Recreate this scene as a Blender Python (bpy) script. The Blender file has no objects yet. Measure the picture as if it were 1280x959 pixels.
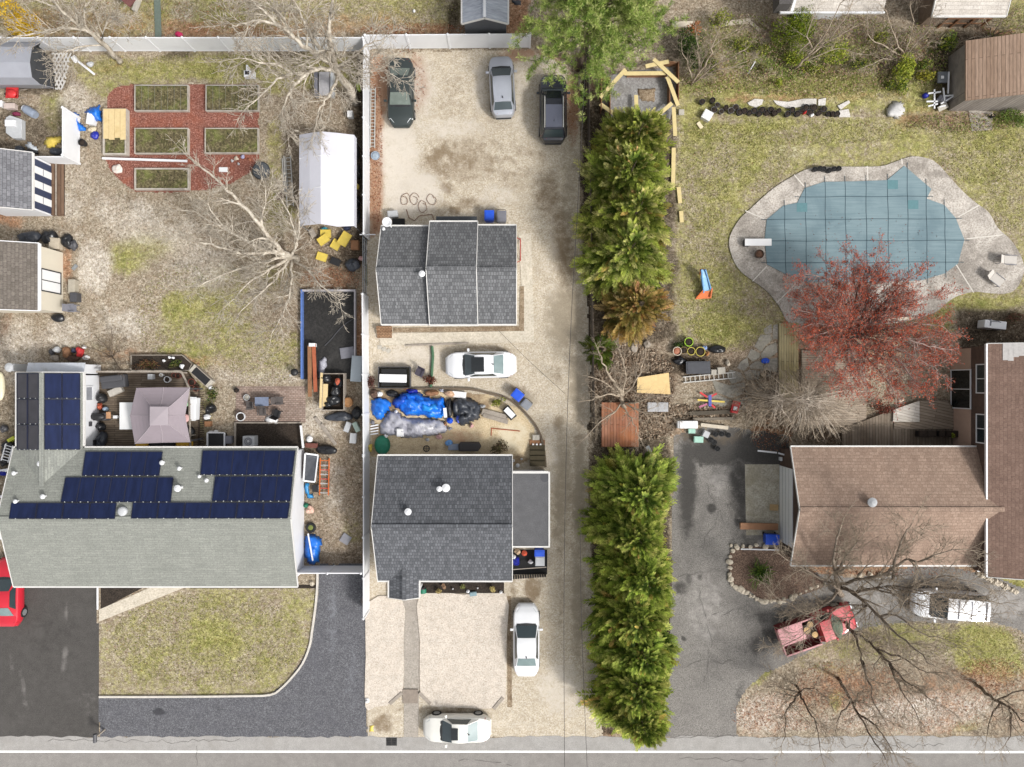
import bpy,math,random
import numpy as np
from mathutils import Vector,Matrix,Euler
S=0.055
H=46.93
CX,CY=640.0,479.5
GAIN=1.4
rng=random.Random(7)
nrng=np.random.default_rng(7)
sc=bpy.context.scene
COL=sc.collection
def P(px,py,h=0.0):
 k=S*(1-h/H)
 return Vector(((px-CX)*k,-(py-CY)*k,h))
def at(px,py,h=0.0,z=0.0):
 v=P(px,py,h)
 v.z=z
 return v
def lin(c):
 c=c/255.0
 return c/12.92 if c<=0.04045 else((c+0.055)/1.055)**2.4
def C(r,g,b,k=1.0):
 return tuple(min(0.85,lin(x)/GAIN*k)for x in(r,g,b))+(1.0,)
class NT:
 def __init__(s,name):
  s.m=bpy.data.materials.new(name)
  s.m.use_nodes=True
  s.t=s.m.node_tree
  s.t.nodes.clear()
  s.out=s.n('ShaderNodeOutputMaterial')
 def n(s,typ,**kw):
  nd=s.t.nodes.new(typ)
  for k,v in kw.items():
   setattr(nd,k,v)
  return nd
 def l(s,a,b):
  s.t.links.new(a,b)
 def setin(s,sock,v):
  if isinstance(v,bpy.types.NodeSocket):
   s.l(v,sock)
  else:
   sock.default_value=v
 def coord(s,kind='Object'):
  return s.n('ShaderNodeTexCoord').outputs[kind]
 def noise(s,vec,scale,det=4.0,rough=0.6,dist=0.0):
  nd=s.n('ShaderNodeTexNoise')
  s.setin(nd.inputs['Vector'],vec)
  nd.inputs['Scale'].default_value=scale
  nd.inputs['Detail'].default_value=det
  nd.inputs['Roughness'].default_value=rough
  nd.inputs['Distortion'].default_value=dist
  return nd.outputs['Fac']
 def vor(s,vec,scale,feat='F1',out='Distance'):
  nd=s.n('ShaderNodeTexVoronoi',feature=feat)
  s.setin(nd.inputs['Vector'],vec)
  nd.inputs['Scale'].default_value=scale
  return nd.outputs[out]
 def ramp(s,fac,stops,interp='LINEAR'):
  nd=s.n('ShaderNodeValToRGB')
  cr=nd.color_ramp
  cr.interpolation=interp
  while len(cr.elements)<len(stops):
   cr.elements.new(0.5)
  for e,(p,c)in zip(cr.elements,stops):
   e.position=p
   e.color=c
  s.setin(nd.inputs['Fac'],fac)
  return nd.outputs['Color']
 def mix(s,fac,a,b,mode='MIX'):
  nd=s.n('ShaderNodeMix',data_type='RGBA',blend_type=mode)
  s.setin(nd.inputs['Factor'],fac)
  s.setin(nd.inputs['A'],a)if False else s.setin(nd.inputs[6],a)
  s.setin(nd.inputs[7],b)
  return nd.outputs[2]
 def math(s,op,a,b=0.0,c=None,clamp=False):
  nd=s.n('ShaderNodeMath',operation=op,use_clamp=clamp)
  s.setin(nd.inputs[0],a)
  s.setin(nd.inputs[1],b)
  if c is not None:
   s.setin(nd.inputs[2],c)
  return nd.outputs[0]
 def smooth(s,v,a,b):
  nd=s.n('ShaderNodeMapRange',interpolation_type='SMOOTHSTEP')
  s.setin(nd.inputs['Value'],v)
  nd.inputs['From Min'].default_value=a
  nd.inputs['From Max'].default_value=b
  return nd.outputs['Result']
 def mapping(s,vec,rot=(0,0,0),scale=(1,1,1),loc=(0,0,0)):
  nd=s.n('ShaderNodeMapping')
  s.setin(nd.inputs['Vector'],vec)
  nd.inputs['Rotation'].default_value=rot
  nd.inputs['Scale'].default_value=scale
  nd.inputs['Location'].default_value=loc
  return nd.outputs['Vector']
 def bump(s,hgt,strength,dist=0.03):
  nd=s.n('ShaderNodeBump')
  nd.inputs['Strength'].default_value=strength
  nd.inputs['Distance'].default_value=dist
  s.setin(nd.inputs['Height'],hgt)
  return nd.outputs['Normal']
 def bsdf(s,color,rough=0.7,metal=0.0,normal=None,spec=0.4,coat=0.0,transl=0.0):
  nd=s.n('ShaderNodeBsdfPrincipled')
  s.setin(nd.inputs['Base Color'],color)
  s.setin(nd.inputs['Roughness'],rough)
  nd.inputs['Metallic'].default_value=metal
  nd.inputs['Specular IOR Level'].default_value=spec
  nd.inputs['Coat Weight'].default_value=coat
  if normal is not None:
   s.l(normal,nd.inputs['Normal'])
  o=nd.outputs[0]
  if transl>0:
   t=s.n('ShaderNodeBsdfTranslucent')
   s.setin(t.inputs['Color'],color)
   mx=s.n('ShaderNodeMixShader')
   mx.inputs[0].default_value=transl
   s.l(o,mx.inputs[1])
   s.l(t.outputs[0],mx.inputs[2])
   o=mx.outputs[0]
  s.l(o,s.out.inputs['Surface'])
  return s.m
def sc3(c,k):
 return(min(.9,c[0]*k),min(.9,c[1]*k),min(.9,c[2]*k),1)
_M={}
def mat(name,rgb,rough=0.7,var=0.16,scale=5.0,metal=0.0,bump=0.0,spot=None,spotw=0.5,coat=0.0,spec=0.4):
 if name in _M:
  return _M[name]
 t=NT(name)
 v=t.coord()
 c=C(*rgb)
 f=t.noise(v,scale,5,0.65)
 col=t.ramp(f,[(0.28,sc3(c,1-var)),(0.72,sc3(c,1+var))])
 if spot is not None:
  g=t.noise(v,scale*0.22,6,0.7,0.4)
  col=t.mix(t.smooth(g,1-spotw-0.12,1-spotw+0.14),col,C(*spot))
 nrm=t.bump(f,bump)if bump else None
 _M[name]=t.bsdf(col,rough,metal,nrm,spec,coat)
 return _M[name]
def shingle(name,rgb,rgb2,axis='x',row=0.22,wid=0.5,joint=0.55,blotch=None,blotch_w=0.4,streak=0.12):
 t=NT(name)
 v=t.mapping(t.coord(),rot=(0,0,0 if axis=='x' else math.pi/2))
 b=t.n('ShaderNodeTexBrick')
 t.l(v,b.inputs['Vector'])
 b.offset=0.37
 c1,c2=C(*rgb),C(*rgb2)
 b.inputs['Color1'].default_value=c1
 b.inputs['Color2'].default_value=c2
 b.inputs['Mortar'].default_value=sc3(c1,joint)
 b.inputs['Scale'].default_value=1.0
 b.inputs['Brick Width'].default_value=wid
 b.inputs['Row Height'].default_value=row
 b.inputs['Mortar Size'].default_value=0.02
 b.inputs['Mortar Smooth'].default_value=0.6
 col=b.outputs['Color']
 f=t.noise(v,12,4,0.75)
 col=t.mix(1.0,col,t.ramp(f,[(0.34,(.78,.78,.78,1)),(0.66,(1.22,1.22,1.22,1))]),'MULTIPLY')
 sm=t.mapping(v,scale=(1.6,0.18,1))
 g=t.noise(sm,1.0,4,0.6)
 col=t.mix(1.0,col,t.ramp(g,[(0.3,(1-streak,)*3+(1,)),(0.7,(1+streak,)*3+(1,))]),'MULTIPLY')
 if blotch:
  g=t.noise(v,0.55,6,0.65,0.5)
  col=t.mix(t.smooth(g,1-blotch_w-.15,1-blotch_w+.2),col,t.mix(0.55,col,C(*blotch)))
 return t.bsdf(col,0.9,0,t.bump(b.outputs['Fac'],0.4,-0.02),0.2)
def planks(name,rgb,rgb2,axis='x',wid=0.15,length=3.0,joint=0.35,spot=None):
 t=NT(name)
 v=t.mapping(t.coord(),rot=(0,0,{'x':0,'y':math.pi/2}.get(axis,axis)if not isinstance(axis,float)else axis))
 b=t.n('ShaderNodeTexBrick')
 t.l(v,b.inputs['Vector'])
 b.inputs['Color1'].default_value=C(*rgb)
 b.inputs['Color2'].default_value=C(*rgb2)
 b.inputs['Mortar'].default_value=sc3(C(*rgb),joint)
 b.inputs['Scale'].default_value=1.0
 b.inputs['Brick Width'].default_value=length
 b.inputs['Row Height'].default_value=wid
 b.inputs['Mortar Size'].default_value=0.014
 f=t.noise(t.mapping(v,scale=(0.6,5,1)),2.5,5,0.7)
 col=t.mix(1.0,b.outputs['Color'],t.ramp(f,[(0.25,(.68,.68,.68,1)),(0.75,(1.28,1.28,1.28,1))]),'MULTIPLY')
 if spot:
  g=t.noise(t.coord(),0.7,5,0.7)
  col=t.mix(t.smooth(g,0.42,0.7),col,t.mix(0.6,col,C(*spot)))
 return t.bsdf(col,0.85,0,t.bump(b.outputs['Fac'],0.3,-0.02),0.2)
def speckle(name,cols,fine=14.0,big=0.6,bigcol=None,bigw=0.45,pebble=None,bump=0.5,rough=0.95,cracks=None,stain_shade=None,stain_shade_attr=False):
 t=NT(name)
 v=t.coord()
 f=t.noise(v,fine,6,0.75)
 n=len(cols)
 col=t.ramp(f,[(0.36+0.28*i/(n-1),C(*c))for i,c in enumerate(cols)])
 if pebble:
  pv=t.vor(v,pebble[0],out='Color')
  sep=t.n('ShaderNodeSeparateColor')
  t.l(pv,sep.inputs[0])
  pc=t.ramp(sep.outputs[0],[(0.0,C(*pebble[1])),(0.5,C(*pebble[2])),(1.0,C(*pebble[3]))])
  col=t.mix(0.3,col,pc)
 if bigcol:
  g=t.noise(v,big,7,0.68,0.6)
  col=t.mix(t.smooth(g,1-bigw-.16,1-bigw+.2),col,t.mix(0.7,col,C(*bigcol)))
 g2=t.noise(v,1.9,5,0.6)
 col=t.mix(1.0,col,t.ramp(g2,[(0.3,(.9,.9,.9,1)),(0.7,(1.1,1.1,1.1,1))]),'MULTIPLY')
 if stain_shade_attr:
  a=t.n('ShaderNodeAttribute',attribute_name='zone')
  sep=t.n('ShaderNodeSeparateColor')
  t.l(a.outputs['Color'],sep.inputs[0])
  nz=t.math('MULTIPLY',t.math('SUBTRACT',t.noise(v,1.6,7,0.72),0.5),1.5)
  outs=[sep.outputs[0],sep.outputs[1],sep.outputs[2],a.outputs['Alpha']]
  for ch,sc_ in zip(range(4),stain_shade):
   w=t.math('ADD',outs[ch],t.math('MULTIPLY',nz,t.smooth(outs[ch],0.0,0.25)))
   col=t.mix(t.smooth(w,0.12,0.8),col,t.mix(0.82,col,C(*sc_)))
 if cracks:
  d=t.vor(t.mix(0.12,v,t.n('ShaderNodeTexNoise').outputs['Color']),cracks[0],'DISTANCE_TO_EDGE')
  w=t.math('MULTIPLY',t.math('LESS_THAN',d,0.012),t.smooth(t.noise(v,0.35,3),0.45,0.6))
  col=t.mix(t.math('MULTIPLY',w,0.6),col,C(*cracks[1]))
 return t.bsdf(col,rough,0,t.bump(f,bump,0.02),0.25)
def tintmat(name,rough=0.7,transl=0.0,var=0.2,spec=0.25):
 if name in _M:
  return _M[name]
 t=NT(name)
 a=t.n('ShaderNodeAttribute',attribute_name='tint')
 f=t.noise(t.coord(),6,3)
 col=t.mix(1.0,a.outputs['Color'],t.ramp(f,[(0.3,(1-var,)*3+(1,)),(0.7,(1+var,)*3+(1,))]),'MULTIPLY')
 _M[name]=t.bsdf(col,rough,0,None,spec,0,transl)
 return _M[name]
class MB:
 def __init__(s):
  s.v,s.f=[],[]
 def add(s,vs,fs):
  o=len(s.v)
  s.v+=[tuple(v)for v in vs]
  s.f+=[tuple(i+o for i in f)for f in fs]
  return s
 def box(s,x0,x1,y0,y1,z0,z1,rz=0.0,tap=0.0):
  cx,cy=(x0+x1)/2,(y0+y1)/2
  ca,sa=math.cos(rz),math.sin(rz)
  vs=[]
  for z,k in((z0,1-tap),(z1,1.0)):
   for x,y in((x0,y0),(x1,y0),(x1,y1),(x0,y1)):
    dx,dy=(x-cx)*k,(y-cy)*k
    vs.append((cx+dx*ca-dy*sa,cy+dx*sa+dy*ca,z))
  return s.add(vs,[(3,2,1,0),(4,5,6,7),(0,1,5,4),(1,2,6,5),(2,3,7,6),(3,0,4,7)])
 def cbox(s,cx,cy,w,d,z0,z1,rz=0.0,tap=0.0):
  return s.box(cx-w/2,cx+w/2,cy-d/2,cy+d/2,z0,z1,rz,tap)
 def bar(s,a,b,w,t):
  a,b=Vector(a),Vector(b)
  d=(b-a).normalized()
  side=d.cross(Vector((0,0,1)))
  if side.length<1e-4:
   side=Vector((1,0,0))
  side.normalize()
  up=side.cross(d).normalized()
  vs=[]
  for p in(a,b):
   for su,sv in((-1,-1),(1,-1),(1,1),(-1,1)):
    vs.append(p+side*su*w/2+up*sv*t/2)
  return s.add(vs,[(3,2,1,0),(4,5,6,7),(0,1,5,4),(1,2,6,5),(2,3,7,6),(3,0,4,7)])
 def tube(s,pts,rad,n=6,cap=True):
  pts=[Vector(p)for p in pts]
  m=len(pts)
  if not isinstance(rad,(list,tuple)):
   rad=[rad]*m
  vs=[]
  ref=Vector((0.31,0.2,0.93))
  for i,p in enumerate(pts):
   d=(pts[min(i+1,m-1)]-pts[max(i-1,0)])
   if d.length<1e-9:
    d=Vector((0,0,1))
   d.normalize()
   r=ref if abs(d.dot(ref))<0.95 else Vector((1,0,0))
   a=d.cross(r).normalized()
   b=d.cross(a)
   for k in range(n):
    an=2*math.pi*k/n
    vs.append(p+(a*math.cos(an)+b*math.sin(an))*rad[i])
  fs=[]
  for i in range(m-1):
   for k in range(n):
    k2=(k+1)%n
    fs.append((i*n+k,i*n+k2,(i+1)*n+k2,(i+1)*n+k))
  if cap and n>2:
   fs.append(tuple(range(n))[::-1])
   fs.append(tuple((m-1)*n+k for k in range(n)))
  return s.add(vs,fs)
 def lathe(s,prof,n=16,c=(0,0),sx=1.0,sy=1.0):
  vs,fs=[],[]
  for r,z in prof:
   for k in range(n):
    an=2*math.pi*k/n
    vs.append((c[0]+r*sx*math.cos(an),c[1]+r*sy*math.sin(an),z))
  for i in range(len(prof)-1):
   for k in range(n):
    k2=(k+1)%n
    fs.append((i*n+k,i*n+k2,(i+1)*n+k2,(i+1)*n+k))
  fs.append(tuple(range(n))[::-1])
  fs.append(tuple((len(prof)-1)*n+k for k in range(n)))
  return s.add(vs,fs)
 def torus(s,R,r,c=(0,0,0),n=20,m=8,sx=1.0,sy=1.0,axis='z'):
  vs,fs=[],[]
  for i in range(n):
   a=2*math.pi*i/n
   for j in range(m):
    b=2*math.pi*j/m
    x=(R+r*math.cos(b))*math.cos(a)*sx
    y=(R+r*math.cos(b))*math.sin(a)*sy
    z=r*math.sin(b)
    if axis=='y':
     y,z=z,y
    vs.append((c[0]+x,c[1]+y,c[2]+z))
  for i in range(n):
   for j in range(m):
    fs.append((i*m+j,((i+1)%n)*m+j,((i+1)%n)*m+(j+1)%m,i*m+(j+1)%m))
  return s.add(vs,fs)
 def prism(s,poly,z0,z1):
  n=len(poly)
  a=sum(poly[i][0]*poly[(i+1)%n][1]-poly[(i+1)%n][0]*poly[i][1]for i in range(n))
  if a<0:
   poly=poly[::-1]
  vs=[(p[0],p[1],z0)for p in poly]+[(p[0],p[1],z1)for p in poly]
  fs=[tuple(range(n))[::-1],tuple(range(n,2*n))]
  for i in range(n):
   fs.append((i,(i+1)%n,n+(i+1)%n,n+i))
  return s.add(vs,fs)
 def slab(s,quad,t):
  n=len(quad)
  q=[Vector(p)for p in quad]
  vs=q+[p-Vector((0,0,t))for p in q]
  fs=[tuple(range(n)),tuple(range(n,2*n))[::-1]]
  for i in range(n):
   fs.append((i,n+i,n+(i+1)%n,(i+1)%n))
  return s.add(vs,fs)
 def blob(s,c,r,noise=0.2,n=14,m=9,seed=0,flat=0.0):
  q=random.Random(seed)
  ph=[(q.uniform(0,6.3),q.uniform(0,6.3),q.randint(1,4),q.randint(1,4))for _ in range(5)]
  vs,fs=[],[]
  for i in range(m+1):
   th=math.pi*i/m
   for k in range(n):
    a=2*math.pi*k/n
    d=1+noise*sum(math.sin(p[2]*a+p[0])*math.sin(p[3]*th+p[1])for p in ph)/2.2+q.uniform(-1,1)*noise*.35
    z=math.cos(th)*d
    if z<-flat and flat>=0:
     z=max(z,-1)
    vs.append((c[0]+r[0]*math.sin(th)*math.cos(a)*d,c[1]+r[1]*math.sin(th)*math.sin(a)*d,max(0.002,c[2]+r[2]*z)))
  for i in range(m):
   for k in range(n):
    fs.append((i*n+k,(i+1)*n+k,(i+1)*n+(k+1)%n,i*n+(k+1)%n))
  return s.add(vs,fs)
 def build(s,name,m,parent=None,loc=None,rz=0.0,smooth=False,bevel=0.0,world=False):
  me=bpy.data.meshes.new(name)
  off=Vector((0,0,0))
  if world and parent is not None:
   off=parent.location
   root=parent.parent
   while root is not None:
    off=off+root.location
    root=root.parent
  elif world and loc is not None:
   off=Vector(loc)
  vs=s.v if off.length==0 else[(x-off[0],y-off[1],z-off[2])for x,y,z in s.v]
  me.from_pydata(vs,[],s.f)
  me.materials.append(m)
  o=bpy.data.objects.new(name,me)
  COL.objects.link(o)
  if parent is not None:
   o.parent=parent
  if loc is not None:
   o.location=loc
  o.rotation_euler=(0,0,rz)
  if smooth:
   me.polygons.foreach_set('use_smooth',[True]*len(me.polygons))
  if bevel:
   b=o.modifiers.new('bevel','BEVEL')
   b.width=bevel
   b.segments=2
   b.limit_method='ANGLE'
  return o
def npmesh(name,verts,quads,m,tint=None,parent=None,loc=None,smooth=False):
 me=bpy.data.meshes.new(name)
 verts=np.asarray(verts,np.float32)
 quads=np.asarray(quads,np.int32)
 k=quads.shape[1]
 me.vertices.add(len(verts))
 me.vertices.foreach_set('co',verts.ravel())
 me.loops.add(quads.size)
 me.loops.foreach_set('vertex_index',quads.ravel())
 me.polygons.add(len(quads))
 me.polygons.foreach_set('loop_start',np.arange(0,quads.size,k,dtype=np.int32))
 me.polygons.foreach_set('loop_total',np.full(len(quads),k,np.int32))
 if tint is not None:
  a=me.attributes.new('tint','FLOAT_COLOR','FACE')
  t4=np.ones((len(quads),4),np.float32)
  t4[:,:3]=tint
  a.data.foreach_set('color',t4.ravel())
 me.update(calc_edges=True)
 me.materials.append(m)
 if smooth:
  me.polygons.foreach_set('use_smooth',np.ones(len(quads),bool))
 o=bpy.data.objects.new(name,me)
 COL.objects.link(o)
 if parent is not None:
  o.parent=parent
 if loc is not None:
  o.location=loc
 return o
def tag(o,label,cat,group=None):
 o['label']=label
 o['category']=cat
 if group:
  o['group']=group
 return o
def struct(o):
 o['kind']='structure'
 return o
def thing(name,label,cat,loc,rz=0.0,group=None):
 o=bpy.data.objects.new(name,None)
 COL.objects.link(o)
 o.location=loc
 o.rotation_euler=(0,0,rz)
 o.empty_display_size=0.3
 return tag(o,label,cat,group)
def dup(root,loc,rz=None,label=None,group=None,scale=None):
 def cp(o,parent):
  c=o.copy()
  COL.objects.link(c)
  if parent is not None:
   c.parent=parent
  for ch in list(o.children):
   cp(ch,c)
  return c
 r=cp(root,None)
 r.location=loc
 if rz is not None:
  r.rotation_euler=(0,0,rz)
 if label:
  r['label']=label
 if group:
  r['group']=group
 if scale:
  r.scale=scale if isinstance(scale,(tuple,list))else(scale,)*3
 return r
def vnoise(X,Y,cell,seed):
 q=np.random.default_rng(seed)
 G=q.random((256,256))
 x,y=X/cell,Y/cell
 xi,yi=np.floor(x).astype(int),np.floor(y).astype(int)
 fx,fy=x-xi,y-yi
 fx,fy=fx*fx*(3-2*fx),fy*fy*(3-2*fy)
 a=G[xi%256,yi%256];b=G[(xi+1)%256,yi%256]
 c=G[xi%256,(yi+1)%256];d=G[(xi+1)%256,(yi+1)%256]
 return(a*(1-fx)+b*fx)*(1-fy)+(c*(1-fx)+d*fx)*fy
def fbm(X,Y,cell,seed,oct=4):
 r,a,t=0,1,0
 for i in range(oct):
  r=r+a*vnoise(X,Y,cell/2**i,seed+i)
  t+=a
  a*=.55
 return r/t
def sdist(X,Y,poly):
 n=len(poly)
 d=np.full(X.shape,1e9)
 ins=np.zeros(X.shape,bool)
 for i in range(n):
  x0,y0=poly[i];x1,y1=poly[(i+1)%n]
  ex,ey=x1-x0,y1-y0
  L2=ex*ex+ey*ey+1e-9
  t=np.clip(((X-x0)*ex+(Y-y0)*ey)/L2,0,1)
  d=np.minimum(d,np.hypot(X-x0-t*ex,Y-y0-t*ey))
  cond=((y0>Y)!=(y1>Y))&(X<(x1-x0)*(Y-y0)/(y1-y0+1e-12)+x0)
  ins^=cond
 return np.where(ins,-d,d)
def paint(X,Y,items,nch=4,warp=9.0,seed=11):
 Z=np.zeros(X.shape+(nch,))
 wx=X+(fbm(X,Y,22,seed)-.5)*2*warp
 wy=Y+(fbm(X,Y,22,seed+50)-.5)*2*warp
 for ch,sh,val,soft in items:
  if isinstance(sh,list):
   d=sdist(wx,wy,sh)
  else:
   cx,cy,rx,ry=sh[:4]
   a=math.radians(sh[4])if len(sh)>4 else 0
   dx,dy=wx-cx,wy-cy
   ex,ey=dx*math.cos(a)+dy*math.sin(a),-dx*math.sin(a)+dy*math.cos(a)
   q=np.hypot(ex/rx,ey/ry)
   d=(q-1)*min(rx,ry)
  w=np.clip(.5-d/(2*soft),0,1)
  w=w*w*(3-2*w)*abs(val)
  if val>0:
   Z[...,ch]=np.maximum(Z[...,ch],w)
  else:
   Z[...,ch]*=(1-w)
 return Z
def gridsheet(name,poly,m,z,res,items=(),warp=4.0,edge=3.0,seed=3):
 xs=[p[0]for p in poly];ys=[p[1]for p in poly]
 step=res/S
 gx=np.arange(min(xs)-6,max(xs)+6,step)
 gy=np.arange(min(ys)-6,max(ys)+6,step)
 X,Y=np.meshgrid(gx,gy)
 d=sdist(X,Y,poly)+(fbm(X,Y,14,seed)-.5)*2*edge+(fbm(X,Y,3.5,seed+9,2)-.5)*edge*.8
 Z=paint(X,Y,items,4,warp,seed+20)
 nx,ny=len(gx),len(gy)
 idx=np.arange(nx*ny).reshape(ny,nx)
 dm=(d[:-1,:-1]+d[1:,:-1]+d[:-1,1:]+d[1:,1:])/4
 keep=dm<0
 q=np.stack([idx[:-1,:-1],idx[1:,:-1],idx[1:,1:],idx[:-1,1:]],-1)[keep]
 used,inv=np.unique(q,return_inverse=True)
 q=inv.reshape(q.shape)
 wx=(X.ravel()[used]-CX)*S
 wy=-(Y.ravel()[used]-CY)*S
 V=np.stack([wx,wy,np.full(len(used),z)],-1)
 o=npmesh(name,V,q,m)
 a=o.data.attributes.new('zone','FLOAT_COLOR','POINT')
 a.data.foreach_set('color',Z.reshape(-1,4)[used].astype(np.float32).ravel())
 return struct(o)
def polysheet(name,poly,m,z,thick=0.0,h=0.0):
 mb=MB()
 pts=[P(x,y,h)for x,y in poly]
 mb.prism([(p.x,p.y)for p in pts],z-max(thick,0.003),z)
 return struct(mb.build(name,m))
def smoothpoly(pts,n=4,closed=True):
 out=[]
 N=len(pts)
 rngi=range(N if closed else N-1)
 for i in rngi:
  p=[pts[(i+k)%N]if closed else pts[max(0,min(N-1,i+k))]for k in(-1,0,1,2)]
  for j in range(n):
   t=j/n
   out.append(tuple(.5*(2*b+(c-a)*t+(2*a-5*b+4*c-d)*t*t+(3*b-a-3*c+d)*t**3)for a,b,c,d in zip(*p)))
 if not closed:
  out.append(tuple(pts[-1]))
 return out
cam=bpy.data.objects.new('camera',bpy.data.cameras.new('camera'))
COL.objects.link(cam)
cam.location=(0,0,H)
cam.data.sensor_width=36.0
cam.data.lens=36.0*H/(1280*S)
cam.data.clip_end=3000
sc.camera=cam
SUNV=Vector((0.80,-0.52,0.95)).normalized()
sun=bpy.data.objects.new('sun',bpy.data.lights.new('sun','SUN'))
COL.objects.link(sun)
sun.data.energy=2.0
sun.data.angle=math.radians(8.0)
sun.data.color=(1.0,0.965,0.92)
sun.rotation_euler=SUNV.to_track_quat('Z','Y').to_euler()
w=bpy.data.worlds.new('World')
sc.world=w
w.use_nodes=True
wt=w.node_tree
bg=wt.nodes['Background']
sky=wt.nodes.new('ShaderNodeTexSky')
sky.sky_type='NISHITA'
sky.sun_disc=False
sky.sun_elevation=math.asin(SUNV.z)
sky.sun_rotation=math.atan2(SUNV.x,SUNV.y)
sky.air_density=1.0
sky.dust_density=4.0
hs=wt.nodes.new('ShaderNodeHueSaturation')
hs.inputs['Saturation'].default_value=0.16
wt.links.new(sky.outputs[0],hs.inputs['Color'])
wt.links.new(hs.outputs[0],bg.inputs['Color'])
bg.inputs['Strength'].default_value=0.15
vs_=sc.view_settings
vs_.view_transform='Standard'
vs_.look='None'
vs_.gamma=1.0
vs_.use_curve_mapping=False
vs_.exposure=EXPOSURE=0.56
sc.cycles.max_bounces=5
sc.cycles.diffuse_bounces=3
sc.cycles.glossy_bounces=2
sc.cycles.transmission_bounces=3
sc.cycles.caustics_reflective=False
sc.cycles.caustics_refractive=False
def ground_material():
 t=NT('ground')
 v=t.coord()
 a=t.n('ShaderNodeAttribute',attribute_name='zone')
 b=t.n('ShaderNodeAttribute',attribute_name='zone2')
 sa=t.n('ShaderNodeSeparateColor');t.l(a.outputs['Color'],sa.inputs[0])
 sb=t.n('ShaderNodeSeparateColor');t.l(b.outputs['Color'],sb.inputs[0])
 fine=t.math('ADD',t.math('MULTIPLY',t.noise(v,5.5,6,0.75),.5),t.math('MULTIPLY',t.noise(v,12,3,0.8),.5))
 fine=t.math('ADD',t.math('MULTIPLY',t.math('SUBTRACT',fine,.5),1.9),.5)
 fine2=t.math('ADD',t.math('MULTIPLY',t.noise(t.mapping(v,loc=(7,3,1)),4.5,6,0.75),.5),t.math('MULTIPLY',t.noise(t.mapping(v,loc=(2,9,1)),11,3,0.8),.5))
 fine2=t.math('ADD',t.math('MULTIPLY',t.math('SUBTRACT',fine2,.5),1.9),.5)
 low=t.noise(t.mapping(v,loc=(3,41,1)),0.45,5,0.65,0.4)
 med=t.noise(v,2.4,7,0.72,0.3)
 med2=t.noise(t.mapping(v,loc=(31,13,1)),1.3,7,0.74,0.5)
 speck=t.vor(v,9.0)
 dry=t.ramp(fine,[(0.3,C(108,94,76)),(0.46,C(158,145,124)),(0.6,C(190,178,158)),(0.75,C(224,216,202))])
 dry=t.mix(t.smooth(med2,0.42,0.68),dry,t.mix(0.55,dry,C(150,130,108)))
 green=t.ramp(fine2,[(0.26,C(102,98,52)),(0.46,C(150,146,86)),(0.6,C(182,176,116)),(0.76,C(212,205,158))])
 green=t.mix(t.smooth(med2,0.46,0.66),green,t.mix(0.5,green,C(116,128,58)))
 sand=t.ramp(fine,[(0.3,C(160,146,128)),(0.5,C(206,196,180)),(0.72,C(236,230,220))])
 leaf=t.ramp(fine2,[(0.26,C(92,64,46)),(0.45,C(158,118,90)),(0.6,C(186,150,120)),(0.78,C(218,192,164))])
 soil=t.ramp(fine,[(0.3,C(38,32,26)),(0.5,C(78,68,56)),(0.72,C(132,118,100))])  # dark soil tone, also used for the brown shed's painted shadow
 peb=t.ramp(t.vor(v,13,out='Color'),[(0.2,C(150,136,122)),(0.5,C(204,190,176)),(0.8,C(244,238,230))])
 peb=t.mix(0.35,peb,dry)
 weed=t.ramp(fine2,[(0.3,C(38,52,18)),(0.5,C(88,108,40)),(0.72,C(150,160,82))])
 brown=t.ramp(fine,[(0.3,C(88,74,60)),(0.5,C(140,122,104)),(0.72,C(180,166,146))])
 nz=t.math('SUBTRACT',t.math('ADD',t.math('ADD',t.math('MULTIPLY',med,0.4),t.math('MULTIPLY',fine2,0.2)),t.math('MULTIPLY',low,0.4)),0.5)
 def lay(col,w,c2,k=3.4):
  ww=t.math('ADD',w,t.math('MULTIPLY',t.math('MULTIPLY',nz,k),t.smooth(w,0.0,0.2)))
  return t.mix(t.smooth(ww,0.2,0.9),col,c2)
 col=dry
 col=lay(col,sb.outputs[2],brown)
 col=lay(col,sa.outputs[0],green)
 col=lay(col,sa.outputs[1],sand)
 col=lay(col,sb.outputs[0],peb)
 col=lay(col,sa.outputs[2],leaf)
 col=lay(col,sb.outputs[1],weed)
 col=lay(col,a.outputs['Alpha'],soil,1.6)
 vc=t.vor(v,5.5,out='Color')
 ss=t.n('ShaderNodeSeparateColor');t.l(vc,ss.inputs[0])
 pick=t.math('MULTIPLY',t.math('GREATER_THAN',ss.outputs[0],0.86),t.math('LESS_THAN',t.vor(v,5.5),0.3))
 col=t.mix(t.math('MULTIPLY',pick,0.55),col,t.ramp(ss.outputs[1],[(0,C(92,66,46)),(0.5,C(150,110,78)),(1,C(214,204,186))]))
 cell=t.n('ShaderNodeSeparateColor');t.l(t.vor(v,8.5,out='Color'),cell.inputs[0])
 col=t.mix(1.0,col,t.ramp(cell.outputs[0],[(0,(.7,.68,.66,1)),(.25,(.92,.91,.9,1)),(.75,(1.06,1.06,1.06,1)),(1,(1.2,1.2,1.22,1))]),'MULTIPLY')
 cell2=t.n('ShaderNodeSeparateColor');t.l(t.vor(t.mapping(v,loc=(5,5,0)),3.2,out='Color'),cell2.inputs[0])
 col=t.mix(0.6,col,t.mix(1.0,col,t.ramp(cell2.outputs[0],[(0,(.8,.79,.78,1)),(1,(1.2,1.2,1.2,1))]),'MULTIPLY'))
 hgt=t.math('ADD',fine,t.math('MULTIPLY',fine2,0.6))
 return t.bsdf(col,0.95,0,t.bump(hgt,0.75,0.05),0.15)
MG=ground_material()
G,SA,LE,SO_SHADE=0,1,2,3
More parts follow.
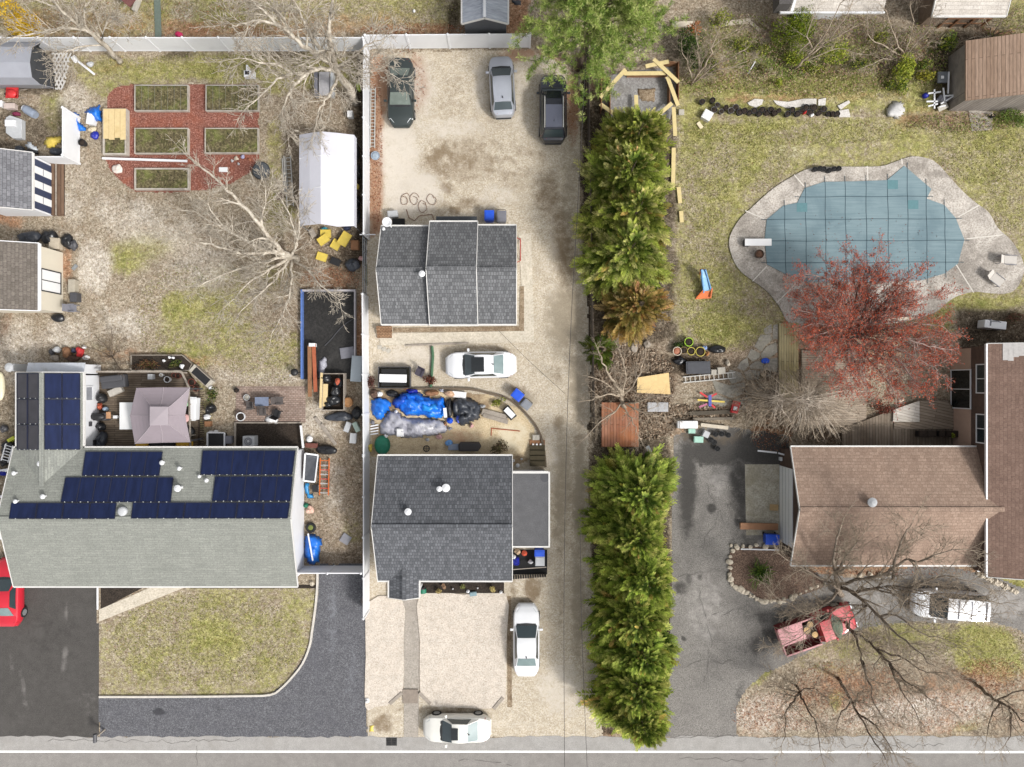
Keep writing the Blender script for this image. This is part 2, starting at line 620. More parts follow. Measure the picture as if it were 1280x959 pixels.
A_ITEMS=[(G,[(70,66),(460,66),(455,110),(330,118),(320,104),(140,106),(110,120)],.62,10),(G,(190,90,60,18),.8,10),(G,(250,88,40,14),.8,8),(G,(130,105,25,20),.6,10),(G,(345,200,14,50),.6,10),(G,(350,270,26,30),.5,12),(G,(175,315,50,28,-20),.62,14),(G,(255,405,70,52),.58,20),(G,(220,385,26,24),.75,9),(G,(235,440,40,22),.75,10),(G,(330,440,50,36),.5,16),(G,(310,350,60,30),.4,18),(G,(255,510,14,40),.5,8),(G,(110,440,40,16),.4,8),(G,(70,140,20,30),.5,10),(SA,(118,335,22,40),.85,10),(SA,(145,400,60,22,10),.65,14),(SA,(85,420,50,22),.6,12),(SA,(95,235,24,45),.5,14),(SA,(170,275,80,30,20),.62,18),(SA,(240,330,60,40),.45,20),(SA,(20,440,30,50),.65,12),(SA,(320,470,60,12),.6,10),(SA,(70,300,60,10),.6,8),(SA,(95,130,25,26),.55,10),(SA,(420,620,18,60),.5,12),(SA,(400,530,30,26,40),.6,10),(SO_SHADE,[(443,66),(462,66),(462,330),(443,330)],.9,5),(SO_SHADE,(20,165,46,36),.62,10),(SO_SHADE,(62,165,24,30),.5,10),(SO_SHADE,(430,340,26,34),.5,12),(SO_SHADE,(110,450,60,12),.45,8),(SO_SHADE,(40,105,50,14),.7,6),(SO_SHADE,(50,295,36,12),.5,8),(SO_SHADE,(225,70,30,6),.7,5),(SO_SHADE,(355,68,50,8),.6,6),(LE,(84,330,8,26),.8,5),(LE,(415,350,40,16),.6,10),(LE,(10,275,20,10),.8,6),(LE,(150,445,60,10),.6,8),(LE,(210,450,60,8),.75,6),(LE,(8,400,10,20),.5,6),(LE,(452,420,8,60),.75,4),(LE,(130,70,80,30),.25,20),(LE,(400,260,30,20),.2,10),(LE,(398,690,10,20),.3,6),(G,[(-60,-60),(580,-60),(580,50),(-60,50)],.5,10),(G,(290,15,40,25),.6,12),(G,(520,5,60,14),.6,12),(LE,[(200,26),(580,30),(580,50),(200,50)],.62,10),(LE,(80,30,120,24),.45,16),(LE,(440,30,120,16),.5,12),(LE,[(632,0),(660,0),(660,48),(632,48)],.95,4),(SO_SHADE,(568,22,10,30),.7,5),(SA,(20,45,0.1,0.1),.01,1),(G,[(842,145),(1300,140),(1300,395),(1200,395),(1190,420),(985,410),(930,440),(840,430)],.6,12),(G,(950,160,90,10),.85,8),(G,(1230,170,60,30),.8,14),(G,(865,150,20,30),.8,10),(G,(940,190,30,30),.75,12),(G,(905,410,50,26),.8,14),(G,(1240,378,60,10),.9,5),(SA,(990,190,34,10),.3,8),(G,[(842,95),(1190,80),(1190,145),(842,150)],.8,12),(G,(1000,108,120,14),.9,8),(G,(900,60,50,40),.5,16),(LE,[(860,70),(1190,30),(1190,100),(880,100)],.45,16),(LE,[(905,118),(1130,112),(1140,128),(905,130)],.5,7),(SO_SHADE,(860,60,40,40),.55,14),(SO_SHADE,(1110,75,30,30),.6,14),(LE,(1180,150,70,14),.5,10),(SA,(1200,150,40,14),.45,8),(SO_SHADE,[(1165,40),(1300,40),(1300,140),(1165,140)],.75,8),(G,(1250,155,30,12),.8,6),(G,(1270,10,30,40),.7,8),(LE,(1250,40,40,8),.7,6),(SO_SHADE,[(726,60),(742,60),(742,540),(726,540)],.85,5),(SO_SHADE,[(735,130),(846,130),(846,430),(735,430)],.7,8),(LE,[(735,60),(745,60),(745,130),(735,130)],.5,4),(LE,(712,140,10,50),.6,6),(LE,(668,68,40,8),.8,5),(SO_SHADE,[(738,540),(838,540),(846,920),(745,918)],.75,5),(LE,(760,912,40,10),.6,5),(SO_SHADE,(790,480,60,60),.42,18),(LE,(760,470,40,40),.4,14),(SO_SHADE,(860,455,40,14),.85,6),(SO_SHADE,(870,520,60,8),.9,5),(LE,(830,530,50,14),.4,10),(SO_SHADE,(970,480,40,24),.6,12),(SO_SHADE,[(1195,385),(1300,385),(1300,440),(1195,440)],.75,8),(LE,(1270,410,20,24),.5,8),(LE,(1050,440,90,50),.5,20),(LE,(965,545,30,22),.85,10),(LE,[(985,706),(1225,706),(1225,722),(985,722)],.7,5),(LE,[(990,850),(1300,830),(1300,921),(920,921),(925,870)],.38,18),(LE,(1060,855,50,24),.6,16),(LE,(1240,845,40,20),.6,12),(SA,(1160,890,60,16),.5,10),(SA,(1080,830,30,10),.4,8),(SO_SHADE,(1120,850,50,10,20),.3,10),(G,(945,835,34,18,-30),.9,8),(G,(1235,815,60,32,20),.85,12),(G,(1050,820,60,30),.4,16),(G,(1160,790,80,18,5),.55,12),(G,(1045,875,12,16),.8,6),(G,(1210,905,26,12),.6,8),(SO_SHADE,(1060,860,30,10),.3,6),(G,[(1236,722),(1300,728),(1300,740),(1262,736)],.95,3),(G,[(124,780),(238,733),(396,733),(389,800),(364,848),(338,869),(124,871)],.5,3),(G,(260,800,50,40),.72,18),(G,(205,740,20,8),.3,4),(SO_SHADE,(440,700,18,16),.4,8),(G,(440,660,16,26),.4,10),(SO_SHADE,(395,560,18,14),.6,6),(SO_SHADE,(0,560,24,200),.5,6),]  # the dark rectangle round the brown shed paints in its cast shadow
B_ITEMS=[(0,(1150,890,110,24,-4),.85,12),(0,(960,893,46,28),.75,12),(0,(1040,905,70,14),.6,8),(0,(1250,900,60,14),.4,8),(0,(60,10,0.1,0.1),.01,1),(0,(230,15,18,16),.5,8),(0,(30,425,20,20),.4,8),(1,[(845,30),(900,40),(890,110),(850,116)],.55,12),(1,(985,75,50,26),.8,10),(1,(1060,70,60,20),.6,12),(1,(930,70,30,24),.6,10),(1,(1180,66,26,26),.7,10),(1,(1125,100,40,16),.5,10),(1,(1260,150,30,10),.6,8),(1,(870,110,20,12),.5,8),(1,(465,340,8,30),.8,4),(2,[(330,66),(462,66),(462,720),(384,720),(384,470),(330,430)],.55,18),(2,(80,200,60,40),.25,20),(2,(200,220,60,30),.3,20),(2,[(380,560),(462,560),(462,720),(380,720)],.6,10),(2,(60,440,60,20),.5,10),(2,(790,470,70,60),.7,16),(2,(1100,860,160,40),.6,18),(2,(1080,800,60,24),.6,12),(2,(880,290,30,60),.3,14),(2,(900,450,60,40),.7,14),(2,(70,30,90,30),.4,16),(2,[(905,680),(1230,690),(1100,760),(910,750)],.6,8),(2,(1040,60,160,50),.5,20),(2,(1000,10,200,20),.3,10),]
inner_x=np.arange(-60,1345,2.6);inner_y=np.arange(-60,1025,2.6)
far=np.array([40,120,300,700,1600,4000,9000,18000.])
gx=np.concatenate([(-60-far)[::-1],inner_x,1345+far])
gy=np.concatenate([(-60-far)[::-1],inner_y,1025+far])
GXX,GYY=np.meshgrid(gx,gy)
Za=paint(GXX,GYY,A_ITEMS,4,7,31)
Zb=paint(GXX,GYY,B_ITEMS,4,7,77)
nx_,ny_=len(gx),len(gy)
idx_=np.arange(nx_*ny_).reshape(ny_,nx_)
q_=np.stack([idx_[:-1,:-1],idx_[1:,:-1],idx_[1:,1:],idx_[:-1,1:]],-1).reshape(-1,4)
ground=npmesh('ground',np.stack([(GXX.ravel()-CX)*S,-(GYY.ravel()-CY)*S,np.zeros(nx_*ny_)],-1),q_,MG)
for nm,Zz in(('zone',Za),('zone2',Zb)):
 at_=ground.data.attributes.new(nm,'FLOAT_COLOR','POINT')
 at_.data.foreach_set('color',Zz.reshape(-1,4).astype(np.float32).ravel())
struct(ground)
m_lot=speckle('gravel lot',[(144,128,106),(190,175,150),(210,197,174),(234,224,206)],11,.35,(184,171,150),.42,pebble=(11,(158,146,130),(210,200,184),(246,241,233)),bump=.5,stain_shade_attr=True,stain_shade=[(124,104,78),(158,146,126),(166,122,92),(224,215,202)])
LOT=[(463,66),(662,62),(700,80),(726,100),(724,180),(724,250),(728,320),(734,360),(736,420),(738,500),(734,560),(738,640),(741,720),(745,800),(750,860),(754,922),(458,922),(458,300)]
gridsheet('gravel_lot',LOT,m_lot,0.006,0.1,[(2,[(460,66),(484,66),(481,200),(478,290),(460,300)],.8,6),(2,(520,105,18,36),.7,8),(2,(478,105,14,30),.7,6),(2,(648,68,24,9),.7,6),(2,(716,130,10,44),.8,6),(2,(505,300,24,6),.3,4),(0,(568,203,60,28,-12),.55,24),(0,(600,150,40,30),.25,20),(0,(560,260,60,12),.35,12),(0,(640,225,40,16),.3,14),(0,(548,194,22,9,-20),.75,9),(0,(585,184,40,6,12),.5,8),(0,(612,214,60,7,5),.55,9),(0,(540,214,36,6,-24),.5,8),(0,(575,226,50,5,-6),.4,7),(0,(620,196,30,5,20),.45,7),(0,(686,244,20,34,-14),.55,16),(0,(704,306,15,64,-4),.65,14),(0,(712,420,8,60),.3,8),(0,(698,640,5,110),.35,6),(0,(682,820,5,60),.25,6),(0,(696,268,5,46,-12),.5,6),(3,(500,190,26,60),.7,14),(3,(525,110,22,40),.5,12),(3,(600,110,10,40),.5,10),(3,(650,120,16,60),.4,12),(3,(515,240,40,30),.7,12),(3,(620,245,30,14),.4,8),(3,(690,330,10,60),.3,8),(3,(520,445,50,20),.5,12),(3,(700,860,30,40),.5,14),(3,(690,560,8,60),.4,8),(3,(560,160,50,14),.5,10),(3,(600,905,80,8),.35,6),(0,(505,232,10,8),.5,4),(0,(560,236,9,8),.6,4),(0,(660,190,30,10,20),.4,8),(0,(585,252,12,8),.6,5),(0,(570,262,8,6),.7,3),(0,(565,120,18,30),.3,10),(0,(697,530,7,10),.7,5),(0,(723,550,6,8),.6,4),(0,(693,470,8,14),.4,5),(1,(705,400,24,44),.75,14),(1,(722,480,10,60),.65,8),(1,(702,610,12,90),.7,8),(1,(726,620,9,90),.75,6),(1,(722,750,9,80),.7,6),(0,(716,620,5,90),.3,5),(0,(700,740,6,60),.3,5),(1,(712,230,9,60),.5,6),(1,(716,760,22,60),.3,10),(1,(560,500,90,16),.3,10),(1,(655,500,14,12),.6,6),(0,(664,738,12,16),.75,6),(0,(655,752,16,6),.6,4),(0,(560,888,60,5),.55,4),(0,(480,905,14,12),.6,5),(0,(640,780,5,80),.5,3),(0,(600,437,44,4),.5,3),(0,(645,487,18,6),.5,5),(0,(700,880,30,20),.25,12),(0,(556,436,8,20),.4,5),(0,(515,545,40,8),.4,5),(1,(706,200,10,20),.4,6),(0,(640,540,30,30),.12,10),(1,(520,480,60,10),.35,6),(0,(675,600,8,50),.45,5),(2,(672,560,8,20),.35,5),],warp=6,edge=3.5,seed=5)
m_road=speckle('asphalt road',[(130,126,122),(150,146,141),(166,162,156)],22,.3,(136,131,127),.45,bump=.25,cracks=None)
m_shoulder=speckle('asphalt shoulder',[(150,147,143),(172,169,165),(186,183,178)],22,.4,(160,156,150),.45,bump=.25,cracks=None)
polysheet('road',[(-4000,940),(5200,943),(5200,1290),(-4000,1290)],m_road,0.012)
SH=[(-4000,922)]+[(x,921+rng.uniform(-1.6,1.6))for x in range(-40,1340,9)]+[(5200,922),(5200,942.5),(-4000,939.5)]
polysheet('shoulder',SH,m_shoulder,0.016)
m_line=mat('white road paint',(246,246,243),.7,.06,9,spot=(205,203,198),spotw=.3)
polysheet('road_line',[(-4000,937.4),(640,938.2),(5200,941.6),(5200,944.4),(640,941),(-4000,940.4)],m_line,0.021)
m_drvl=speckle('sealed asphalt',[(68,66,64),(84,81,78),(98,95,92)],20,.5,(96,93,90),.4,bump=.25,stain_shade_attr=True,stain_shade=[(138,134,130),(60,58,56),(110,100,90)])
gridsheet('asphalt_driveway',[(-260,730),(122,730),(124,922),(-260,922)],m_drvl,0.009,0.16,[(0,(84,765,3,16,8),.5,2),(0,(80,825,3,20,4),.5,2),(0,(30,860,4,30,-10),.35,3),(0,(110,880,16,30),.2,10),(0,(14,830,3,12),.4,3),(0,(38,895,26,8),.15,6),(1,(60,790,40,30),.3,20)],edge=.8)
m_drvg=speckle('grey gravel',[(68,68,71),(97,97,101),(130,130,134)],16,.5,(98,98,104),.4,pebble=(16,(64,64,68),(100,100,105),(166,167,170)),bump=.7,stain_shade_attr=True,stain_shade=[(60,60,64),(150,152,158),(150,130,110)])
gridsheet('gravel_driveway',[(397,705),(458,705),(459,922),(124,922),(124,872),(338,869),(364,849),(384,815),(391,790),(397,740)],m_drvg,0.011,0.1,[(0,(198,889,8,5),.8,2),(0,(455,735,6,12),.4,4),(1,(415,770,8,60),.3,6),(1,(440,850,10,50),.25,8),(2,(456,752,4,6),.6,3)],edge=1.6,warp=3)
m_drvr=speckle('old asphalt',[(100,97,93),(138,134,129),(172,167,160)],13,.45,(118,114,110),.45,bump=.35,stain_shade_attr=True,stain_shade=[(62,60,58),(186,181,176),(124,110,92)])  # first tone serves dark asphalt and the painted truck shadows
DRV=[(842,545),(868,536),(918,534),(985,545),(992,700),(1010,714),(1060,722),(1100,720),(1140,708),(1180,708),(1240,720),(1300,742),(1420,800),(1420,850),(1320,812),(1262,783),(1232,776),(1180,778),(1130,778),(1085,784),(1040,800),(985,828),(955,842),(935,858),(920,884),(922,922),(824,922),(838,800),(840,640)]
gridsheet('old_driveway',DRV,m_drvr,0.009,0.12,[(0,(858,600,12,70),.85,8),(0,(905,562,60,16,-6),.95,9),(0,(860,650,10,30),.6,8),(0,(920,560,14,30),.7,8),(0,(955,560,34,24),.98,8),(0,(852,735,10,9),.6,4),(0,(862,725,5,8),.6,3),(0,(876,720,3,5),.7,2),(0,(930,680,20,14),.5,8),(0,(955,640,8,80),.3,8),(0,(890,634,8,7),.75,3),(0,(925,610,14,50),.7,9),(0,(955,800,30,14,-30),.6,8),(0,(925,880,8,30),.5,5),(0,(876,581,3.5,3.5),.8,1.5),(0,(855,797,2.5,3),.8,1.2),(0,(927,690,20,30),.35,9),(0,(895,590,9,14),.5,6),(0,(935,610,10,20),.4,6),(1,(880,760,26,50),.4,20),(1,(850,640,5,60),.2,5),(1,(900,600,16,20),.35,8),(2,(880,548,50,8),.5,6),(1,(1250,755,40,20),.5,14),(0,(1180,735,60,14),.3,8),(0,(960,765,40,20),.4,10),(1,(1080,752,50,18),.3,10),(0,(870,850,26,40),.12,12)],edge=2,warp=5)  # dark patches beside the pickup and white van are their painted shadows
m_conc=speckle('pale concrete',[(186,176,158),(212,202,184),(230,221,204)],9,.5,(190,178,160),.4,bump=.2,rough=.9)
m_walk=speckle('grey concrete walk',[(150,142,132),(176,168,157),(194,186,176)],9,.5,(164,155,144),.45,bump=.2,rough=.9)
m_pebb=speckle('pebble bed',[(172,158,143),(216,204,189),(236,226,213)],12,.4,(205,192,176),.35,pebble=(13,(170,156,142),(220,209,195),(248,242,232)),bump=.8)
polysheet('concrete_path',[(648,292),(664,292),(668,428),(667,428),(476,432),(473,417),(651,414),(652,360)],m_conc,0.05,0.04)
polysheet('front_path',[(503,745),(524,745),(524,860),(523,921),(505,921),(505,860)],m_walk,0.03,0.02)
polysheet('pebble_bed',smoothpoly([(461,752),(503,750),(504.5,800),(504.5,858),(498,868),(486,880),(470,883),(457,883),(457.5,820)],3),m_pebb,0.08,0.07)
polysheet('pebble_bed',smoothpoly([(525,742),(580,743),(632,742),(633,800),(632,868),(626,878),(614,885),(575,884),(540,882),(530,872),(525,860),(525,800)],3),m_pebb,0.08,0.07)
m_mulch=speckle('dark mulch',[(30,26,23),(54,47,41),(86,76,66)],16,.8,(68,56,46),.4,bump=.9)
polysheet('front_flower_bed',[(527,728),(630,728),(630,741),(527,741)],m_mulch,0.1,0.09)
polysheet('corner_flower_bed',[(126,733),(182,733),(126,762)],m_mulch,0.02,0.015)
polysheet('side_flower_bed',[(238,731),(396,731),(396,735.5),(238,735.5)],m_mulch,0.02,0.015)
polysheet('entry_path',[(124,762),(196,731),(240,731),(222,738),(124,777)],m_conc,0.024,0.02)
m_dirt=speckle('dirt strip',[(122,102,80),(160,142,118),(190,174,150)],9,1.6,(100,78,58),.48,bump=.7)
polysheet('dirt_strip',[(492,410),(649,408),(650,358),(655,358),(655,414),(492,415.5)],m_dirt,0.056,0.05)
polysheet('bed_edge_dirt',[(634,745),(639,745),(640,884),(634,884)],m_dirt,0.014,0.01)
m_red=speckle('red mulch',[(84,50,44),(128,80,68),(156,106,92),(198,154,140)],10,.5,(172,92,60),.4,bump=.9)
gridsheet('red_mulch_garden',[(134,122),(140,112),(152,107),(323,105),(323,200),(312,216),(292,228),(262,236),(234,240),(170,240),(152,228),(138,212),(132,198)],m_red,0.012,0.09,edge=1.2,warp=3)
t_=NT('brick patio')
v_=t_.coord()
b_=t_.n('ShaderNodeTexBrick');t_.l(v_,b_.inputs['Vector'])
b_.inputs['Color1'].default_value=C(176,156,144);b_.inputs['Color2'].default_value=C(150,128,116)
b_.inputs['Mortar'].default_value=C(120,106,96)
b_.inputs['Scale'].default_value=1;b_.inputs['Brick Width'].default_value=.24;b_.inputs['Row Height'].default_value=.13;b_.inputs['Mortar Size'].default_value=.016
c_=t_.mix(1.0,b_.outputs['Color'],t_.ramp(t_.noise(v_,.8,5,.7),[(.3,(.78,.78,.78,1)),(.7,(1.2,1.2,1.2,1))]),'MULTIPLY')
m_brick=t_.bsdf(c_,.9,0,t_.bump(b_.outputs['Fac'],.3,-.02),.2)
polysheet('brick_patio',[(296,483),(382,483),(382,528),(294,528)],m_brick,0.03,0.028)
polysheet('shade_bed',[(294,529),(377,529),(377,566),(294,566)],m_mulch,0.03,0.028)
m_pad=speckle('garage pad concrete',[(160,154,140),(196,189,174),(216,210,196)],9,.7,(150,142,118),.5,bump=.25)
polysheet('garage_apron',[(931,580.5),(974,580.5),(974,669),(932.5,669)],m_pad,0.025,0.02)
m_flag=speckle('flagstone',[(140,136,128),(170,165,155),(190,185,174)],8,.6,(150,146,132),.5,bump=.3)
mbf=MB()
FLAG=[[(955,411),(964,405),(965,416),(958,418),(954,416)],[(950,419),(963,418),(965,425),(957,432),(951,440),(943,433)],[(966,407),(972,405),(972,424),(966,424)],[(939,436),(950,442),(949,447),(941,452),(934,446)],[(951,442),(958,433),(970,428),(972,440),(962,447),(952,449)],[(926,452),(934,447),(936,457),(930,464),(921,460)],[(937,457),(944,452),(954,452),(953,461),(938,461)],[(930,466),(937,462),(950,464),(948,475),(934,475)],[(912,462),(926,466),(930,475),(915,480),(908,470)],[(950,464),(962,449),(972,447),(972,468),(960,474)],[(890,475),(912,482),(930,478),(934,490),(915,498),(895,490)],[(934,478),(950,478),(962,482),(960,496),(940,496)],[(880,492),(894,492),(912,500),(905,510),(884,504)],[(915,501),(934,494),(945,500),(930,512),(916,510)]]
for f_ in FLAG:
 pts_=[P(x,y)for x,y in f_]
 mbf.prism([(p.x,p.y)for p in pts_],0.004,0.03+rng.uniform(0,.008))
struct(mbf.build('flagstone_path',m_flag,bevel=.01))
m_slab=speckle('pale stone slab',[(190,184,176),(214,209,203),(232,228,222)],9,.8,(176,170,160),.4,bump=.3)
for k_,f_ in enumerate([[(934,129),(943,124),(954,125),(952,131),(945,135),(936,132)],[(966,126),(984,128),(1004,124),(1020,124),(1020,131),(1000,134),(984,136),(970,131)],[(1022,125),(1032,123),(1031,132),(1022,133)],[(1046,133),(1060,126),(1062,129),(1050,138)],[(1048,139),(1060,137),(1062,147),(1048,147)]]):
 pts_=[P(x,y)for x,y in f_]
 o_=MB().prism([(p.x,p.y)for p in pts_],0.0,0.08+.01*k_).build('stone_slab',m_slab,loc=pts_[0]*1.0,world=True,bevel=.015)
 tag(o_,['small pale stone slab at the left end of the flowerpot row','longest pale stone slab behind the row of dark flowerpots','short pale stone slab touching the longest slab','narrow tilted pale stone slab at the right end of the flowerpots','square white stone slab at the right end of the flowerpots'][k_],'stone slab','pale slabs behind the flowerpots')
m_deck=speckle('pool deck concrete',[(158,150,140),(204,196,186),(230,223,213)],9,.5,(116,108,99),.5,bump=.3)
DECK=[(911,300),(922,277),(938,261),(965,237),(990,221),(1012,211),(1040,209),(1075,209),(1102,208),(1120,202),(1140,196),(1160,199),(1173,207),(1187,223),(1204,241),(1219,254),(1235,266),(1246,285),(1262,300),(1274,318),(1279,336),(1274,354),(1262,366),(1240,367),(1218,365),(1200,369),(1186,376),(1165,392),(1120,404),(1060,408),(1010,408),(986,404),(974,384),(960,366),(945,354),(926,340),(915,322)]
struct(polysheet('pool_deck',smoothpoly(DECK,4),m_deck,0.09,0.08))
COVER=[(957.6,275),(978,258),(995.7,254),(1005,236),(1029,228),(1065,227.5),(1107.5,226),(1129,208),(1163,237),(1157,249),(1179,257),(1193,273),(1204,300),(1196,330),(1180,342),(1150,351),(1080,353),(1008,353),(990,347),(981,343),(958,331),(955,300)]
t_=NT('pool cover mesh')
v_=t_.coord()
f_=t_.noise(t_.mapping(v_,scale=(.3,6,1)),1.5,4,.6)
c_=t_.ramp(f_,[(.3,C(120,143,150)),(.7,C(138,159,165))])
g_=t_.noise(v_,.35,5,.6,.4)
c_=t_.mix(t_.smooth(g_,.4,.7),c_,t_.mix(.55,c_,C(94,118,128)))
m_cover=t_.bsdf(c_,.75,0,t_.bump(t_.noise(t_.mapping(v_,scale=(.5,1.2,1)),.8,3,.5),.5,.12),.3)
pc=thing('pool_cover','large teal safety cover stretched over the freeform swimming pool','pool cover',P(1075,285))
pts_=[P(x,y)for x,y in COVER]
MB().prism([(p.x,p.y)for p in pts_],0.094,0.13).build('cover_sheet',m_cover,pc,world=True)
m_strap=mat('cover strap',(52,74,84),.8,.1)
m_patch=mat('cover patch',(96,136,142),.8,.1)
def clipseg(poly,vert,val):
 r=[]
 n=len(poly)
 for i in range(n):
  (x0,y0),(x1,y1)=poly[i],poly[(i+1)%n]
  a,b=(x0,x1)if vert else(y0,y1)
  if(a>val)!=(b>val):
   k=(val-a)/(b-a)
   r.append(y0+(y1-y0)*k if vert else x0+(x1-x0)*k)
 return min(r),max(r)
def strap(a,b,k=0.0):
 mb=MB()
 A,B=P(*a),P(*b)
 n=9
 d=(B-A)
 s_=Vector((-d.y,d.x,0)).normalized()
 pts=[A+d*(i/n)+s_*(math.sin(i*1.7+k)*.02)for i in range(n+1)]
 for i in range(n):
  mb.bar(pts[i]+Vector((0,0,.134)),pts[i+1]+Vector((0,0,.134)),.036,.008)
 mb.build('strap',m_strap,pc,world=True)
for x in(979.5,1005.5,1030,1055,1081,1108,1132.5,1156,1179):
 lo,hi=clipseg(COVER,True,x)
 strap((x,lo-7),(x+2,hi+5),x)
for y in(247,275,302,329):
 lo,hi=clipseg(COVER,False,y)
 strap((lo-7,y),(hi+7,y-1),y)
for x0,y0 in((995,254.5),(1108,226),(1133.5,251)):
 a_,b_2=P(x0,y0+11),P(x0+13,y0)
 MB().box(a_.x,b_2.x,a_.y,b_2.y,.128,.1385).build('patch',m_patch,pc,world=True)
m_joint=mat('deck joint',(222,216,206),.9,.1)
for k_,(a_,b_2)in enumerate([((992,219),(1004,233)),((931,264),(955,274)),((940,352),(958,333)),((970,379),(993,356)),((1083,208),(1084,225)),((1126,199),(1127,206)),((1223,257),(1196,272)),((1252,294),(1207,299)),((1194,331),(1216,366))]):
 o_=MB().bar(P(*a_)+Vector((0,0,.09)),P(*b_2)+Vector((0,0,.09)),.07,.01).build('pool_deck_joint',m_joint)
 struct(o_)
qc=random.Random(12)
mc=MB()
for a,b in(((846,720),(906,712)),((872,740),(890,800)),((890,800),(880,860)),((858,830),(916,826)),((900,640),(872,690)),((930,760),(890,770)),((842,922),(918,920)),((60,925),(300,926)),((560,947),(640,955)),((850,948),(960,950)),((1000,930),(1180,931)),((246,926),(247,958)),((1100,732),(1060,770)),((880,605),(905,650))):
 A_,B_=P(*a),P(*b)
 d=B_-A_
 n=max(4,int(d.length/.35))
 s_=Vector((-d.y,d.x,0)).normalized()
 pts=[A_+d*(i/n)+s_*qc.gauss(0,.09)+Vector((0,0,.0235))for i in range(n+1)]
 for i in range(n):
  if qc.random()<.88:
   mc.bar(pts[i],pts[i+1],qc.uniform(.012,.035),.003)
struct(mc.build('asphalt_cracks',mat('crack tar',(104,100,96),.9,.2,8)))
M_white=mat('white vinyl',(240,241,243),.55,.035,2.0,spot=(214,216,218),spotw=.25)
M_siding=mat('white siding',(238,239,242),.6,.04,2.0)
M_trim=mat('white trim',(228,226,222),.6,.06,3.0,spot=(180,176,168),spotw=.3)
M_glass=mat('window glass',(46,54,58),.08,.1,2,spec=.7)
M_darkglass=mat('dark glass',(26,30,32),.08,.1,2,spec=.7)
M_black=mat('black plastic',(40,40,42),.5,.2,8)
M_blackmat=mat('black rubber',(30,30,31),.85,.2,8)
M_grey=mat('grey plastic',(128,128,136),.5,.12,6)
M_dgrey=mat('dark grey plastic',(78,78,82),.5,.15,6)
M_lgrey=mat('light grey plastic',(196,198,200),.5,.08,5)
M_blue=mat('blue plastic',(38,92,222),.4,.1,5)
M_dblue=mat('dark blue plastic',(34,44,160),.4,.15,5)
M_navy=mat('navy paint',(58,66,92),.6,.1,5)
M_yellow=mat('yellow plastic',(232,206,96),.5,.1,6,spot=(206,178,84),spotw=.35)
M_red=mat('red plastic',(214,60,62),.45,.12,5)
M_orange=mat('orange plastic',(226,116,46),.45,.12,5)
M_green=mat('green plastic',(30,120,92),.55,.2,6)
M_metal=mat('galvanised metal',(176,182,188),.4,.1,6,metal=.6)
M_alu=mat('aluminium',(206,204,198),.45,.1,6,metal=.3)
M_wood=mat('new timber',(226,202,152),.75,.1,6,spot=(206,178,124),spotw=.4)
M_oldwood=mat('weathered timber',(168,158,146),.85,.16,6,spot=(126,116,104),spotw=.4)
M_brownwood=mat('brown timber',(150,108,76),.8,.18,6,spot=(108,76,54),spotw=.4)
M_redwood=mat('reddish timber',(176,98,66),.8,.18,6,spot=(140,70,48),spotw=.4)
M_paperwhite=mat('white board',(244,244,244),.6,.03,3,spot=(222,222,222),spotw=.25)
M_soil=mat('potting soil',(52,42,34),.95,.3,12,bump=.5)
M_terra=mat('terracotta',(178,118,92),.8,.12,6)
M_stone=mat('pale stone',(214,202,182),.85,.14,6)
M_conc2=mat('cast concrete',(190,184,172),.9,.12,5)
M_pink=mat('faded pink plastic',(222,176,172),.6,.1,5)
M_tarpblue=mat('blue tarp',(34,120,226),.38,.14,3,spot=(60,156,240),spotw=.4)  # lighter spots put the sheen of creased plastic into the colour
M_tarpgrey=mat('grey tarp',(172,172,182),.5,.12,4,spot=(200,200,206),spotw=.4)  # pale spots are painted sheen on the grey plastic
M_tarpblack=mat('dark tarp',(62,66,74),.42,.3,5,spot=(110,114,122),spotw=.35)  # grey spots paint a sheen over the dark plastic
M_bag=mat('black bag plastic',(34,35,38),.3,.3,7)
def R(x0,y0,x1,y1,h):
 a,b=P(x0,y0,h),P(x1,y1,h)
 return a.x,b.x,b.y,a.y
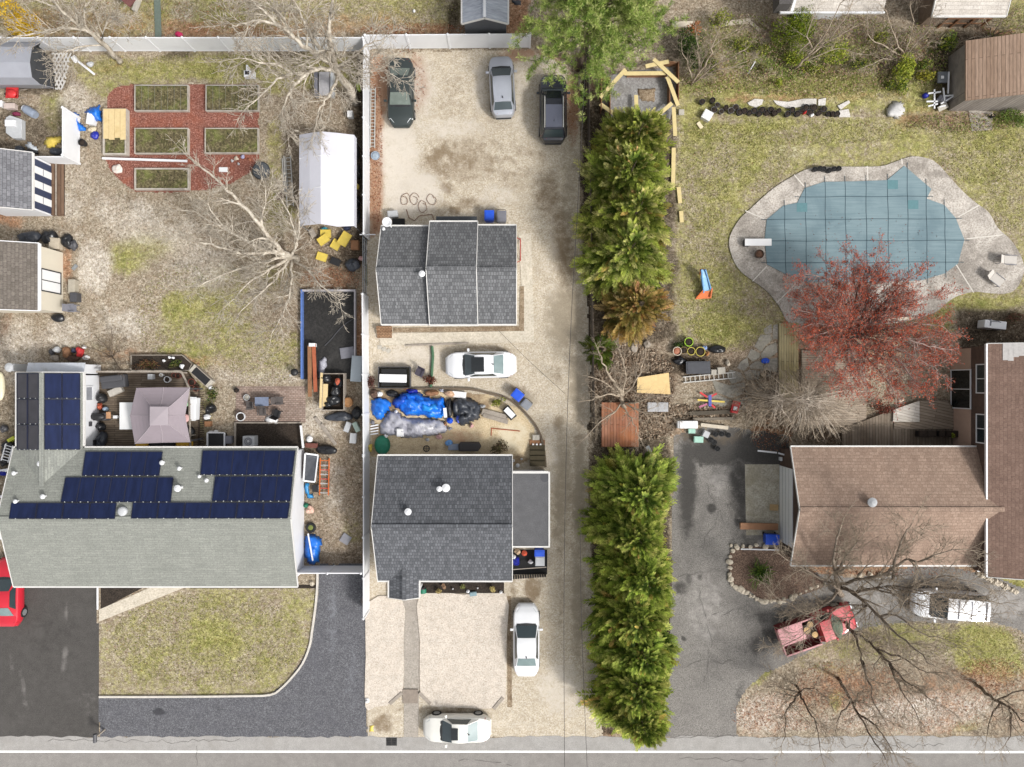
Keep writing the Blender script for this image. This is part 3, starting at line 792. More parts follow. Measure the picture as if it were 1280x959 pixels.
def gable(root,X0,X1,Y0,Y1,he,hr,axis='x',ridge=None,oh_g=.3,oh_e=.3,wm=M_siding,rm=None,tm=M_trim,z0=0.0,fascia=True,wall=True,rname='roof'):
 if axis=='x':
  r=(Y0+Y1)/2 if ridge is None else ridge
  A,B,e0,e1=X0,X1,Y0,Y1
  f=lambda u,v,z:(u,v,z)
 else:
  r=(X0+X1)/2 if ridge is None else ridge
  A,B,e0,e1=Y0,Y1,X0,X1
  f=lambda u,v,z:(v,u,z)
 k0,k1=(hr-he)/(r-e0),(hr-he)/(e1-r)
 if wall:
  w=MB()
  a,b,c,d=A+oh_g,B-oh_g,e0+oh_e,e1-oh_e
  zc,zd=he+k0*oh_e-.13,he+k1*oh_e-.13
  vs=[]
  for u in(a,b):
   vs+=[f(u,c,z0),f(u,d,z0),f(u,d,zd),f(u,r,hr-.13),f(u,c,zc)]
  fs=[(0,1,2,3,4),(9,8,7,6,5),(0,5,6,1),(1,6,7,2),(2,7,8,3),(3,8,9,4),(4,9,5,0)]
  w.add(vs,fs)
  w.build('wall',wm,root,world=True)
 q=MB()
 q.slab([f(A,e0,he),f(B,e0,he),f(B,r,hr),f(A,r,hr)],.11)
 q.slab([f(A,r,hr),f(B,r,hr),f(B,e1,he),f(A,e1,he)],.11)
 ro=q.build(rname,rm,root,world=True)
 cap=MB()
 cap.bar(f(A,r,hr+.012),f(B,r,hr+.012),.3,.03)
 cap.build('ridge_cap',rm,ro,world=True)
 if fascia:
  t=MB()
  t.bar(f(A-.01,e0-.05,he-.08),f(B+.01,e0-.05,he-.08),.1,.13)
  t.bar(f(A-.01,e1+.05,he-.08),f(B+.01,e1+.05,he-.08),.1,.13)
  for u in(A-.03,B+.03):
   t.bar(f(u,e0-.04,he-.07),f(u,r,hr-.06),.045,.15)
   t.bar(f(u,e1+.04,he-.07),f(u,r,hr-.06),.045,.15)
  t.build('trim',tm,root,world=True)
 return ro
def window(root,c,wdt,hgt,face,frame_m=M_white,glass_m=M_glass,bars=1,name='window',label=None):
 d={'e':(1,0),'w':(-1,0),'n':(0,1),'s':(0,-1)}[face]
 t=(-d[1],d[0])
 mb=MB()
 cx,cy,cz=c
 def bx(u0,u1,z0,z1,dep0,dep1):
  xs=sorted([cx+t[0]*u0+d[0]*dep0,cx+t[0]*u1+d[0]*dep1])
  ys=sorted([cy+t[1]*u0+d[1]*dep0,cy+t[1]*u1+d[1]*dep1])
  return(xs[0],xs[1],ys[0],ys[1],cz+z0,cz+z1)
 a,b,fw=wdt/2,hgt/2,.07
 for u0,u1,z0,z1 in((-a,a,b-fw,b),(-a,a,-b,-b+fw),(-a,-a+fw,-b+fw,b-fw),(a-fw,a,-b+fw,b-fw)):
  mb.box(*bx(u0,u1,z0,z1,0.0,.06))
 for i in range(bars):
  u=-a+(i+1)*wdt/(bars+1)
  mb.box(*bx(u-.025,u+.025,-b+fw,b-fw,0.0,.05))
 o=mb.build(name,frame_m,root,world=True)
 MB().box(*bx(-a+fw,a-fw,-b+fw,b-fw,0.0,.025)).build('pane',glass_m,o,world=True)
 if label:
  o['label']=label
 return o
def onplane(px,py,z0,gx,gy):
 u,v=(px-CX)*S,-(py-CY)*S
 m=gx*u+gy*v
 z=(z0+m)/(1+m/H)
 k=1-z/H
 return Vector((u*k,v*k,z))
def vent_pipe(root,p,r=.06,h=.35,m=M_white,cap=False):
 mb=MB()
 prof=[(r,p[2]-.12),(r,p[2]+h)]
 if cap:
  prof+=[(r*2.2,p[2]+h),(r*2.2,p[2]+h+.06),(r*.6,p[2]+h+.14)]
 mb.lathe(prof,12,(p[0],p[1]))
 return mb.build('vent_pipe',m,root,world=True,smooth=False)
m_shA=shingle('light grey shingles',(142,144,137),(152,154,146),'x',.16,.7,.93,(128,130,122),.3,.05)
m_shA2=shingle('light grey shingles wing',(142,144,138),(157,159,151),'y',.16,1.0,.86,(146,148,140),.35,.07)
X0,X1,Y0,Y1=R(18,560,371.5,733,2.6)
X0=P(17,650,2.6).x
yr=P(0,648.5,4.0).y
HA=thing('ranch_house','long ranch house with light grey roof covered in dark blue solar panels','house',((X0+X1)/2,(Y0+Y1)/2,0))
gable(HA,X0,X1,Y0,Y1,2.6,4.0,'x',yr,.34,.3,M_siding,m_shA)
kN=1.4/(Y1-yr)
wx0,wx1=P(20.5,0,2.6).x,P(103.5,0,2.6).x
wr=P(52,0,3.35).x
wy1=P(0,466,2.7).y
gable(HA,wx0,wx1,Y1-2.6,wy1,2.6,3.35,'y',wr,.15,.3,M_siding,m_shA2,rname='wing_roof')
M_solar=None
t_=NT('solar cells')
v_=t_.coord()
f_=t_.noise(t_.mapping(v_,scale=(3,.6,1)),1.2,3)
c_=t_.ramp(f_,[(.3,C(22,34,70,.75)),(.7,C(34,48,92,.75))])
M_solar=t_.bsdf(c_,.3,0,None,.3,.1)
t_=NT('dark solar cells')
c_=t_.ramp(t_.noise(t_.coord(),1.5,3),[(.3,C(46,44,50)),(.7,C(62,60,66))])
M_solar2=t_.bsdf(c_,.35,0,None,.4,.2)
M_frame=mat('panel frame',(34,38,60),.5,.1)
M_clip=mat('panel clamp',(190,192,190),.5,.1)
def panel(quad,zpl,m=M_solar,root=HA):
 z0,gx,gy=zpl
 pts=[onplane(x,y,z0+.1,gx,gy)for x,y in quad]
 o=MB().slab([pts[3],pts[2],pts[1],pts[0]],.04).build('solar_panel',m,root,world=True)
 n=Vector((-gx,-gy,1)).normalized()*.012
 cl=MB()
 for f in(.25,.75):
  c=pts[3].lerp(pts[2],f)
  cl.cbox(c.x,c.y,.06,.05,c.z-.05,c.z+.03)
 cl.build('mounting_clamp',M_clip,o,world=True)
 mb=MB()
 for i in range(4):
  a,b=pts[i]+n,pts[(i+1)%4]+n
  mb.bar(a,b,.035,.02)
 mb.build('panel_frame',M_frame,o,world=True)
 return o
plN=(2.6+kN*Y1,0.0,-kN)
def prow(xa0,xa1,xb0,xb1,ya,yb,n,gap=.6,pl=plN,m=M_solar):
 for i in range(n):
  f0,f1=i/n,(i+1)/n
  panel([(xa0+(xa1-xa0)*f0+gap/2,ya),(xa0+(xa1-xa0)*f1-gap/2,ya),(xb0+(xb1-xb0)*f1-gap/2,yb),(xb0+(xb1-xb0)*f0+gap/2,yb)],pl,m)
prow(107,203.5,102.5,199,565,594.5,5)
prow(253.5,369.5,250.5,365.5,563.5,593.5,6)
prow(82,217,76,213.5,597,627.5,7)
prow(269,366,265,363,596,626.5,5)
prow(14,146,11,144,629,649-.6,4,1.2)
prow(166,363,163.5,360,628.6,648,6,1.2)
kw=.75/(wx1-wr)
plE=(2.6+kw*wx1,-kw,0.0)
kw2=.75/(wr-wx0)
plW=(2.6-kw2*wx0,kw2,0.0)
for ya,yb in((467,498),(499.5,530),(531.5,562)):
 for xa,xb in((56,77),(78.3,100)):
  panel([(xa,ya),(xb,ya),(xb,yb),(xa,yb)],plE)
 for xa,xb in((21.5,34),(35,48)):
  panel([(xa,ya),(xb,ya),(xb,yb),(xa,yb)],plW,M_solar2)
for x,y,r,h in((54,579,.08,.3),(21,591,.06,.25),(23,626,.06,.25),(57,620,.07,.25),(205,578,.07,.25),(227,585,.06,.3),(227,609,.1,.5),(251,595,.05,.2),(260,600,.06,.2)):
 vent_pipe(HA,onplane(x,y,*plN),r,h,M_white,True)
p=onplane(154,639,*plN)
MB().lathe([(.3,p.z-.1),(.3,p.z+.14),(.24,p.z+.2),(.1,p.z+.24)],20,(p.x,p.y)).build('skylight_dome',M_lgrey,HA,world=True,smooth=True)
wxw=wx1-.3
window(HA,(wxw,P(0,492,1.5).y,1.5),1.0,.8,'e',M_white,mat('window screen',(150,152,158),.5),0)
mb=MB()
for yy,z,w_,h_ in((553,.7,.35,.35),(530,1.2,.3,.3),(478,1.9,.25,.25)):
 y_=P(0,yy,z).y
 mb.box(wxw,wxw+.05,y_-w_/2,y_+w_/2,z,z+h_)
mb.build('meter_box',M_dgrey,HA,world=True)
lt=thing('lean_to','low white lean-to roof against the north end of the panelled wing','lean-to',P(72,466))
a,b=P(35,453.5,1.9),P(104,467,2.1)
mb=MB();mb.slab([(a.x,b.y,2.1),(b.x,b.y,2.1),(b.x,a.y,1.9),(a.x,a.y,1.9)],.06)
mb.build('roof',mat('lean-to roof',(212,216,224),.5,.08,3,spot=(170,168,160),spotw=.4),lt,world=True)
mb=MB();mb.box(a.x+.1,b.x-.1,b.y,a.y-.1,0,1.82);mb.build('wall',M_siding,lt,world=True)
mb=MB();mb.cbox(P(34,460).x,P(34,460).y,.5,.5,0,1.6);mb.lathe([(.28,1.6),(.3,1.7),(.15,1.78)],14,(P(34,460).x,P(34,460).y))
mb.build('vent_stack',M_lgrey,lt,world=True)
m_shB=shingle('charcoal shingles',(100,101,103),(132,133,135),'x',.22,.17,.74,None,.4,.05)
m_shC=shingle('slate shingles',(88,90,94),(118,120,125),'x',.22,.17,.74,None,.4,.05)
HB=thing('middle_cottage','small cottage with charcoal shingle roof and raised middle section','house',P(560,352))
X0,X1,Y0,Y1=R(477,283,645,405,2.5)
yr=P(0,337,4.2).y
xa,xb=P(537,0,3).x,P(596.5,0,3).x
gable(HB,X0,xa+.2,Y0,Y1,2.5,4.2,'x',yr,.12,.12,M_siding,m_shB)
gable(HB,xb-.2,X1,Y0,Y1+.05,2.5,4.2,'x',yr,.12,.12,M_siding,m_shB)
gable(HB,xa,xb,Y0-.05,Y1+.22,2.78,4.62,'x',yr,.06,.12,M_siding,m_shB)
a,b=P(545,270,2.2),P(596,278,2.2)
MB().slab([(a.x,Y1,2.3),(b.x,Y1,2.3),(b.x,a.y,2.1),(a.x,a.y,2.1)],.08).build('porch_roof',mat('dark porch roof',(58,62,66),.7),HB,world=True)
for x in(a.x+.1,b.x-.1):
 MB().cbox(x,a.y-.1,.1,.1,0,2.05).build('porch_post',M_white,HB,world=True)
kB=1.7/(Y1-yr)
for x,y,r,h in((528,343,.09,.2),(480,287,.05,.15),(574,290,.05,.12)):
 vent_pipe(HB,onplane(x,y,2.55+kB*Y1,0,-kB),r,h,M_white,True)
for px,w_ in((505,1.1),(566,.9),(622,1.2)):
 window(HB,(P(px,0,1.5).x,Y0+.1,1.5),w_,1.1,'s',M_white,M_glass,1)
d=MB();x_=P(546,0,1).x;d.box(x_-.45,x_+.45,Y0+.03,Y0+.08,.3,2.3)
do=d.build('door',M_white,HB,world=True)
MB().cbox(x_+.35,Y0+.01,.06,.06,1.2,1.26).build('handle',M_metal,do,world=True)
dish=MB();p=P(484,278,2.7)
dish.lathe([(.02,2.62),(.2,2.68),(.32,2.8),(.3,2.81),(.18,2.71),(.02,2.66)],18,(p.x,p.y));dish.tube([(p.x,p.y,2.64),(p.x+.3,p.y-.35,2.5)],.03)
dish.build('satellite_dish',M_white,HB,world=True,smooth=True)
st=thing('brick_steps','brown brick steps at the west end of the middle cottage','steps',P(481,415))
m_bs=planks('brick step',(150,116,88),(176,142,112),'x',.1,.22)
for i,(y,z)in enumerate(((411,.45),(415.5,.3),(420,.15))):
 a=P(481,y)
 MB().cbox(a.x,a.y,1.0,.3,0,z).build('step',m_bs,st,world=True)
HC=thing('front_cottage','front cottage with slate grey shingle roof, flat dark annex and small porch gable','house',P(556,650))
X0,X1,Y0,Y1=R(472.5,570,640,726,2.6)
yr=P(0,658.5,4.6).y
gable(HC,X0,X1,Y0,Y1,2.6,4.6,'x',yr,.18,.25,M_siding,m_shC)
kC=(4.6-2.6)/(Y1-yr);kS=(4.6-2.6)/(yr-Y0)
plCN=(2.6+kC*Y1,0,-kC)
for x,y,r,h in((511,638.5,.1,.3),(550,610,.08,.4),(558,609,.12,.3)):
 vent_pipe(HC,onplane(x,y,*plCN),r,h,M_white,True)
px0,px1=P(486.5,0,2.62).x,P(523.5,0,2.62).x
pr=P(505,0,3.1).x
m_shC2=shingle('slate shingles porch',(88,90,94),(118,120,125),'y',.22,.17,.74,None,.4,.05)
gable(HC,px0,px1,P(0,747,2.62).y,Y0+1.4,2.62,3.05,'y',pr,.05,.05,M_siding,m_shC2,wall=False,rname='porch_roof')
for x in(px0+.15,px1-.15):
 MB().cbox(x,P(0,746,2.5).y+.12,.12,.12,0,2.52).build('porch_post',M_white,HC,world=True)
a=P(505,738)
MB().cbox(a.x,a.y,2.2,1.1,0,.2).build('porch_slab',m_conc,HC,world=True)
dd=MB();dd.box(pr-.45,pr+.45,Y0+.19,Y0+.24,.2,2.2);dd=dd.build('door',mat('grey door',(120,124,130),.5),HC,world=True)
MB().cbox(pr+.34,Y0+.16,.06,.06,1.1,1.16).build('handle',M_metal,dd,world=True)
for px in(560,606):
 window(HC,(P(px,0,1.5).x,Y0+.25,1.5),1.3,1.1,'s',M_white,M_glass,1)
ax0,ax1,ay0,ay1=R(641,590,687.5,684.5,2.7)
m_flat=speckle('flat membrane roof',[(94,94,96),(104,104,106),(114,114,116)],16,.4,(98,98,101),.4,bump=.15)
MB().box(ax0,ax1-.1,ay0+.1,ay1-.1,2.55,2.68).build('flat_roof',m_flat,HC,world=True)
MB().box(ax0,ax1-.25,ay0+.2,ay1-.2,0,2.55).build('annex_wall',M_siding,HC,world=True)
e=MB();e.box(ax1-.1,ax1,ay0,ay1,2.5,2.72);e.box(ax0,ax1-.1,ay0,ay0+.1,2.5,2.72);e.box(ax0,ax1-.1,ay1-.1,ay1+.05,2.5,2.72)
e.build('roof_edge',M_trim,HC,world=True)
p=P(681,597,2.68)
MB().lathe([(.3,2.682),(.3,2.688)],18,(p.x,p.y)).build('roof_patch',M_dgrey,HC,world=True)
window(HC,(ax0+1.2,ay1-.2,1.5),1.0,1.0,'n',M_white,M_glass,0)
m_shD=shingle('brown shingles',(154,131,115),(172,149,132),'x',.2,.3,.86,(128,104,90),.3,.1)
m_shE=shingle('brown shingles main',(132,108,96),(146,121,108),'y',.2,.28,.88,(104,84,74),.35,.1)
M_brown=planks('brown board siding',(92,76,68),(104,86,77),'y',.2,6)
M_tan=mat('pink tan wall',(196,168,150),.8,.06,3)
HD=thing('garage','attached garage with pinkish brown roof beside the old asphalt drive','garage',P(1110,640))
X0,X1,Y0,Y1=R(989,559,1240,706.5,2.6)
X1=P(1233,0,3.5).x
yr=P(0,637,4.0).y
gable(HD,X0,X1+1.3,Y0,Y1,2.6,4.0,'x',yr,.3,.3,M_brown,m_shD)
kD=1.4/(Y1-yr)
p=onplane(1087,627,2.6+kD*Y1,0,-kD)
MB().lathe([(.14,p.z-.15),(.14,p.z+.3),(.3,p.z+.3),(.3,p.z+.36),(.1,p.z+.46)],20,(p.x,p.y)).build('roof_vent',M_lgrey,HD,world=True,smooth=False)
gx=X0+.3
gd=MB();y0_,y1_=P(0,676,.1).y,P(0,582,.1).y
gd.box(gx-.06,gx,y0_,y1_,.05,2.15)
gdo=gd.build('garage_door',mat('white garage door',(252,253,254),.5,.03,2),HD,world=True)
g2=MB()
for i in range(1,4):
 g2.box(gx-.066,gx-.06,y0_+.03,y1_-.03,.05+i*.525-.012,.05+i*.525+.012)
g2.build('panel_seam',M_grey,gdo,world=True)
HE=thing('brown_house','brown split-level house with brown roof at the right edge','house',P(1300,570))
X0=P(1234.5,0,3.75).x
Y1,Y0=P(0,430,3.75).y,P(0,721,3.75).y
X1=X0+10.5
gable(HE,X0,X1,Y0,Y1,3.75,5.4,'y',None,.1,.1,M_brown,m_shE)
wx=X0+.1
a1,a0=P(0,437,.2).y,P(0,560,.2).y
MB().box(wx-.05,wx,a0,a1,.02,2.05).build('lower_wall',M_tan,HE,world=True)
y_=P(0,486.5,1.2).y
w_=window(HE,(wx-.05,y_,1.12),2.65,2.05,'w',M_white,M_darkglass,1,'glass_door')
y_=P(0,473.5,3.1).y
window(HE,(wx,y_,3.05),1.9,.95,'w',M_white,M_glass,1)
y_=P(0,536,3.1).y
window(HE,(wx,y_,3.05),1.9,.95,'w',M_white,M_glass,1)
mb=MB();mb.bar((X0-.06,Y0,3.72),(X0-.06,Y1,3.72),.1,.12);mb.build('gutter',M_white,HE,world=True)
a,b=P(1252,430,3.9),P(1274,451,3.95)
mb=MB()
for i in range(4):
 x_=a.x+(b.x-a.x)*(i+.5)/4
 y2=b.y+rng.uniform(-.1,.3)
 k_=1.65/5.25
 mb.slab([(x_-.14,y2,3.775+k_*(x_-.14-X0)),(x_+.14,y2,3.775+k_*(x_+.14-X0)),(x_+.14,Y1+.01,3.775+k_*(x_+.14-X0)),(x_-.14,Y1+.01,3.775+k_*(x_-.14-X0))],.02)
mb.build('pale_roof_patch',mat('bare roof patch',(206,202,198),.8),HE,world=True)
m_shF=shingle('pale shingles',(196,188,178),(210,203,194),'x',.2,.6,.85,(170,160,148),.3,.08)
HF=thing('pale_roof_house','house with pale shingle roof and white ridge at the top edge','house',P(1045,-40))
X0,X1,Y0,Y1=R(974,-110,1104,17,2.4)
gable(HF,X0,X1,Y0,Y1,2.4,4.1,'x',None,1.8,.9,M_siding,m_shF,fascia=False)
ca=P(982,4,3.3)
MB().cbox(ca.x,ca.y+.5,.8,1.1,2.2,3.3).build('chimney',mat('dark chimney',(92,88,86),.9,.2,8),HF,world=True)
mb=MB();mb.bar((P(990,0,2.7).x,Y0+.0,2.66),(P(1006,0,3.6).x,Y0+2.2,3.5),.16,.05);mb.bar((X0,Y0-.03,2.55),(X1,Y0-.03,2.55),.1,.12)
mb.build('trim',M_white,HF,world=True)
HG=thing('white_porch_house','house with pale sloping roof and open back porch at the top right','house',P(1215,-30))
X0,X1,Y0,Y1=R(1166,-120,1258,19,2.6)
gable(HG,X0,X1,Y0,Y1,2.6,4.2,'x',None,.6,.6,mat('brown back wall',(128,110,94),.8,.25,4),m_shF)
yy=P(0,36).y
for px in(1172,1187,1205,1224):
 q=P(px,36)
 MB().cbox(q.x,yy+.1,.12,.12,0,1.2).build('porch_post',M_brownwood,HG,world=True)
mb=MB();q0,q1=P(1172,36),P(1226,36)
mb.bar((q0.x,yy+.1,1.15),(q1.x,yy+.1,1.15),.1,.08);mb.bar((q0.x,yy+.1,.5),(q1.x,yy+.1,.5),.06,.06)
mb.build('porch_rail',M_brownwood,HG,world=True)
m_shS1=shingle('shed grey shingles',(112,112,116),(136,136,140),'y',.2,.34,.7)
S1=thing('grey_shed','grey-roofed shed with navy and white striped doors facing the ramp','shed',P(20,228))
X1=P(39.5,0,2.2).x
Y1,Y0=P(0,191,2.2).y,P(0,262,2.2).y
X0=X1-3.4
gable(S1,X0,X1,Y0,Y1,2.2,3.0,'y',None,.1,.1,M_siding,m_shS1,fascia=True)
wx=X1-.1
n_=7
yA,yB=Y1-.25,Y0+.2
for i in range(n_):
 f0,f1=yA+(yB-yA)*i/n_,yA+(yB-yA)*(i+1)/n_
 if i%2==0:
  MB().box(wx,wx+.03,min(f0,f1),max(f0,f1),.1,2.0).build('navy_panel',M_navy,S1,world=True)
 else:
  o=MB().box(wx,wx+.05,min(f0,f1),max(f0,f1),.1,1.95).build('door_leaf',M_paperwhite,S1,world=True)
  MB().box(wx+.05,wx+.06,min(f0,f1)+.02,max(f0,f1)-.02,1.0,1.04).build('seam',M_navy,o,world=True)
rp=thing('wooden_ramp','brown boarded ramp in front of the striped shed doors','ramp',P(70,232))
a,b=P(58,202),P(81,270)
m_ramp=planks('ramp boards',(106,84,68),(128,104,86),'y',.2,4)
MB().add([(a.x,b.y,.25),(b.x,b.y,.06),(b.x,a.y,.06),(a.x,a.y,.25),(a.x,b.y,0),(b.x,b.y,0),(b.x,a.y,0),(a.x,a.y,0)],[(0,1,2,3),(4,7,6,5),(0,4,5,1),(1,5,6,2),(2,6,7,3),(3,7,4,0)]).build('deck',m_ramp,rp,world=True)
MB().bar((P(72,0).x,b.y,.16),(P(72,0).x,a.y,.16),.08,.05).build('edge_rail',M_oldwood,rp,world=True)
m_shS2=shingle('shed brown shingles',(108,101,94),(128,120,112),'y',.2,.3,.75)
S2=thing('tan_shed','tan shed with brown-grey roof, white trim and glazed white doors','shed',P(30,350))
M_tanwall=mat('tan siding',(222,214,196),.7,.03,2)
X1=P(46.5,0,2.7).x
Y1,Y0=P(0,304.5,2.6).y,P(0,388,2.6).y
gable(S2,X1-4.2,X1,Y0,Y1,2.6,3.4,'y',None,.1,.1,M_tanwall,m_shS2,tm=M_white)
MB().box(X1-.02,X1+.06,Y0,Y1,2.45,2.62).build('white_fascia',M_white,S2,world=True)
y_=P(0,352,1.3).y
window(S2,(X1-.1,y_,1.25),1.5,2.0,'e',mat('black frame',(44,46,52),.5),M_paperwhite,1,'double_door')
S3=thing('storage_tunnel','light grey fabric storage shelter with dark open end in the top left corner','shelter',P(10,85))
m_fab=mat('grey shelter fabric',(166,168,176),.55,.06,1.5)
sx1=P(37,0,2.5).x;sx0=sx1-4.6
prof=[(P(0,111).y,.05),(P(0,107,1.4).y,1.5),(P(0,96.5,2.35).y,2.3),(P(0,78,2.5).y,2.5),(P(0,58,2.35).y,2.3),(P(0,54,1.4).y,1.5),(P(0,50).y,.05)]
mb=MB()
vs=[]
for x in(sx0,sx1-.15,sx1+.5 if False else sx1):
 vs+=[(x,y,z)for y,z in prof]
n=len(prof)
fs=[(i*n+j,(i+1)*n+j,(i+1)*n+j+1,i*n+j+1)for i in range(2)for j in range(n-1)]
mb.add(vs,fs)
o=mb.build('cover',m_fab,S3,world=True)
so=o.modifiers.new('thick','SOLIDIFY');so.thickness=.04
mb=MB()
bx=P(68,0).x
ev=[(sx1,y,z-.03)for y,z in prof[1:-1]]
base=[(bx,P(0,112).y,.02),(bx+.1,P(0,82).y,.02),(P(52,0).x,P(0,58).y,.02)]
vv=ev+base
mb.add(vv,[(0,1,5),(1,2,5),(2,6,5),(2,3,6),(3,7,6),(3,4,7)])
mb.build('end_flap',mat('dark end flap',(66,68,72),.7,.2,3),S3,world=True)
m_shS4=planks('brown board roof',(160,134,114),(178,152,132),'y',.2,5)
S4=thing('brown_shed','large brown shed with ribbed boards and grey end wall by the brush','shed',P(1265,92))
X0=P(1207.5,0,2.0).x
Y1,Y0=P(0,51,2.0).y,P(0,125.5,2.0).y
gable(S4,X0,X0+8.5,Y0,Y1,2.0,3.4,'y',None,.1,.12,planks('grey barn boards',(140,132,124),(160,152,144),'y',.25,4),m_shS4,fascia=False)
S5=thing('gazebo_shed','light grey gable shed with white ridge beyond the long fence','shed',P(606,10))
X0,X1,Y0,Y1=R(578,-40,634.5,29,2.6)
m_gz=planks('grey metal roof',(172,178,188),(180,186,196),'x',.3,8,.9)
gable(S5,X0,X1,Y0,Y1,2.6,3.3,'y',None,.1,.1,mat('dark shed wall',(90,92,96),.8,.15,3),m_gz)
mb=MB();xr=(X0+X1)/2;mb.bar((xr,Y0,3.33),(xr,Y1,3.33),.16,.05);mb.build('ridge_strip',M_white,S5,world=True)
S6=thing('carport_tent','white fabric carport tent with peaked roof along the fence','tent',P(412,230))
m_tent=mat('white tent fabric',(214,214,223),.6,.03,1.2,spot=(206,206,218),spotw=.3)
rx=P(401,0,2.75).x
xw,xe=P(374.5,0,2.1).x,P(442.5,0,2.1).x
ys=[P(0,y,2.5).y for y in(166,196,205,235,241.5,281)]
mb=MB();vs=[]
for i,y in enumerate(ys):
 ze=2.1+(.0 if i%2==0 else.02)
 sag=.03 if i in(0,5)else 0
 vs+=[(xw-.02,y,1.5),(xw,y,ze),((xw+rx)/2,y,(ze+2.75)/2+.05-sag),(rx,y,2.75-sag),((xe+rx)/2,y-(.12 if i==5 else 0),(ze+2.75)/2+.05-sag),(xe,y,ze),(xe+.02,y,1.5)]
n=7
mb.add(vs,[(i*n+j,i*n+j+1,(i+1)*n+j+1,(i+1)*n+j)for i in range(5)for j in range(n-1)])
o=mb.build('canopy',m_tent,S6,world=True)
so=o.modifiers.new('thick','SOLIDIFY');so.thickness=.02
mb=MB()
for y in(ys[1],ys[3]):
 mb.tube([(xw,y,2.13),(rx,y,2.785),(xe,y,2.13)],.03)
mb.build('roof_rib',M_white,S6,world=True)
for y in(ys[0]-.1,ys[2],ys[4],ys[5]+.1):
 for x in(xw+.05,xe-.05):
  MB().tube([(x,y,0),(x,y,2.08)],.03).build('pole',M_metal,S6,world=True)
m_dk=planks('old deck boards',(112,98,84),(136,122,106),'x',.15,3.6,.3,(80,68,56))
dk=thing('back_deck','weathered wooden deck behind the panelled house','deck',P(180,512))
dpoly=[P(x,y)for x,y in((126,465),(236,465),(250,484),(250,562),(126,562))]
MB().prism([(p.x,p.y)for p in dpoly],0,.35).build('deck_boards',m_dk,dk,world=True)
mb=MB();mb.bar(P(133,465)+Vector((0,0,1.15)),P(237,465)+Vector((0,0,1.15)),.12,.06)
mb.bar(P(237,465)+Vector((0,0,1.15)),P(246,484)+Vector((0,0,1.15)),.12,.06);mb.bar(P(246,484)+Vector((0,0,1.15)),P(248,560)+Vector((0,0,1.15)),.1,.06)
for px,py in((134,465),(155,465),(176,465),(197,465),(218,465),(236,466),(246,486),(247,505),(247,524),(247,543),(248,559)):
 q=P(px,py);mb.cbox(q.x,q.y,.09,.09,.3,1.2)
mb.build('railing',M_oldwood,dk,world=True)
mb=MB()
for i in range(26):
 q=P(253,490+i*2.8);mb.cbox(q.x,q.y,.5,.05,.3,.34)
mb.build('lattice_step',mat('dark lattice',(70,56,50),.8),dk,world=True)
S7=thing('gazebo_canopy','mauve grey square gazebo canopy with raised centre cap','gazebo',P(200,520))
m_can=mat('mauve canopy fabric',(152,141,147),.75,.04,2)
m_can2=mat('pale canopy piping',(172,162,167),.75,.04,2)
corn=[P(168.5,555,2.3),P(238,553,2.3),P(237.5,484.5,2.3),P(170.5,485,2.3)]
midp=[P(203,553,2.3),P(231,519,2.42),P(204,484,2.42),P(162.5,519,2.42)]
midp=[P(203,553.5,2.3),P(231.5,519.5,2.3),P(204,484.3,2.3),P(162.5,519.5,2.3)]
cc=P(200,520,3.0)
inn=[Vector((cc.x+sx*.55,cc.y+sy*.55,3.0))for sx,sy in((-1,-1),(1,-1),(1,1),(-1,1))]
mb=MB()
N=6
for i in range(4):
 a,m_,b=corn[i],midp[i],corn[(i+1)%4]
 ia,ib=inn[i],inn[(i+1)%4]
 im=(ia+ib)/2
 for p0,p1,i0,i1 in((a,m_,ia,im),(m_,b,im,ib)):
  rows=[]
  for k in range(N+1):
   f=k/N
   sag=-.12*math.sin(math.pi*f)
   A_=p0.lerp(i0,f)+Vector((0,0,sag));B_=p1.lerp(i1,f)+Vector((0,0,sag*(.9)))
   rows+=[A_,B_]
  mb.add(rows,[(2*k,2*k+1,2*k+3,2*k+2)for k in range(N)])
o=mb.build('canopy',m_can,S7,world=True)
so=o.modifiers.new('thick','SOLIDIFY');so.thickness=.02
mb=MB()
for i in range(4):
 for a,b in((corn[i],inn[i]),(midp[i],(inn[i]+inn[(i+1)%4])/2)):
  pts=[a.lerp(b,k/N)+Vector((0,0,-.12*math.sin(math.pi*k/N)+.012))for k in range(N+1)]
  mb.tube(pts,.022,4)
mb.build('piping',m_can2,S7,world=True)
mb=MB();mb.add([Vector((cc.x+sx*.6,cc.y+sy*.6,3.12))for sx,sy in((-1,-1),(1,-1),(1,1),(-1,1))]+[Vector((cc.x,cc.y,3.2))],[(0,1,4),(1,2,4),(2,3,4),(3,0,4),(3,2,1,0)])
mb.build('top_cap',m_can2,S7,world=True)
for c_ in corn:
 q=c_.lerp(cc,.05);MB().cbox(q.x,q.y,.1,.1,.35,2.3).build('post',M_dgrey,S7,world=True)
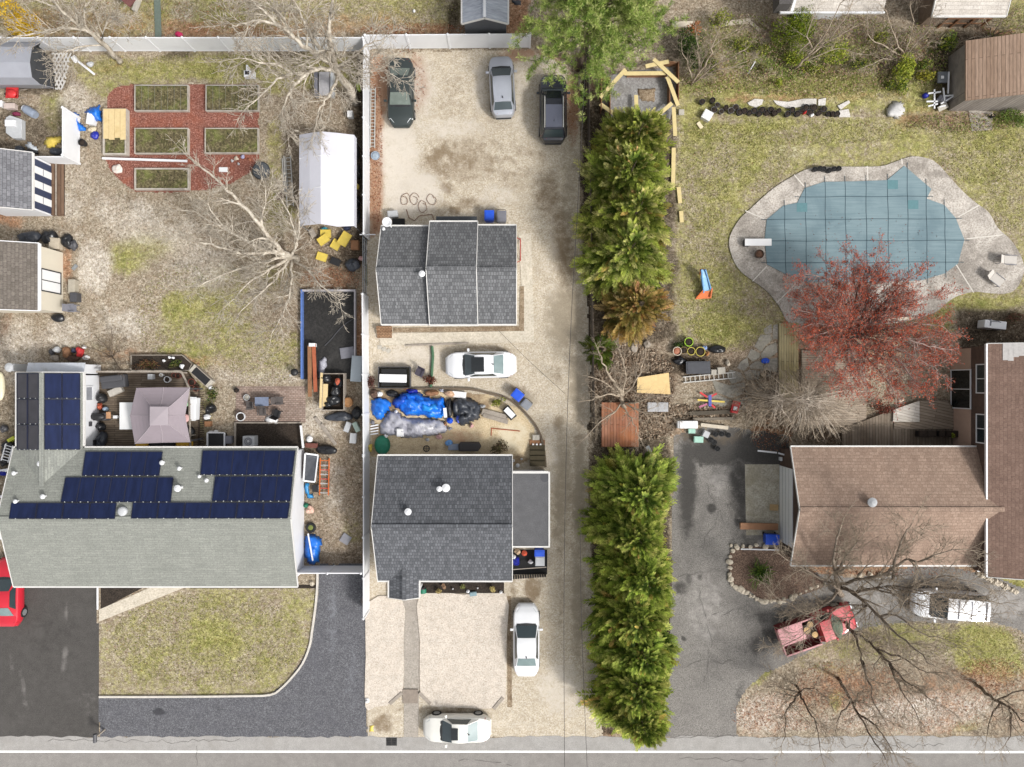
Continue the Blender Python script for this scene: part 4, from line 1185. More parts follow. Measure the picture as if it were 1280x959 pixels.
def fence(name,label,a,b,h=1.83,step=2.45,group=None,m=M_white):
 A,B=P(*a),P(*b)
 root=thing(name,label,'fence',(A+B)/2,0,group)
 L_=(B-A).length
 n=max(1,round(L_/step))
 d=(B-A)/n
 u=d.normalized();s_=Vector((-u.y,u.x,0))
 for i in range(n):
  p0,p1=A+d*i,A+d*(i+1)
  mb=MB()
  mb.bar(p0+u*.05+Vector((0,0,h*.5)),p1-u*.05+Vector((0,0,h*.5)),.04,h-.1)
  mb.bar(p0+u*.06+Vector((0,0,h-.04)),p1-u*.06+Vector((0,0,h-.04)),.07,.08)
  mb.bar(p0+u*.06+Vector((0,0,.1)),p1-u*.06+Vector((0,0,.1)),.07,.1)
  mb.build('fence_panel',m,root,world=True)
 for i in range(n+1):
  p=A+d*i
  mb=MB();mb.cbox(p.x,p.y,.127,.127,0,h+.04,math.atan2(u.y,u.x))
  mb.lathe([(.1,h+.04),(.1,h+.06),(.01,h+.12)],4,(p.x,p.y))
  mb.build('post',m,root,world=True)
 return root
fence('vinyl_fence','long white vinyl fence along the back of the left yard',(-60,64),(460.5,64),group='white vinyl fences')
fence('vinyl_fence','white vinyl fence behind the parked cars in the gravel lot',(463,61),(662,59.5),group='white vinyl fences')
fence('vinyl_fence','white vinyl fence between the tent and the gravel lot',(461.5,67),(461.5,299),group='white vinyl fences')
fence('vinyl_fence','white vinyl fence dividing the side yard from the blue tarp heap',(460,372),(461.5,565),group='white vinyl fences')
fence('vinyl_fence','white vinyl fence beside the front cottage ending at the grey gravel drive',(461.5,567),(461.5,762),group='white vinyl fences')
fence('vinyl_fence','short white vinyl fence closing the side yard near the blue tarp bundle',(378,707.5),(458.5,707.5),group='white vinyl fences')
fence('vinyl_fence','white vinyl fence stub running up beside the yellow scrap pile',(100,148),(100,205),group='white vinyl fences')
fence('vinyl_fence','low white vinyl fence return against the striped shed',(58,205),(97,205),group='white vinyl fences',h=1.5)
wf=thing('wire_fence','thin metal rail fence west of the middle cottage','fence',P(459,335))
mb=MB()
for y in(302,318,335,352,368):
 q=P(458.5,y);mb.tube([(q.x,q.y,0),(q.x,q.y,1.25)],.03)
for z in(.2,.7,1.22):
 mb.tube([P(458.5,300)+Vector((0,0,z)),P(458.5,370)+Vector((0,0,z))],.025)
mb.build('rails',M_metal,wf,world=True)
MB().bar(P(455,298.5)+Vector((0,0,1.3)),P(474,298.5)+Vector((0,0,1.3)),.06,.1).build('cross_rail',M_white,wf,world=True)
pf=thing('boundary_fence','dark board fence along the foot of the upper evergreen row','fence',P(734,250))
A_,B_=P(733,68),P(741,540)
n=24
m_bf=mat('dark fence board',(92,82,72),.9,.25,5)
for i in range(n):
 p0,p1=A_.lerp(B_,i/n),A_.lerp(B_,(i+1)/n)
 MB().bar(p0+Vector((0,0,.7)),p1+Vector((0,0,.7)),.03,1.25).build('fence_panel',m_bf,pf,world=True)
 MB().cbox(p0.x,p0.y,.09,.09,0,1.4).build('post',m_bf,pf,world=True)
m_cab=mat('cable',(58,54,52),.7,.1)
cb=thing('overhead_cable','thin dark overhead cable running down the gravel lane','cable',P(708,600))
pts=[P(733,60,6.2),P(722,260,5.7),P(714,400,5.5),P(708,560,5.5),P(705,760,5.7),P(706,1010,6.2)]
MB().tube([tuple(p)for p in smoothpoly([tuple(p)for p in pts],6,False)],.016,5).build('wire',m_cab,cb,world=True)
cb2=thing('overhead_cable','short dark cable crossing the gravel lane near the lower evergreens','cable',P(730,850))
pts=[P(725,640,5.0),P(727,780,4.8),P(736,1010,5.2)]
MB().tube([tuple(p)for p in smoothpoly([tuple(p)for p in pts],6,False)],.014,5).build('wire',m_cab,cb2,world=True)
cb3=thing('overhead_cable','thin cable slanting past the tail of the white sedan on the lane','cable',P(670,460))
pts=[P(622,412,3.3),P(660,450,3.6),P(706,492,5.4)]
MB().tube([tuple(p)for p in smoothpoly([tuple(p)for p in pts],4,False)],.011,5).build('wire',m_cab,cb3,world=True)
m_dkR=planks('silver deck boards',(176,160,142),(196,182,164),'x',.16,3.6,.45,(150,132,114))
m_dkR2=planks('greenish boardwalk',(170,156,118),(190,178,140),'y',.17,5,.45,(150,140,92))
o=thing('boardwalk','greenish weathered boardwalk beside the flagstones','boardwalk',P(985,452))
a,b=P(973,502),P(997,404)
MB().box(a.x,b.x,a.y,b.y,0,.15).build('boards',m_dkR2,o,world=True)
o=thing('patio_deck','silver grey patio deck under the bare and red trees','deck',P(1040,485))
a,b=P(1001,532),P(1081,438)
MB().box(a.x,b.x,a.y,b.y,0,.2).build('boards',m_dkR,o,world=True)
MB().bar((P(1030,0).x,P(0,404).y,.3),(P(1140,0).x,P(0,398).y,.3),.2,.08).build('edge_beam',M_stone,o,world=True)
o=thing('lower_deck','weathered deck between the garage and the glass door','deck',P(1135,530))
pp=[P(x,y)for x,y in((1050,558),(1050,536),(1082,524),(1145,500),(1181,500),(1196,520),(1196,558))]
MB().prism([(p.x,p.y)for p in pp],0,.3).build('boards',planks('grey deck boards',(132,118,102),(156,142,126),'y',.2,3,.4,(96,86,74)),o,world=True)
a,b=P(1112,527),P(1145,500)
pp=[P(x,y)for x,y in((1112,527),(1113,512),(1145,501),(1145,527))]
MB().prism([(p.x,p.y)for p in pp],.3,.42).build('pale_platform',planks('pale boards',(206,198,186),(218,210,200),.25,.2,3,.6),o,world=True)
pp=[P(x,y)for x,y in((1146,527),(1146,501),(1180,501),(1192,520),(1192,536),(1114,536),(1114,528))]
MB().prism([(p.x,p.y)for p in pp],.3,.36).build('grey_platform',planks('dim boards',(142,128,112),(160,146,130),.22,.2,3,.4),o,world=True)
def barkmat(name,rgb,rgb2):
 t=NT(name)
 f=t.noise(t.mapping(t.coord(),scale=(1,1,.4)),5,5,.7)
 return t.bsdf(t.ramp(f,[(.35,C(*rgb)),(.65,C(*rgb2))]),.9,0,t.bump(f,.4,.02),.15)
K_pale=barkmat('pale lichen bark',(152,140,124),(224,215,199))
K_grey=barkmat('grey bark',(104,92,80),(164,150,134))
K_dark=barkmat('dark bark',(84,72,62),(146,130,114))
K_twig=barkmat('pale twigs',(146,130,112),(194,180,160))
K_red=barkmat('maple bark',(140,116,108),(190,166,156))
def rot_about(d,ang,q):
 a=d.cross(Vector((q.gauss(0,1),q.gauss(0,1),q.gauss(0,1))))
 if a.length<1e-4:
  a=d.orthogonal()
 return Matrix.Rotation(ang,3,a.normalized())@d
def grow(mb,p,d,L_,r,lev,q,o):
 n=max(2,min(7,int(L_/.35)))
 pts,rad=[p],[r]
 st=L_/n
 d=d.normalized()
 for i in range(n):
  d=(d+Vector((q.gauss(0,1),q.gauss(0,1),q.gauss(0,1)))*o['wob']+Vector((0,0,o['up']))).normalized()
  p=p+d*st
  if p.z<.15:
   p.z=.15;d.z=abs(d.z)*.3
  pts.append(p)
  rad.append(max(o['rmin'],r*(1-(i+1)/n*.62)))
 mb.tube(pts,rad,6 if r>.06 else(4 if r>.022 else 3),False)
 if o.get('tips')is not None and lev<=1:
  for t in pts[1:]:
   o['tips'].append((t,d))
 if lev<=0:
  return
 nb=o['kids'][len(o['kids'])-lev]if lev<=len(o['kids'])else o['kids'][0]
 for k in range(nb):
  f=o.get('t0',.25)+(1-o.get('t0',.25))*(k+q.random())/nb
  i=min(n-1,int(f*n))
  pp=pts[i].lerp(pts[i+1],f*n-i)
  dd=(pts[i+1]-pts[i]).normalized()
  ch=rot_about(dd,math.radians(q.uniform(*o['ang'])),q)
  grow(mb,pp,ch,L_*q.uniform(*o['len'])*(1.1-.45*f),max(o['rmin'],rad[i]*q.uniform(.45,.7)),lev-1,q,o)
 grow(mb,pts[-1],d,L_*.55,rad[-1]*.85,lev-1,q,o)
def limbs_tree(label,base,limbs,seed,bark=K_pale,trunk_r=.2,lev=3,kids=(5,5,4),twig=1.5,name='bare_tree',cat='tree',group='bare trees',ang=(28,62),up=.02,wob=.13,rmin=.007,tips=None,twm=None):
 q=random.Random(seed)
 B_=P(*base)
 root=thing(name,label,cat,B_,0,group)
 o=dict(wob=wob,up=up,kids=kids,ang=ang,len=(.5,.8),rmin=rmin,tips=tips)
 tr,cr,tw=MB(),MB(),MB()
 first=True
 for lm in limbs:
  r0=lm[0]if isinstance(lm[0],(int,float))else trunk_r*.6
  pts=[P(*c)if len(c)==3 else P(*c)for c in(lm[1:]if isinstance(lm[0],(int,float))else lm)]
  pts=[Vector(p)for p in smoothpoly([tuple(p)for p in pts],3,False)]
  pts=[pts[0]]+[p+Vector((q.gauss(0,.04),q.gauss(0,.04),q.gauss(0,.04)))for p in pts[1:]]
  m=len(pts)
  rad=[max(.024,r0*(1-.8*i/(m-1)))for i in range(m)]
  (tr if first else cr).tube(pts,rad,8 if r0>.1 else 6,True)
  tl=sum((pts[i+1]-pts[i]).length for i in range(m-1))
  nk=int(tl*(2.1 if not first else 1.0))+2
  for k in range(nk):
   f=(.3 if first else.15)+(.7 if first else.85)*(k+q.random())/nk
   i=min(m-2,int(f*(m-1)))
   d=(pts[i+1]-pts[i]).normalized()
   ch=rot_about(d,math.radians(q.uniform(*ang)),q)
   grow(tw,pts[i].lerp(pts[i+1],q.random()),ch,twig*q.uniform(.6,1.15)*(1.15-.5*f),max(.012,rad[i]*q.uniform(.4,.66)),lev-1,q,o)
  d=(pts[-1]-pts[-2]).normalized()
  grow(tw,pts[-1],d,twig*.8,rad[-1],lev-1,q,o)
  first=False
 tr.build('trunk',bark,root,world=True,smooth=True)
 cr.build('limbs',bark,root,world=True,smooth=True)
 tw.build('twigs',twm or bark,root,world=True,smooth=True)
 return root
limbs_tree('tall bare tree with thick leaning trunk beside the long fence and tent',(444,129),[(.3,(444,129,0),(437,113,1.6),(426,96,3.6),(420,84,4.8),(416,66,6.0),(412,50,7.5),(414,20,8.5),(420,-20,9.5)),(.2,(421,88,4.4),(408,76,5.2),(392,66,6),(372,52,7),(352,34,8),(334,18,8.6),(316,2,9.2)),(.15,(408,77,5.2),(398,58,6.2),(386,38,7.2),(376,20,8),(366,-4,9)),(.14,(421,88,4.4),(402,86,5),(386,90,5.4),(366,93,5.8),(346,100,6.2),(330,116,6.4),(310,134,6.5)),(.12,(386,90,5.4),(372,102,5.5),(362,116,5.5),(356,132,5.4),(354,152,5.0)),(.1,(366,93,5.8),(345,80,6.4),(322,78,6.8),(300,72,7.2)),(.11,(424,92,4.0),(417,108,4.4),(410,122,4.6),(400,134,4.6),(396,150,4.4),(394,164,4)),(.1,(420,86,4.6),(434,76,5.4),(446,68,6),(462,54,6.6),(480,48,7)),(.06,(420,84,4.8),(436,88,5.2),(455,92,5.6),(474,86,6),(490,94,6.2)),(.1,(352,34,8),(326,26,8.4),(300,30,8.6),(292,36,8.6)),(.09,(372,52,7),(352,22,8),(330,0,8.8),(310,-10,9.2)),],3,K_pale,.3,3,(6,5,4),1.6,rmin=.013)
limbs_tree('low spreading pale bare tree in the middle of the left yard',(372,325),[(.22,(372,325,0),(366,322,.8),(356,318,1.8),(346,308,2.6),(332,290,3.6),(318,274,4.4),(302,256,5),(284,238,5.4),(262,218,5.8),(240,200,6)),(.14,(360,320,1.4),(346,316,2.4),(326,310,3.2),(306,300,4),(284,288,4.6),(262,276,5),(236,262,5.2)),(.13,(358,320,1.6),(340,316,2.4),(316,316,3),(290,314,3.6),(264,306,4),(236,300,4.2),(212,290,4.4)),(.12,(358,321,1.4),(342,324,2.2),(318,330,2.8),(292,338,3.2),(266,350,3.4),(244,358,3.4)),(.12,(360,323,1.2),(346,332,2),(330,342,2.6),(308,356,3),(288,378,3.2)),(.1,(362,324,1),(354,336,1.8),(340,352,2.4),(326,366,2.8),(306,384,2.8),(296,394,2.6)),(.1,(364,325,1),(364,338,1.8),(364,354,2.2),(358,384,2.4),(348,404,2.2),(338,422,2)),(.09,(366,325,1),(378,332,1.8),(388,342,2.2),(398,354,2.4),(414,366,2.4),(426,378,2.2)),(.09,(364,322,1.2),(370,306,2),(366,284,2.8),(360,266,3.4),(348,246,4)),(.08,(326,282,4),(328,266,4.6),(332,250,5),(330,230,5.4)),(.08,(364,322,1.2),(372,300,2.2),(374,276,3),(372,258,3.4),(360,244,3.6)),(.08,(284,288,4.6),(268,270,5.2),(260,250,5.6)),],8,K_pale,.22,3,(5,5,3),1.45,rmin=.0125)
limbs_tree('bare tree leaning over the long fence above the trellis',(150,78),[(.2,(150,78,0),(140,66,1.6),(128,54,3),(114,42,4.4),(104,36,5),(90,26,6),(72,8,7),(60,-12,8)),(.1,(108,38,4.8),(84,34,5.6),(62,38,6),(36,44,6.4),(10,50,6.6),(-10,46,6.8)),(.08,(112,40,4.6),(106,24,5.6),(108,8,6.4),(118,-8,7)),(.08,(126,52,3.2),(130,36,4.4),(140,22,5.4),(150,20,6)),(.07,(98,32,5.4),(80,14,6.4),(50,2,7.2),(30,-8,8)),(.06,(130,56,2.8),(96,60,3.6),(84,66,3.8),(74,80,3.6)),],14,K_pale,.2,3,(5,5,4),1.35,rmin=.011)
limbs_tree('bushy bare tree with grey limbs over the rust brown platform',(782,512),[(.15,(782,512,0),(778,505,1),(776,492,2),(772,484,2.8),(764,474,3.4),(756,458,4),(750,444,4.6)),(.09,(777,496,1.8),(790,482,2.6),(800,466,3.4),(806,446,4.2)),(.08,(777,496,1.8),(764,492,2.6),(750,496,3.2),(738,500,3.6)),(.08,(778,503,1.2),(794,504,2),(812,498,2.8),(834,496,3.4)),(.08,(777,496,1.8),(782,476,2.8),(780,456,3.8),(776,440,4.4)),(.07,(778,503,1.2),(786,520,1.8),(794,534,2.2),(800,548,2.2)),(.07,(778,503,1.2),(766,516,1.8),(752,526,2.4),(738,540,2.6)),(.07,(778,503,1.4),(800,514,2.2),(822,520,2.6),(842,520,3)),(.07,(776,495,2),(758,480,3),(742,472,3.6)),],21,K_twig,.15,3,(5,4,3),1.1,rmin=.005)
q2=random.Random(5)
wl=[(.1,(972,500,0),(976,498,.8),(985,502,1.6),(1000,500,2.2),(1016,494,2.6))]
for k in range(40):
 a=-2.6+k*.149
 ex,ey=1012+math.cos(a)*62*q2.uniform(.75,1.1),504+math.sin(a)*46*q2.uniform(.8,1.1)
 wl.append((.03,(1006+q2.uniform(-6,6),499+q2.uniform(-4,4),2.4),((1006+ex)/2,(499+ey)/2-2,2.7),(ex,ey,1.5)))
for k in range(16):
 a=2.0+k*.16
 wl.append((.03,(976,498,1.2),(968+math.cos(a)*20,500+math.sin(a)*16,1.9),(964+math.cos(a)*38,502+math.sin(a)*40,1.0)))
wt_=limbs_tree('weeping grey twiggy tree spreading over the patio deck and boardwalk',(972,500),wl,9,K_twig,.1,2,(7,6),.95,up=-.04,rmin=.007)
mb=MB()
for k in range(340):
 if k%4:
  c0,a=(1008+q2.uniform(-16,16),500+q2.uniform(-5,5)),q2.uniform(-.5,3.5)if q2.random()<.75 else q2.uniform(-3,0)
  r_=q2.uniform(24,74)*(1-.28*abs(math.sin(a)))
 else:
  c0,a,r_=(974+q2.uniform(-6,6),499+q2.uniform(-4,4)),q2.uniform(0,6.28),q2.uniform(16,44)
 h0=q2.uniform(1.9,2.9)
 e=(c0[0]+math.cos(a)*r_,c0[1]+math.sin(a)*r_)
 pts=[P(c0[0]+(e[0]-c0[0])*f+q2.uniform(-1.2,1.2),c0[1]+(e[1]-c0[1])*f+q2.uniform(-1.2,1.2),max(.2,h0+.5*math.sin(f*2.2)-f*f*q2.uniform(1.2,2.0)))for f in(0,.3,.55,.8,1)]
 mb.tube(pts,[.014,.011,.009,.008,.006],3,False)
mb.build('hanging_twigs',barkmat('pale hanging twigs',(176,162,146),(220,208,192)),wt_,world=True)
limbs_tree('tall thin bare tree rising between the garage and red pickup',(1052,744),[(.2,(1052,744,0),(1049,736,1.5),(1048,730,2.4),(1044,716,3.6),(1042,700,4.6),(1044,680,5.6),(1050,662,6.4)),(.12,(1050,735,1.8),(1066,742,3.4),(1084,756,4.6),(1100,772,5.8),(1124,796,7),(1144,812,8),(1166,832,9)),(.13,(1050,735,2),(1068,740,3.4),(1092,736,4.6),(1116,732,5.6),(1140,736,6.4),(1170,744,7)),(.12,(1049,732,2.2),(1064,726,3.6),(1082,724,4.6),(1110,716,5.4),(1130,700,6.2),(1150,702,7),(1170,694,7.6),(1196,688,8)),(.1,(1049,736,1.8),(1036,728,3),(1020,720,4),(1000,708,4.8),(984,700,5.2)),(.1,(1050,738,1.6),(1030,756,2.8),(1008,766,3.8),(984,752,4.4),(966,744,4.6)),(.09,(1116,726,5.4),(1122,694,6.4),(1130,668,7),(1140,656,7.4)),(.08,(1044,716,3.6),(1062,690,4.8),(1072,676,5.4)),(.08,(1100,772,5.8),(1120,770,6.6),(1150,790,7.4),(1180,800,8)),(.08,(1084,756,4.6),(1064,776,5.4),(1060,800,6)),(.06,(1092,736,4.6),(1130,748,5.6),(1170,762,6.4),(1214,768,7)),(.05,(1110,734,5.4),(1150,742,6.2),(1196,742,7),(1232,750,7.4)),(.05,(1084,756,4.6),(1050,760,5.4),(1010,790,6),(980,806,6.2)),(.08,(1140,736,6.4),(1164,724,7),(1190,722,7.6),(1215,730,8)),],33,K_grey,.24,3,(5,5,4),1.5,rmin=.009,twm=K_twig)
limbs_tree('dark bare tree with two long limbs toward the road',(1054,772),[(.12,(1054,772,0),(1060,784,2),(1067,790,3),(1072,804,4),(1078,826,5),(1082,848,5.8)),(.1,(1064,788,2.6),(1082,800,4),(1096,812,5),(1112,830,6),(1128,848,7),(1144,858,7.6),(1166,876,8.4)),(.08,(1112,830,6),(1120,850,6.8),(1132,872,7.4),(1150,896,8)),(.07,(1078,826,5),(1084,850,5.8),(1094,880,6.6),(1110,908,7.2)),(.07,(1096,812,5),(1124,822,6),(1150,836,7),(1176,842,7.6)),],41,K_dark,.16,3,(5,5,4),1.35,rmin=.009,twm=K_twig)
for lb,bs,lm,sd in(('small bare tree with forked dark stems above the white edge line, farthest left',(996,858),[(.085,(996,858,0),(1000,868,1.6),(1004,876,2.6),(1010,888,3.6),(1018,900,4.4),(1022,916,5),(1024,934,5.6)),(.09,(999,866,1.4),(992,876,2.4),(984,888,3.2),(981,906,3.8),(980,926,4.2)),(.06,(999,866,1.4),(984,862,2.2),(964,856,3)),(.06,(999,866,1.4),(1008,860,2.4),(1022,862,3.2))],51),('slanting dark bare tree between the forked tree and two-limbed tree',(1048,848),[(.11,(1048,848,0),(1056,862,2),(1064,876,3.2),(1072,892,4.4),(1082,908,5.4),(1094,928,6.2),(1106,948,6.8)),(.08,(1072,892,4.4),(1090,904,5.4),(1104,920,6),(1120,944,6.6)),(.06,(1066,880,3.4),(1072,868,4.4),(1084,862,5)),(.06,(1064,876,3.2),(1052,890,4),(1046,906,4.4))],52),('leaning dark bare tree at the right end of the roadside island',(1218,852),[(.12,(1218,852,0),(1232,866,2),(1246,876,3.4),(1262,884,4.6),(1276,898,5.6),(1292,916,6.4)),(.08,(1262,884,4.6),(1264,900,5.4),(1262,926,6)),(.07,(1246,876,3.4),(1266,866,4.6),(1290,862,5.4)),(.06,(1250,878,3.8),(1238,896,4.6),(1236,920,5))],53)):
 limbs_tree(lb,bs,lm,sd,K_dark,.14,3,(5,5,4),1.25,rmin=.008,twm=K_twig)
for lb,bs,lm,sd in(('grey multi-stemmed sapling clump right of the new timber frame',(864,106),[(.09,(864,106,0),(872,94,1.2),(884,76,2.4),(890,60,3.2),(898,40,4)),(.07,(866,104,.3),(882,92,1.4),(896,80,2.2),(916,70,3),(938,56,3.8)),(.06,(866,104,.3),(874,84,1.6),(872,64,2.6),(870,46,3.4)),(.06,(868,102,.4),(894,88,1.6),(916,84,2.2),(940,74,3)),(.05,(868,102,.4),(882,70,2),(902,50,3),(922,36,3.8)),(.05,(866,104,.4),(862,84,1.6),(852,64,2.6))],61),('slanting bare sapling reaching toward the pale roof house',(990,88),[(.09,(990,88,0),(1004,76,1.4),(1016,62,2.6),(1030,44,3.8),(1044,20,5),(1052,0,6)),(.06,(1004,76,1.4),(1020,60,2.6),(1046,46,3.6),(1070,32,4.4)),(.06,(1010,70,2),(1034,52,3),(1056,24,4.2),(1066,-2,5)),(.05,(1000,80,1),(1016,72,1.8),(1046,62,2.4),(1076,66,2.8)),(.05,(1016,62,2.6),(1010,44,3.6),(1016,24,4.4))],62),('dense grey twig thicket beside the white porch house',(1130,70),[(.06,(1130,70,0),(1136,52,1.2),(1140,34,2.2),(1140,14,3)),(.06,(1130,70,0),(1120,50,1.4),(1112,30,2.4),(1106,10,3.2)),(.06,(1130,70,0),(1146,54,1.2),(1160,36,2.2),(1166,18,3)),(.05,(1128,70,0),(1108,60,1),(1090,48,2),(1084,28,3)),(.05,(1132,68,0),(1150,62,1),(1164,52,1.8)),(.05,(1126,72,0),(1104,74,.8),(1086,82,1.4))],63),('wispy tan twig shrub near the right end of the brush',(1240,44),[(.05,(1240,44,0),(1236,32,1),(1228,20,1.8)),(.05,(1240,44,0),(1250,30,1),(1262,16,1.8)),(.05,(1240,44,0),(1226,46,.8),(1210,48,1.4)),(.05,(1240,44,0),(1256,40,.8),(1274,34,1.4))],64)):
 limbs_tree(lb,bs,lm,sd,K_twig,.08,3,(5,4,3),.95,name='bare_shrub',cat='shrub',group='bare shrubs in the brush',rmin=.0055)
limbs_tree('small twiggy bare shrub behind the planter trough',(140,446),[(.04,(140,446,0),(136,438,.6),(128,428,1.1)),(.04,(140,446,0),(148,438,.6),(152,424,1.2)),(.04,(140,446,0),(130,450,.5),(114,448,1)),(.04,(140,446,0),(146,454,.5),(150,462,.9)),(.04,(140,446,0),(126,440,.6),(110,434,1)),(.04,(140,446,0),(140,432,.7),(140,416,1.2))],71,K_dark,.05,3,(5,4,3),.6,name='bare_shrub',cat='shrub',group='bare shrubs by the deck',rmin=.004)
tips=[]
mlimbs=[]
for k in range(32):
 a=k*2.4
 r_=.45+.55*((k*.618)%1)
 ex,ey=1086+math.cos(a)*98*r_,402+math.sin(a)*92*r_
 hz_=5.6-1.6*r_
 mlimbs.append((.05,(1062+math.cos(a)*8,416+math.sin(a)*6,2.2),(1066+(ex-1066)*.5,414+(ey-414)*.5-3,2.4+hz_*.35),(ex,ey,hz_)))
mp=limbs_tree('red budding maple spreading over the pool edge',(1052,420),[(.2,(1052,420,0),(1056,419,1),(1062,417,2),(1078,410,3),(1096,400,4),(1112,388,5)),(.11,(1058,418,1.4),(1070,408,2.4),(1080,390,3.4),(1086,366,4.2),(1090,340,4.8),(1096,322,5.2)),(.1,(1058,418,1.4),(1062,402,2.2),(1056,380,3),(1046,356,3.6),(1034,336,4)),(.1,(1060,418,1.6),(1080,412,2.8),(1106,410,3.8),(1136,408,4.6),(1160,406,5),(1178,408,5.2)),(.1,(1060,418,1.6),(1078,420,2.6),(1102,428,3.6),(1128,438,4.4),(1154,452,4.8),(1172,462,5)),(.09,(1058,419,1.4),(1072,432,2.2),(1088,450,3),(1104,472,3.6),(1120,492,4)),(.09,(1058,419,1.4),(1062,436,2),(1070,458,2.6),(1080,480,3)),(.09,(1054,418,1.2),(1040,406,2),(1022,394,2.8),(1004,384,3.2),(992,376,3.4)),(.08,(1054,420,1.2),(1040,420,2),(1020,416,2.6),(1000,410,3)),(.09,(1078,410,3),(1098,386,4),(1120,364,4.8),(1140,344,5.4)),(.09,(1096,400,4),(1124,384,5),(1150,374,5.6),(1172,372,6)),(.08,(1106,410,3.8),(1136,424,4.8),(1160,432,5.2),(1180,436,5.4)),(.08,(1102,428,3.6),(1130,458,4.4),(1148,484,4.8)),(.08,(1046,356,3.6),(1026,346,4.2),(1010,342,4.4)),(.08,(1060,400,2.4),(1070,370,3.4),(1066,342,4),(1068,324,4.4)),(.07,(1056,412,1.8),(1034,380,2.8),(1012,362,3.4)),]+mlimbs,77,K_red,.2,3,(5,5,3),1.15,rmin=.007,tips=tips,name='maple_tree',group='budding maple')
q3=np.random.default_rng(4)
tp=np.array([tuple(t[0])for t in tips])
print('bud tips',len(tp))
sel=q3.choice(len(tp),min(len(tp),25000),replace=False)
tp=np.repeat(tp[sel],2,0)+q3.normal(0,.05,(len(sel)*2,3))
def leafquads(c,size,q,flat=.5,asp=.6):
 n=len(c)
 a=q.normal(size=(n,3));a[:,2]*=(1-flat);a/=np.linalg.norm(a,axis=1)[:,None]
 b=q.normal(size=(n,3));b[:,2]*=(1-flat);b-=a*(a*b).sum(1)[:,None];b/=np.linalg.norm(b,axis=1)[:,None]+1e-9
 s_=(size*q.uniform(.6,1.35,n))[:,None]if np.isscalar(size)else(size*q.uniform(.7,1.3,n))[:,None]
 V=np.stack([c-a*s_,c+b*s_*asp,c+a*s_,c-b*s_*asp],1).reshape(-1,3)
 Q=np.arange(4*n).reshape(n,4)
 return V,Q
def tints(n,cols,q,jit=.18):
 cols=np.array([C(*c)[:3]for c in cols])
 t=cols[q.integers(0,len(cols),n)]
 return t*(1+q.uniform(-jit,jit,(n,1)))
V,Q=leafquads(tp,.04,q3,.2,.6)
npmesh('buds',V-np.array(tuple(mp.location)),Q,tintmat('bud leaves',.7,.2),tints(len(Q),[(208,88,56),(192,74,50),(214,106,72),(170,80,58),(220,134,98)],q3),mp)
M_frond=tintmat('evergreen foliage',.65,.3,.2,.3)
def evergreen_mesh(seed,height,R_,cols,tipcols,n_spray=760):
 q=np.random.default_rng(seed)
 t=q.uniform(.03,1,n_spray)**1.0
 ang=q.uniform(0,2*np.pi,n_spray)
 lob=1+.16*np.sin(3*ang+q.uniform(0,6))+.1*np.sin(5*ang+q.uniform(0,6))
 Rt=R_*np.clip(1.06-t,0,1)**.55*lob
 zz=t*height
 start=np.stack([np.cos(ang)*Rt*q.uniform(.15,.6,n_spray),np.sin(ang)*Rt*q.uniform(.15,.6,n_spray),zz-.3],-1)
 out=np.stack([np.cos(ang),np.sin(ang),np.zeros(n_spray)],-1)
 el=np.radians(q.uniform(8,36,n_spray)+36*t**2)
 d=out*np.cos(el)[:,None]+np.array([0,0,1])*np.sin(el)[:,None]
 d+=q.normal(0,.16,d.shape);d/=np.linalg.norm(d,axis=1)[:,None]
 Ls=np.maximum(.6,Rt*q.uniform(.4,.9,n_spray))*q.uniform(.8,1.15,n_spray)
 reach=Rt*1.06-np.hypot(start[:,0],start[:,1])
 Ls=np.minimum(Ls,np.maximum(.5,reach/np.maximum(.25,np.hypot(d[:,0],d[:,1]))))
 side=np.cross(d,np.array([0,0,1.0]));side/=np.linalg.norm(side,axis=1)[:,None]
 rollv=np.cross(side,d)
 roll=q.normal(0,.3,n_spray)
 side=side*np.cos(roll)[:,None]+rollv*np.sin(roll)[:,None]
 nrm=np.cross(d,side)
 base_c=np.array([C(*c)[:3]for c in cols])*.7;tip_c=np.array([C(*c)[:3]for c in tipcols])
 ci=q.integers(0,len(cols),n_spray)
 pl=q.normal(0,.2,n_spray)
 ti=q.integers(0,len(tipcols),n_spray)
 bro=q.random(n_spray)<.05
 VV,TT=[],[]
 J=20
 for j in range(J):
  f=.18+.82*j/(J-1)
  for sgn in(-1,1):
   if j==J-1 and sgn==1:
    continue
   c=start+d*(Ls*f)[:,None]-np.array([0,0,.18])*(f**2)*Ls[:,None]
   a=np.radians(q.uniform(28,55,n_spray))
   if j==J-1:
    a=a*0
   ld=d*np.cos(a)[:,None]+side*(sgn*np.sin(a))[:,None]+nrm*q.normal(0,.12,(n_spray,1))
   ld/=np.linalg.norm(ld,axis=1)[:,None]
   ll=(Ls*(.36-.27*f)*q.uniform(.7,1.25,n_spray))[:,None]
   pw=np.cross(ld,nrm);pw/=np.linalg.norm(pw,axis=1)[:,None]
   w_=ll*.11+.010
   VV.append(np.stack([c,c+ld*ll*.45+pw*w_,c+ld*ll,c+ld*ll*.45-pw*w_],1))
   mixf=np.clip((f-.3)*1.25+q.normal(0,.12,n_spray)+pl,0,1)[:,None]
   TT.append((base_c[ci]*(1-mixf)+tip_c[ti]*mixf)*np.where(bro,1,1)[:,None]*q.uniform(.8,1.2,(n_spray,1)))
 V=np.concatenate(VV).reshape(-1,3)
 TT=np.concatenate(TT)
 TT[np.tile(bro,len(TT)//n_spray)]*=np.array([1.15,.8,.9])
 return V,np.arange(len(V)).reshape(-1,4),TT*q.uniform(.88,1.1)*np.array([q.uniform(.93,1.06),1,1])
GRN=[(92,120,40),(112,136,48),(126,146,54),(140,150,62)]
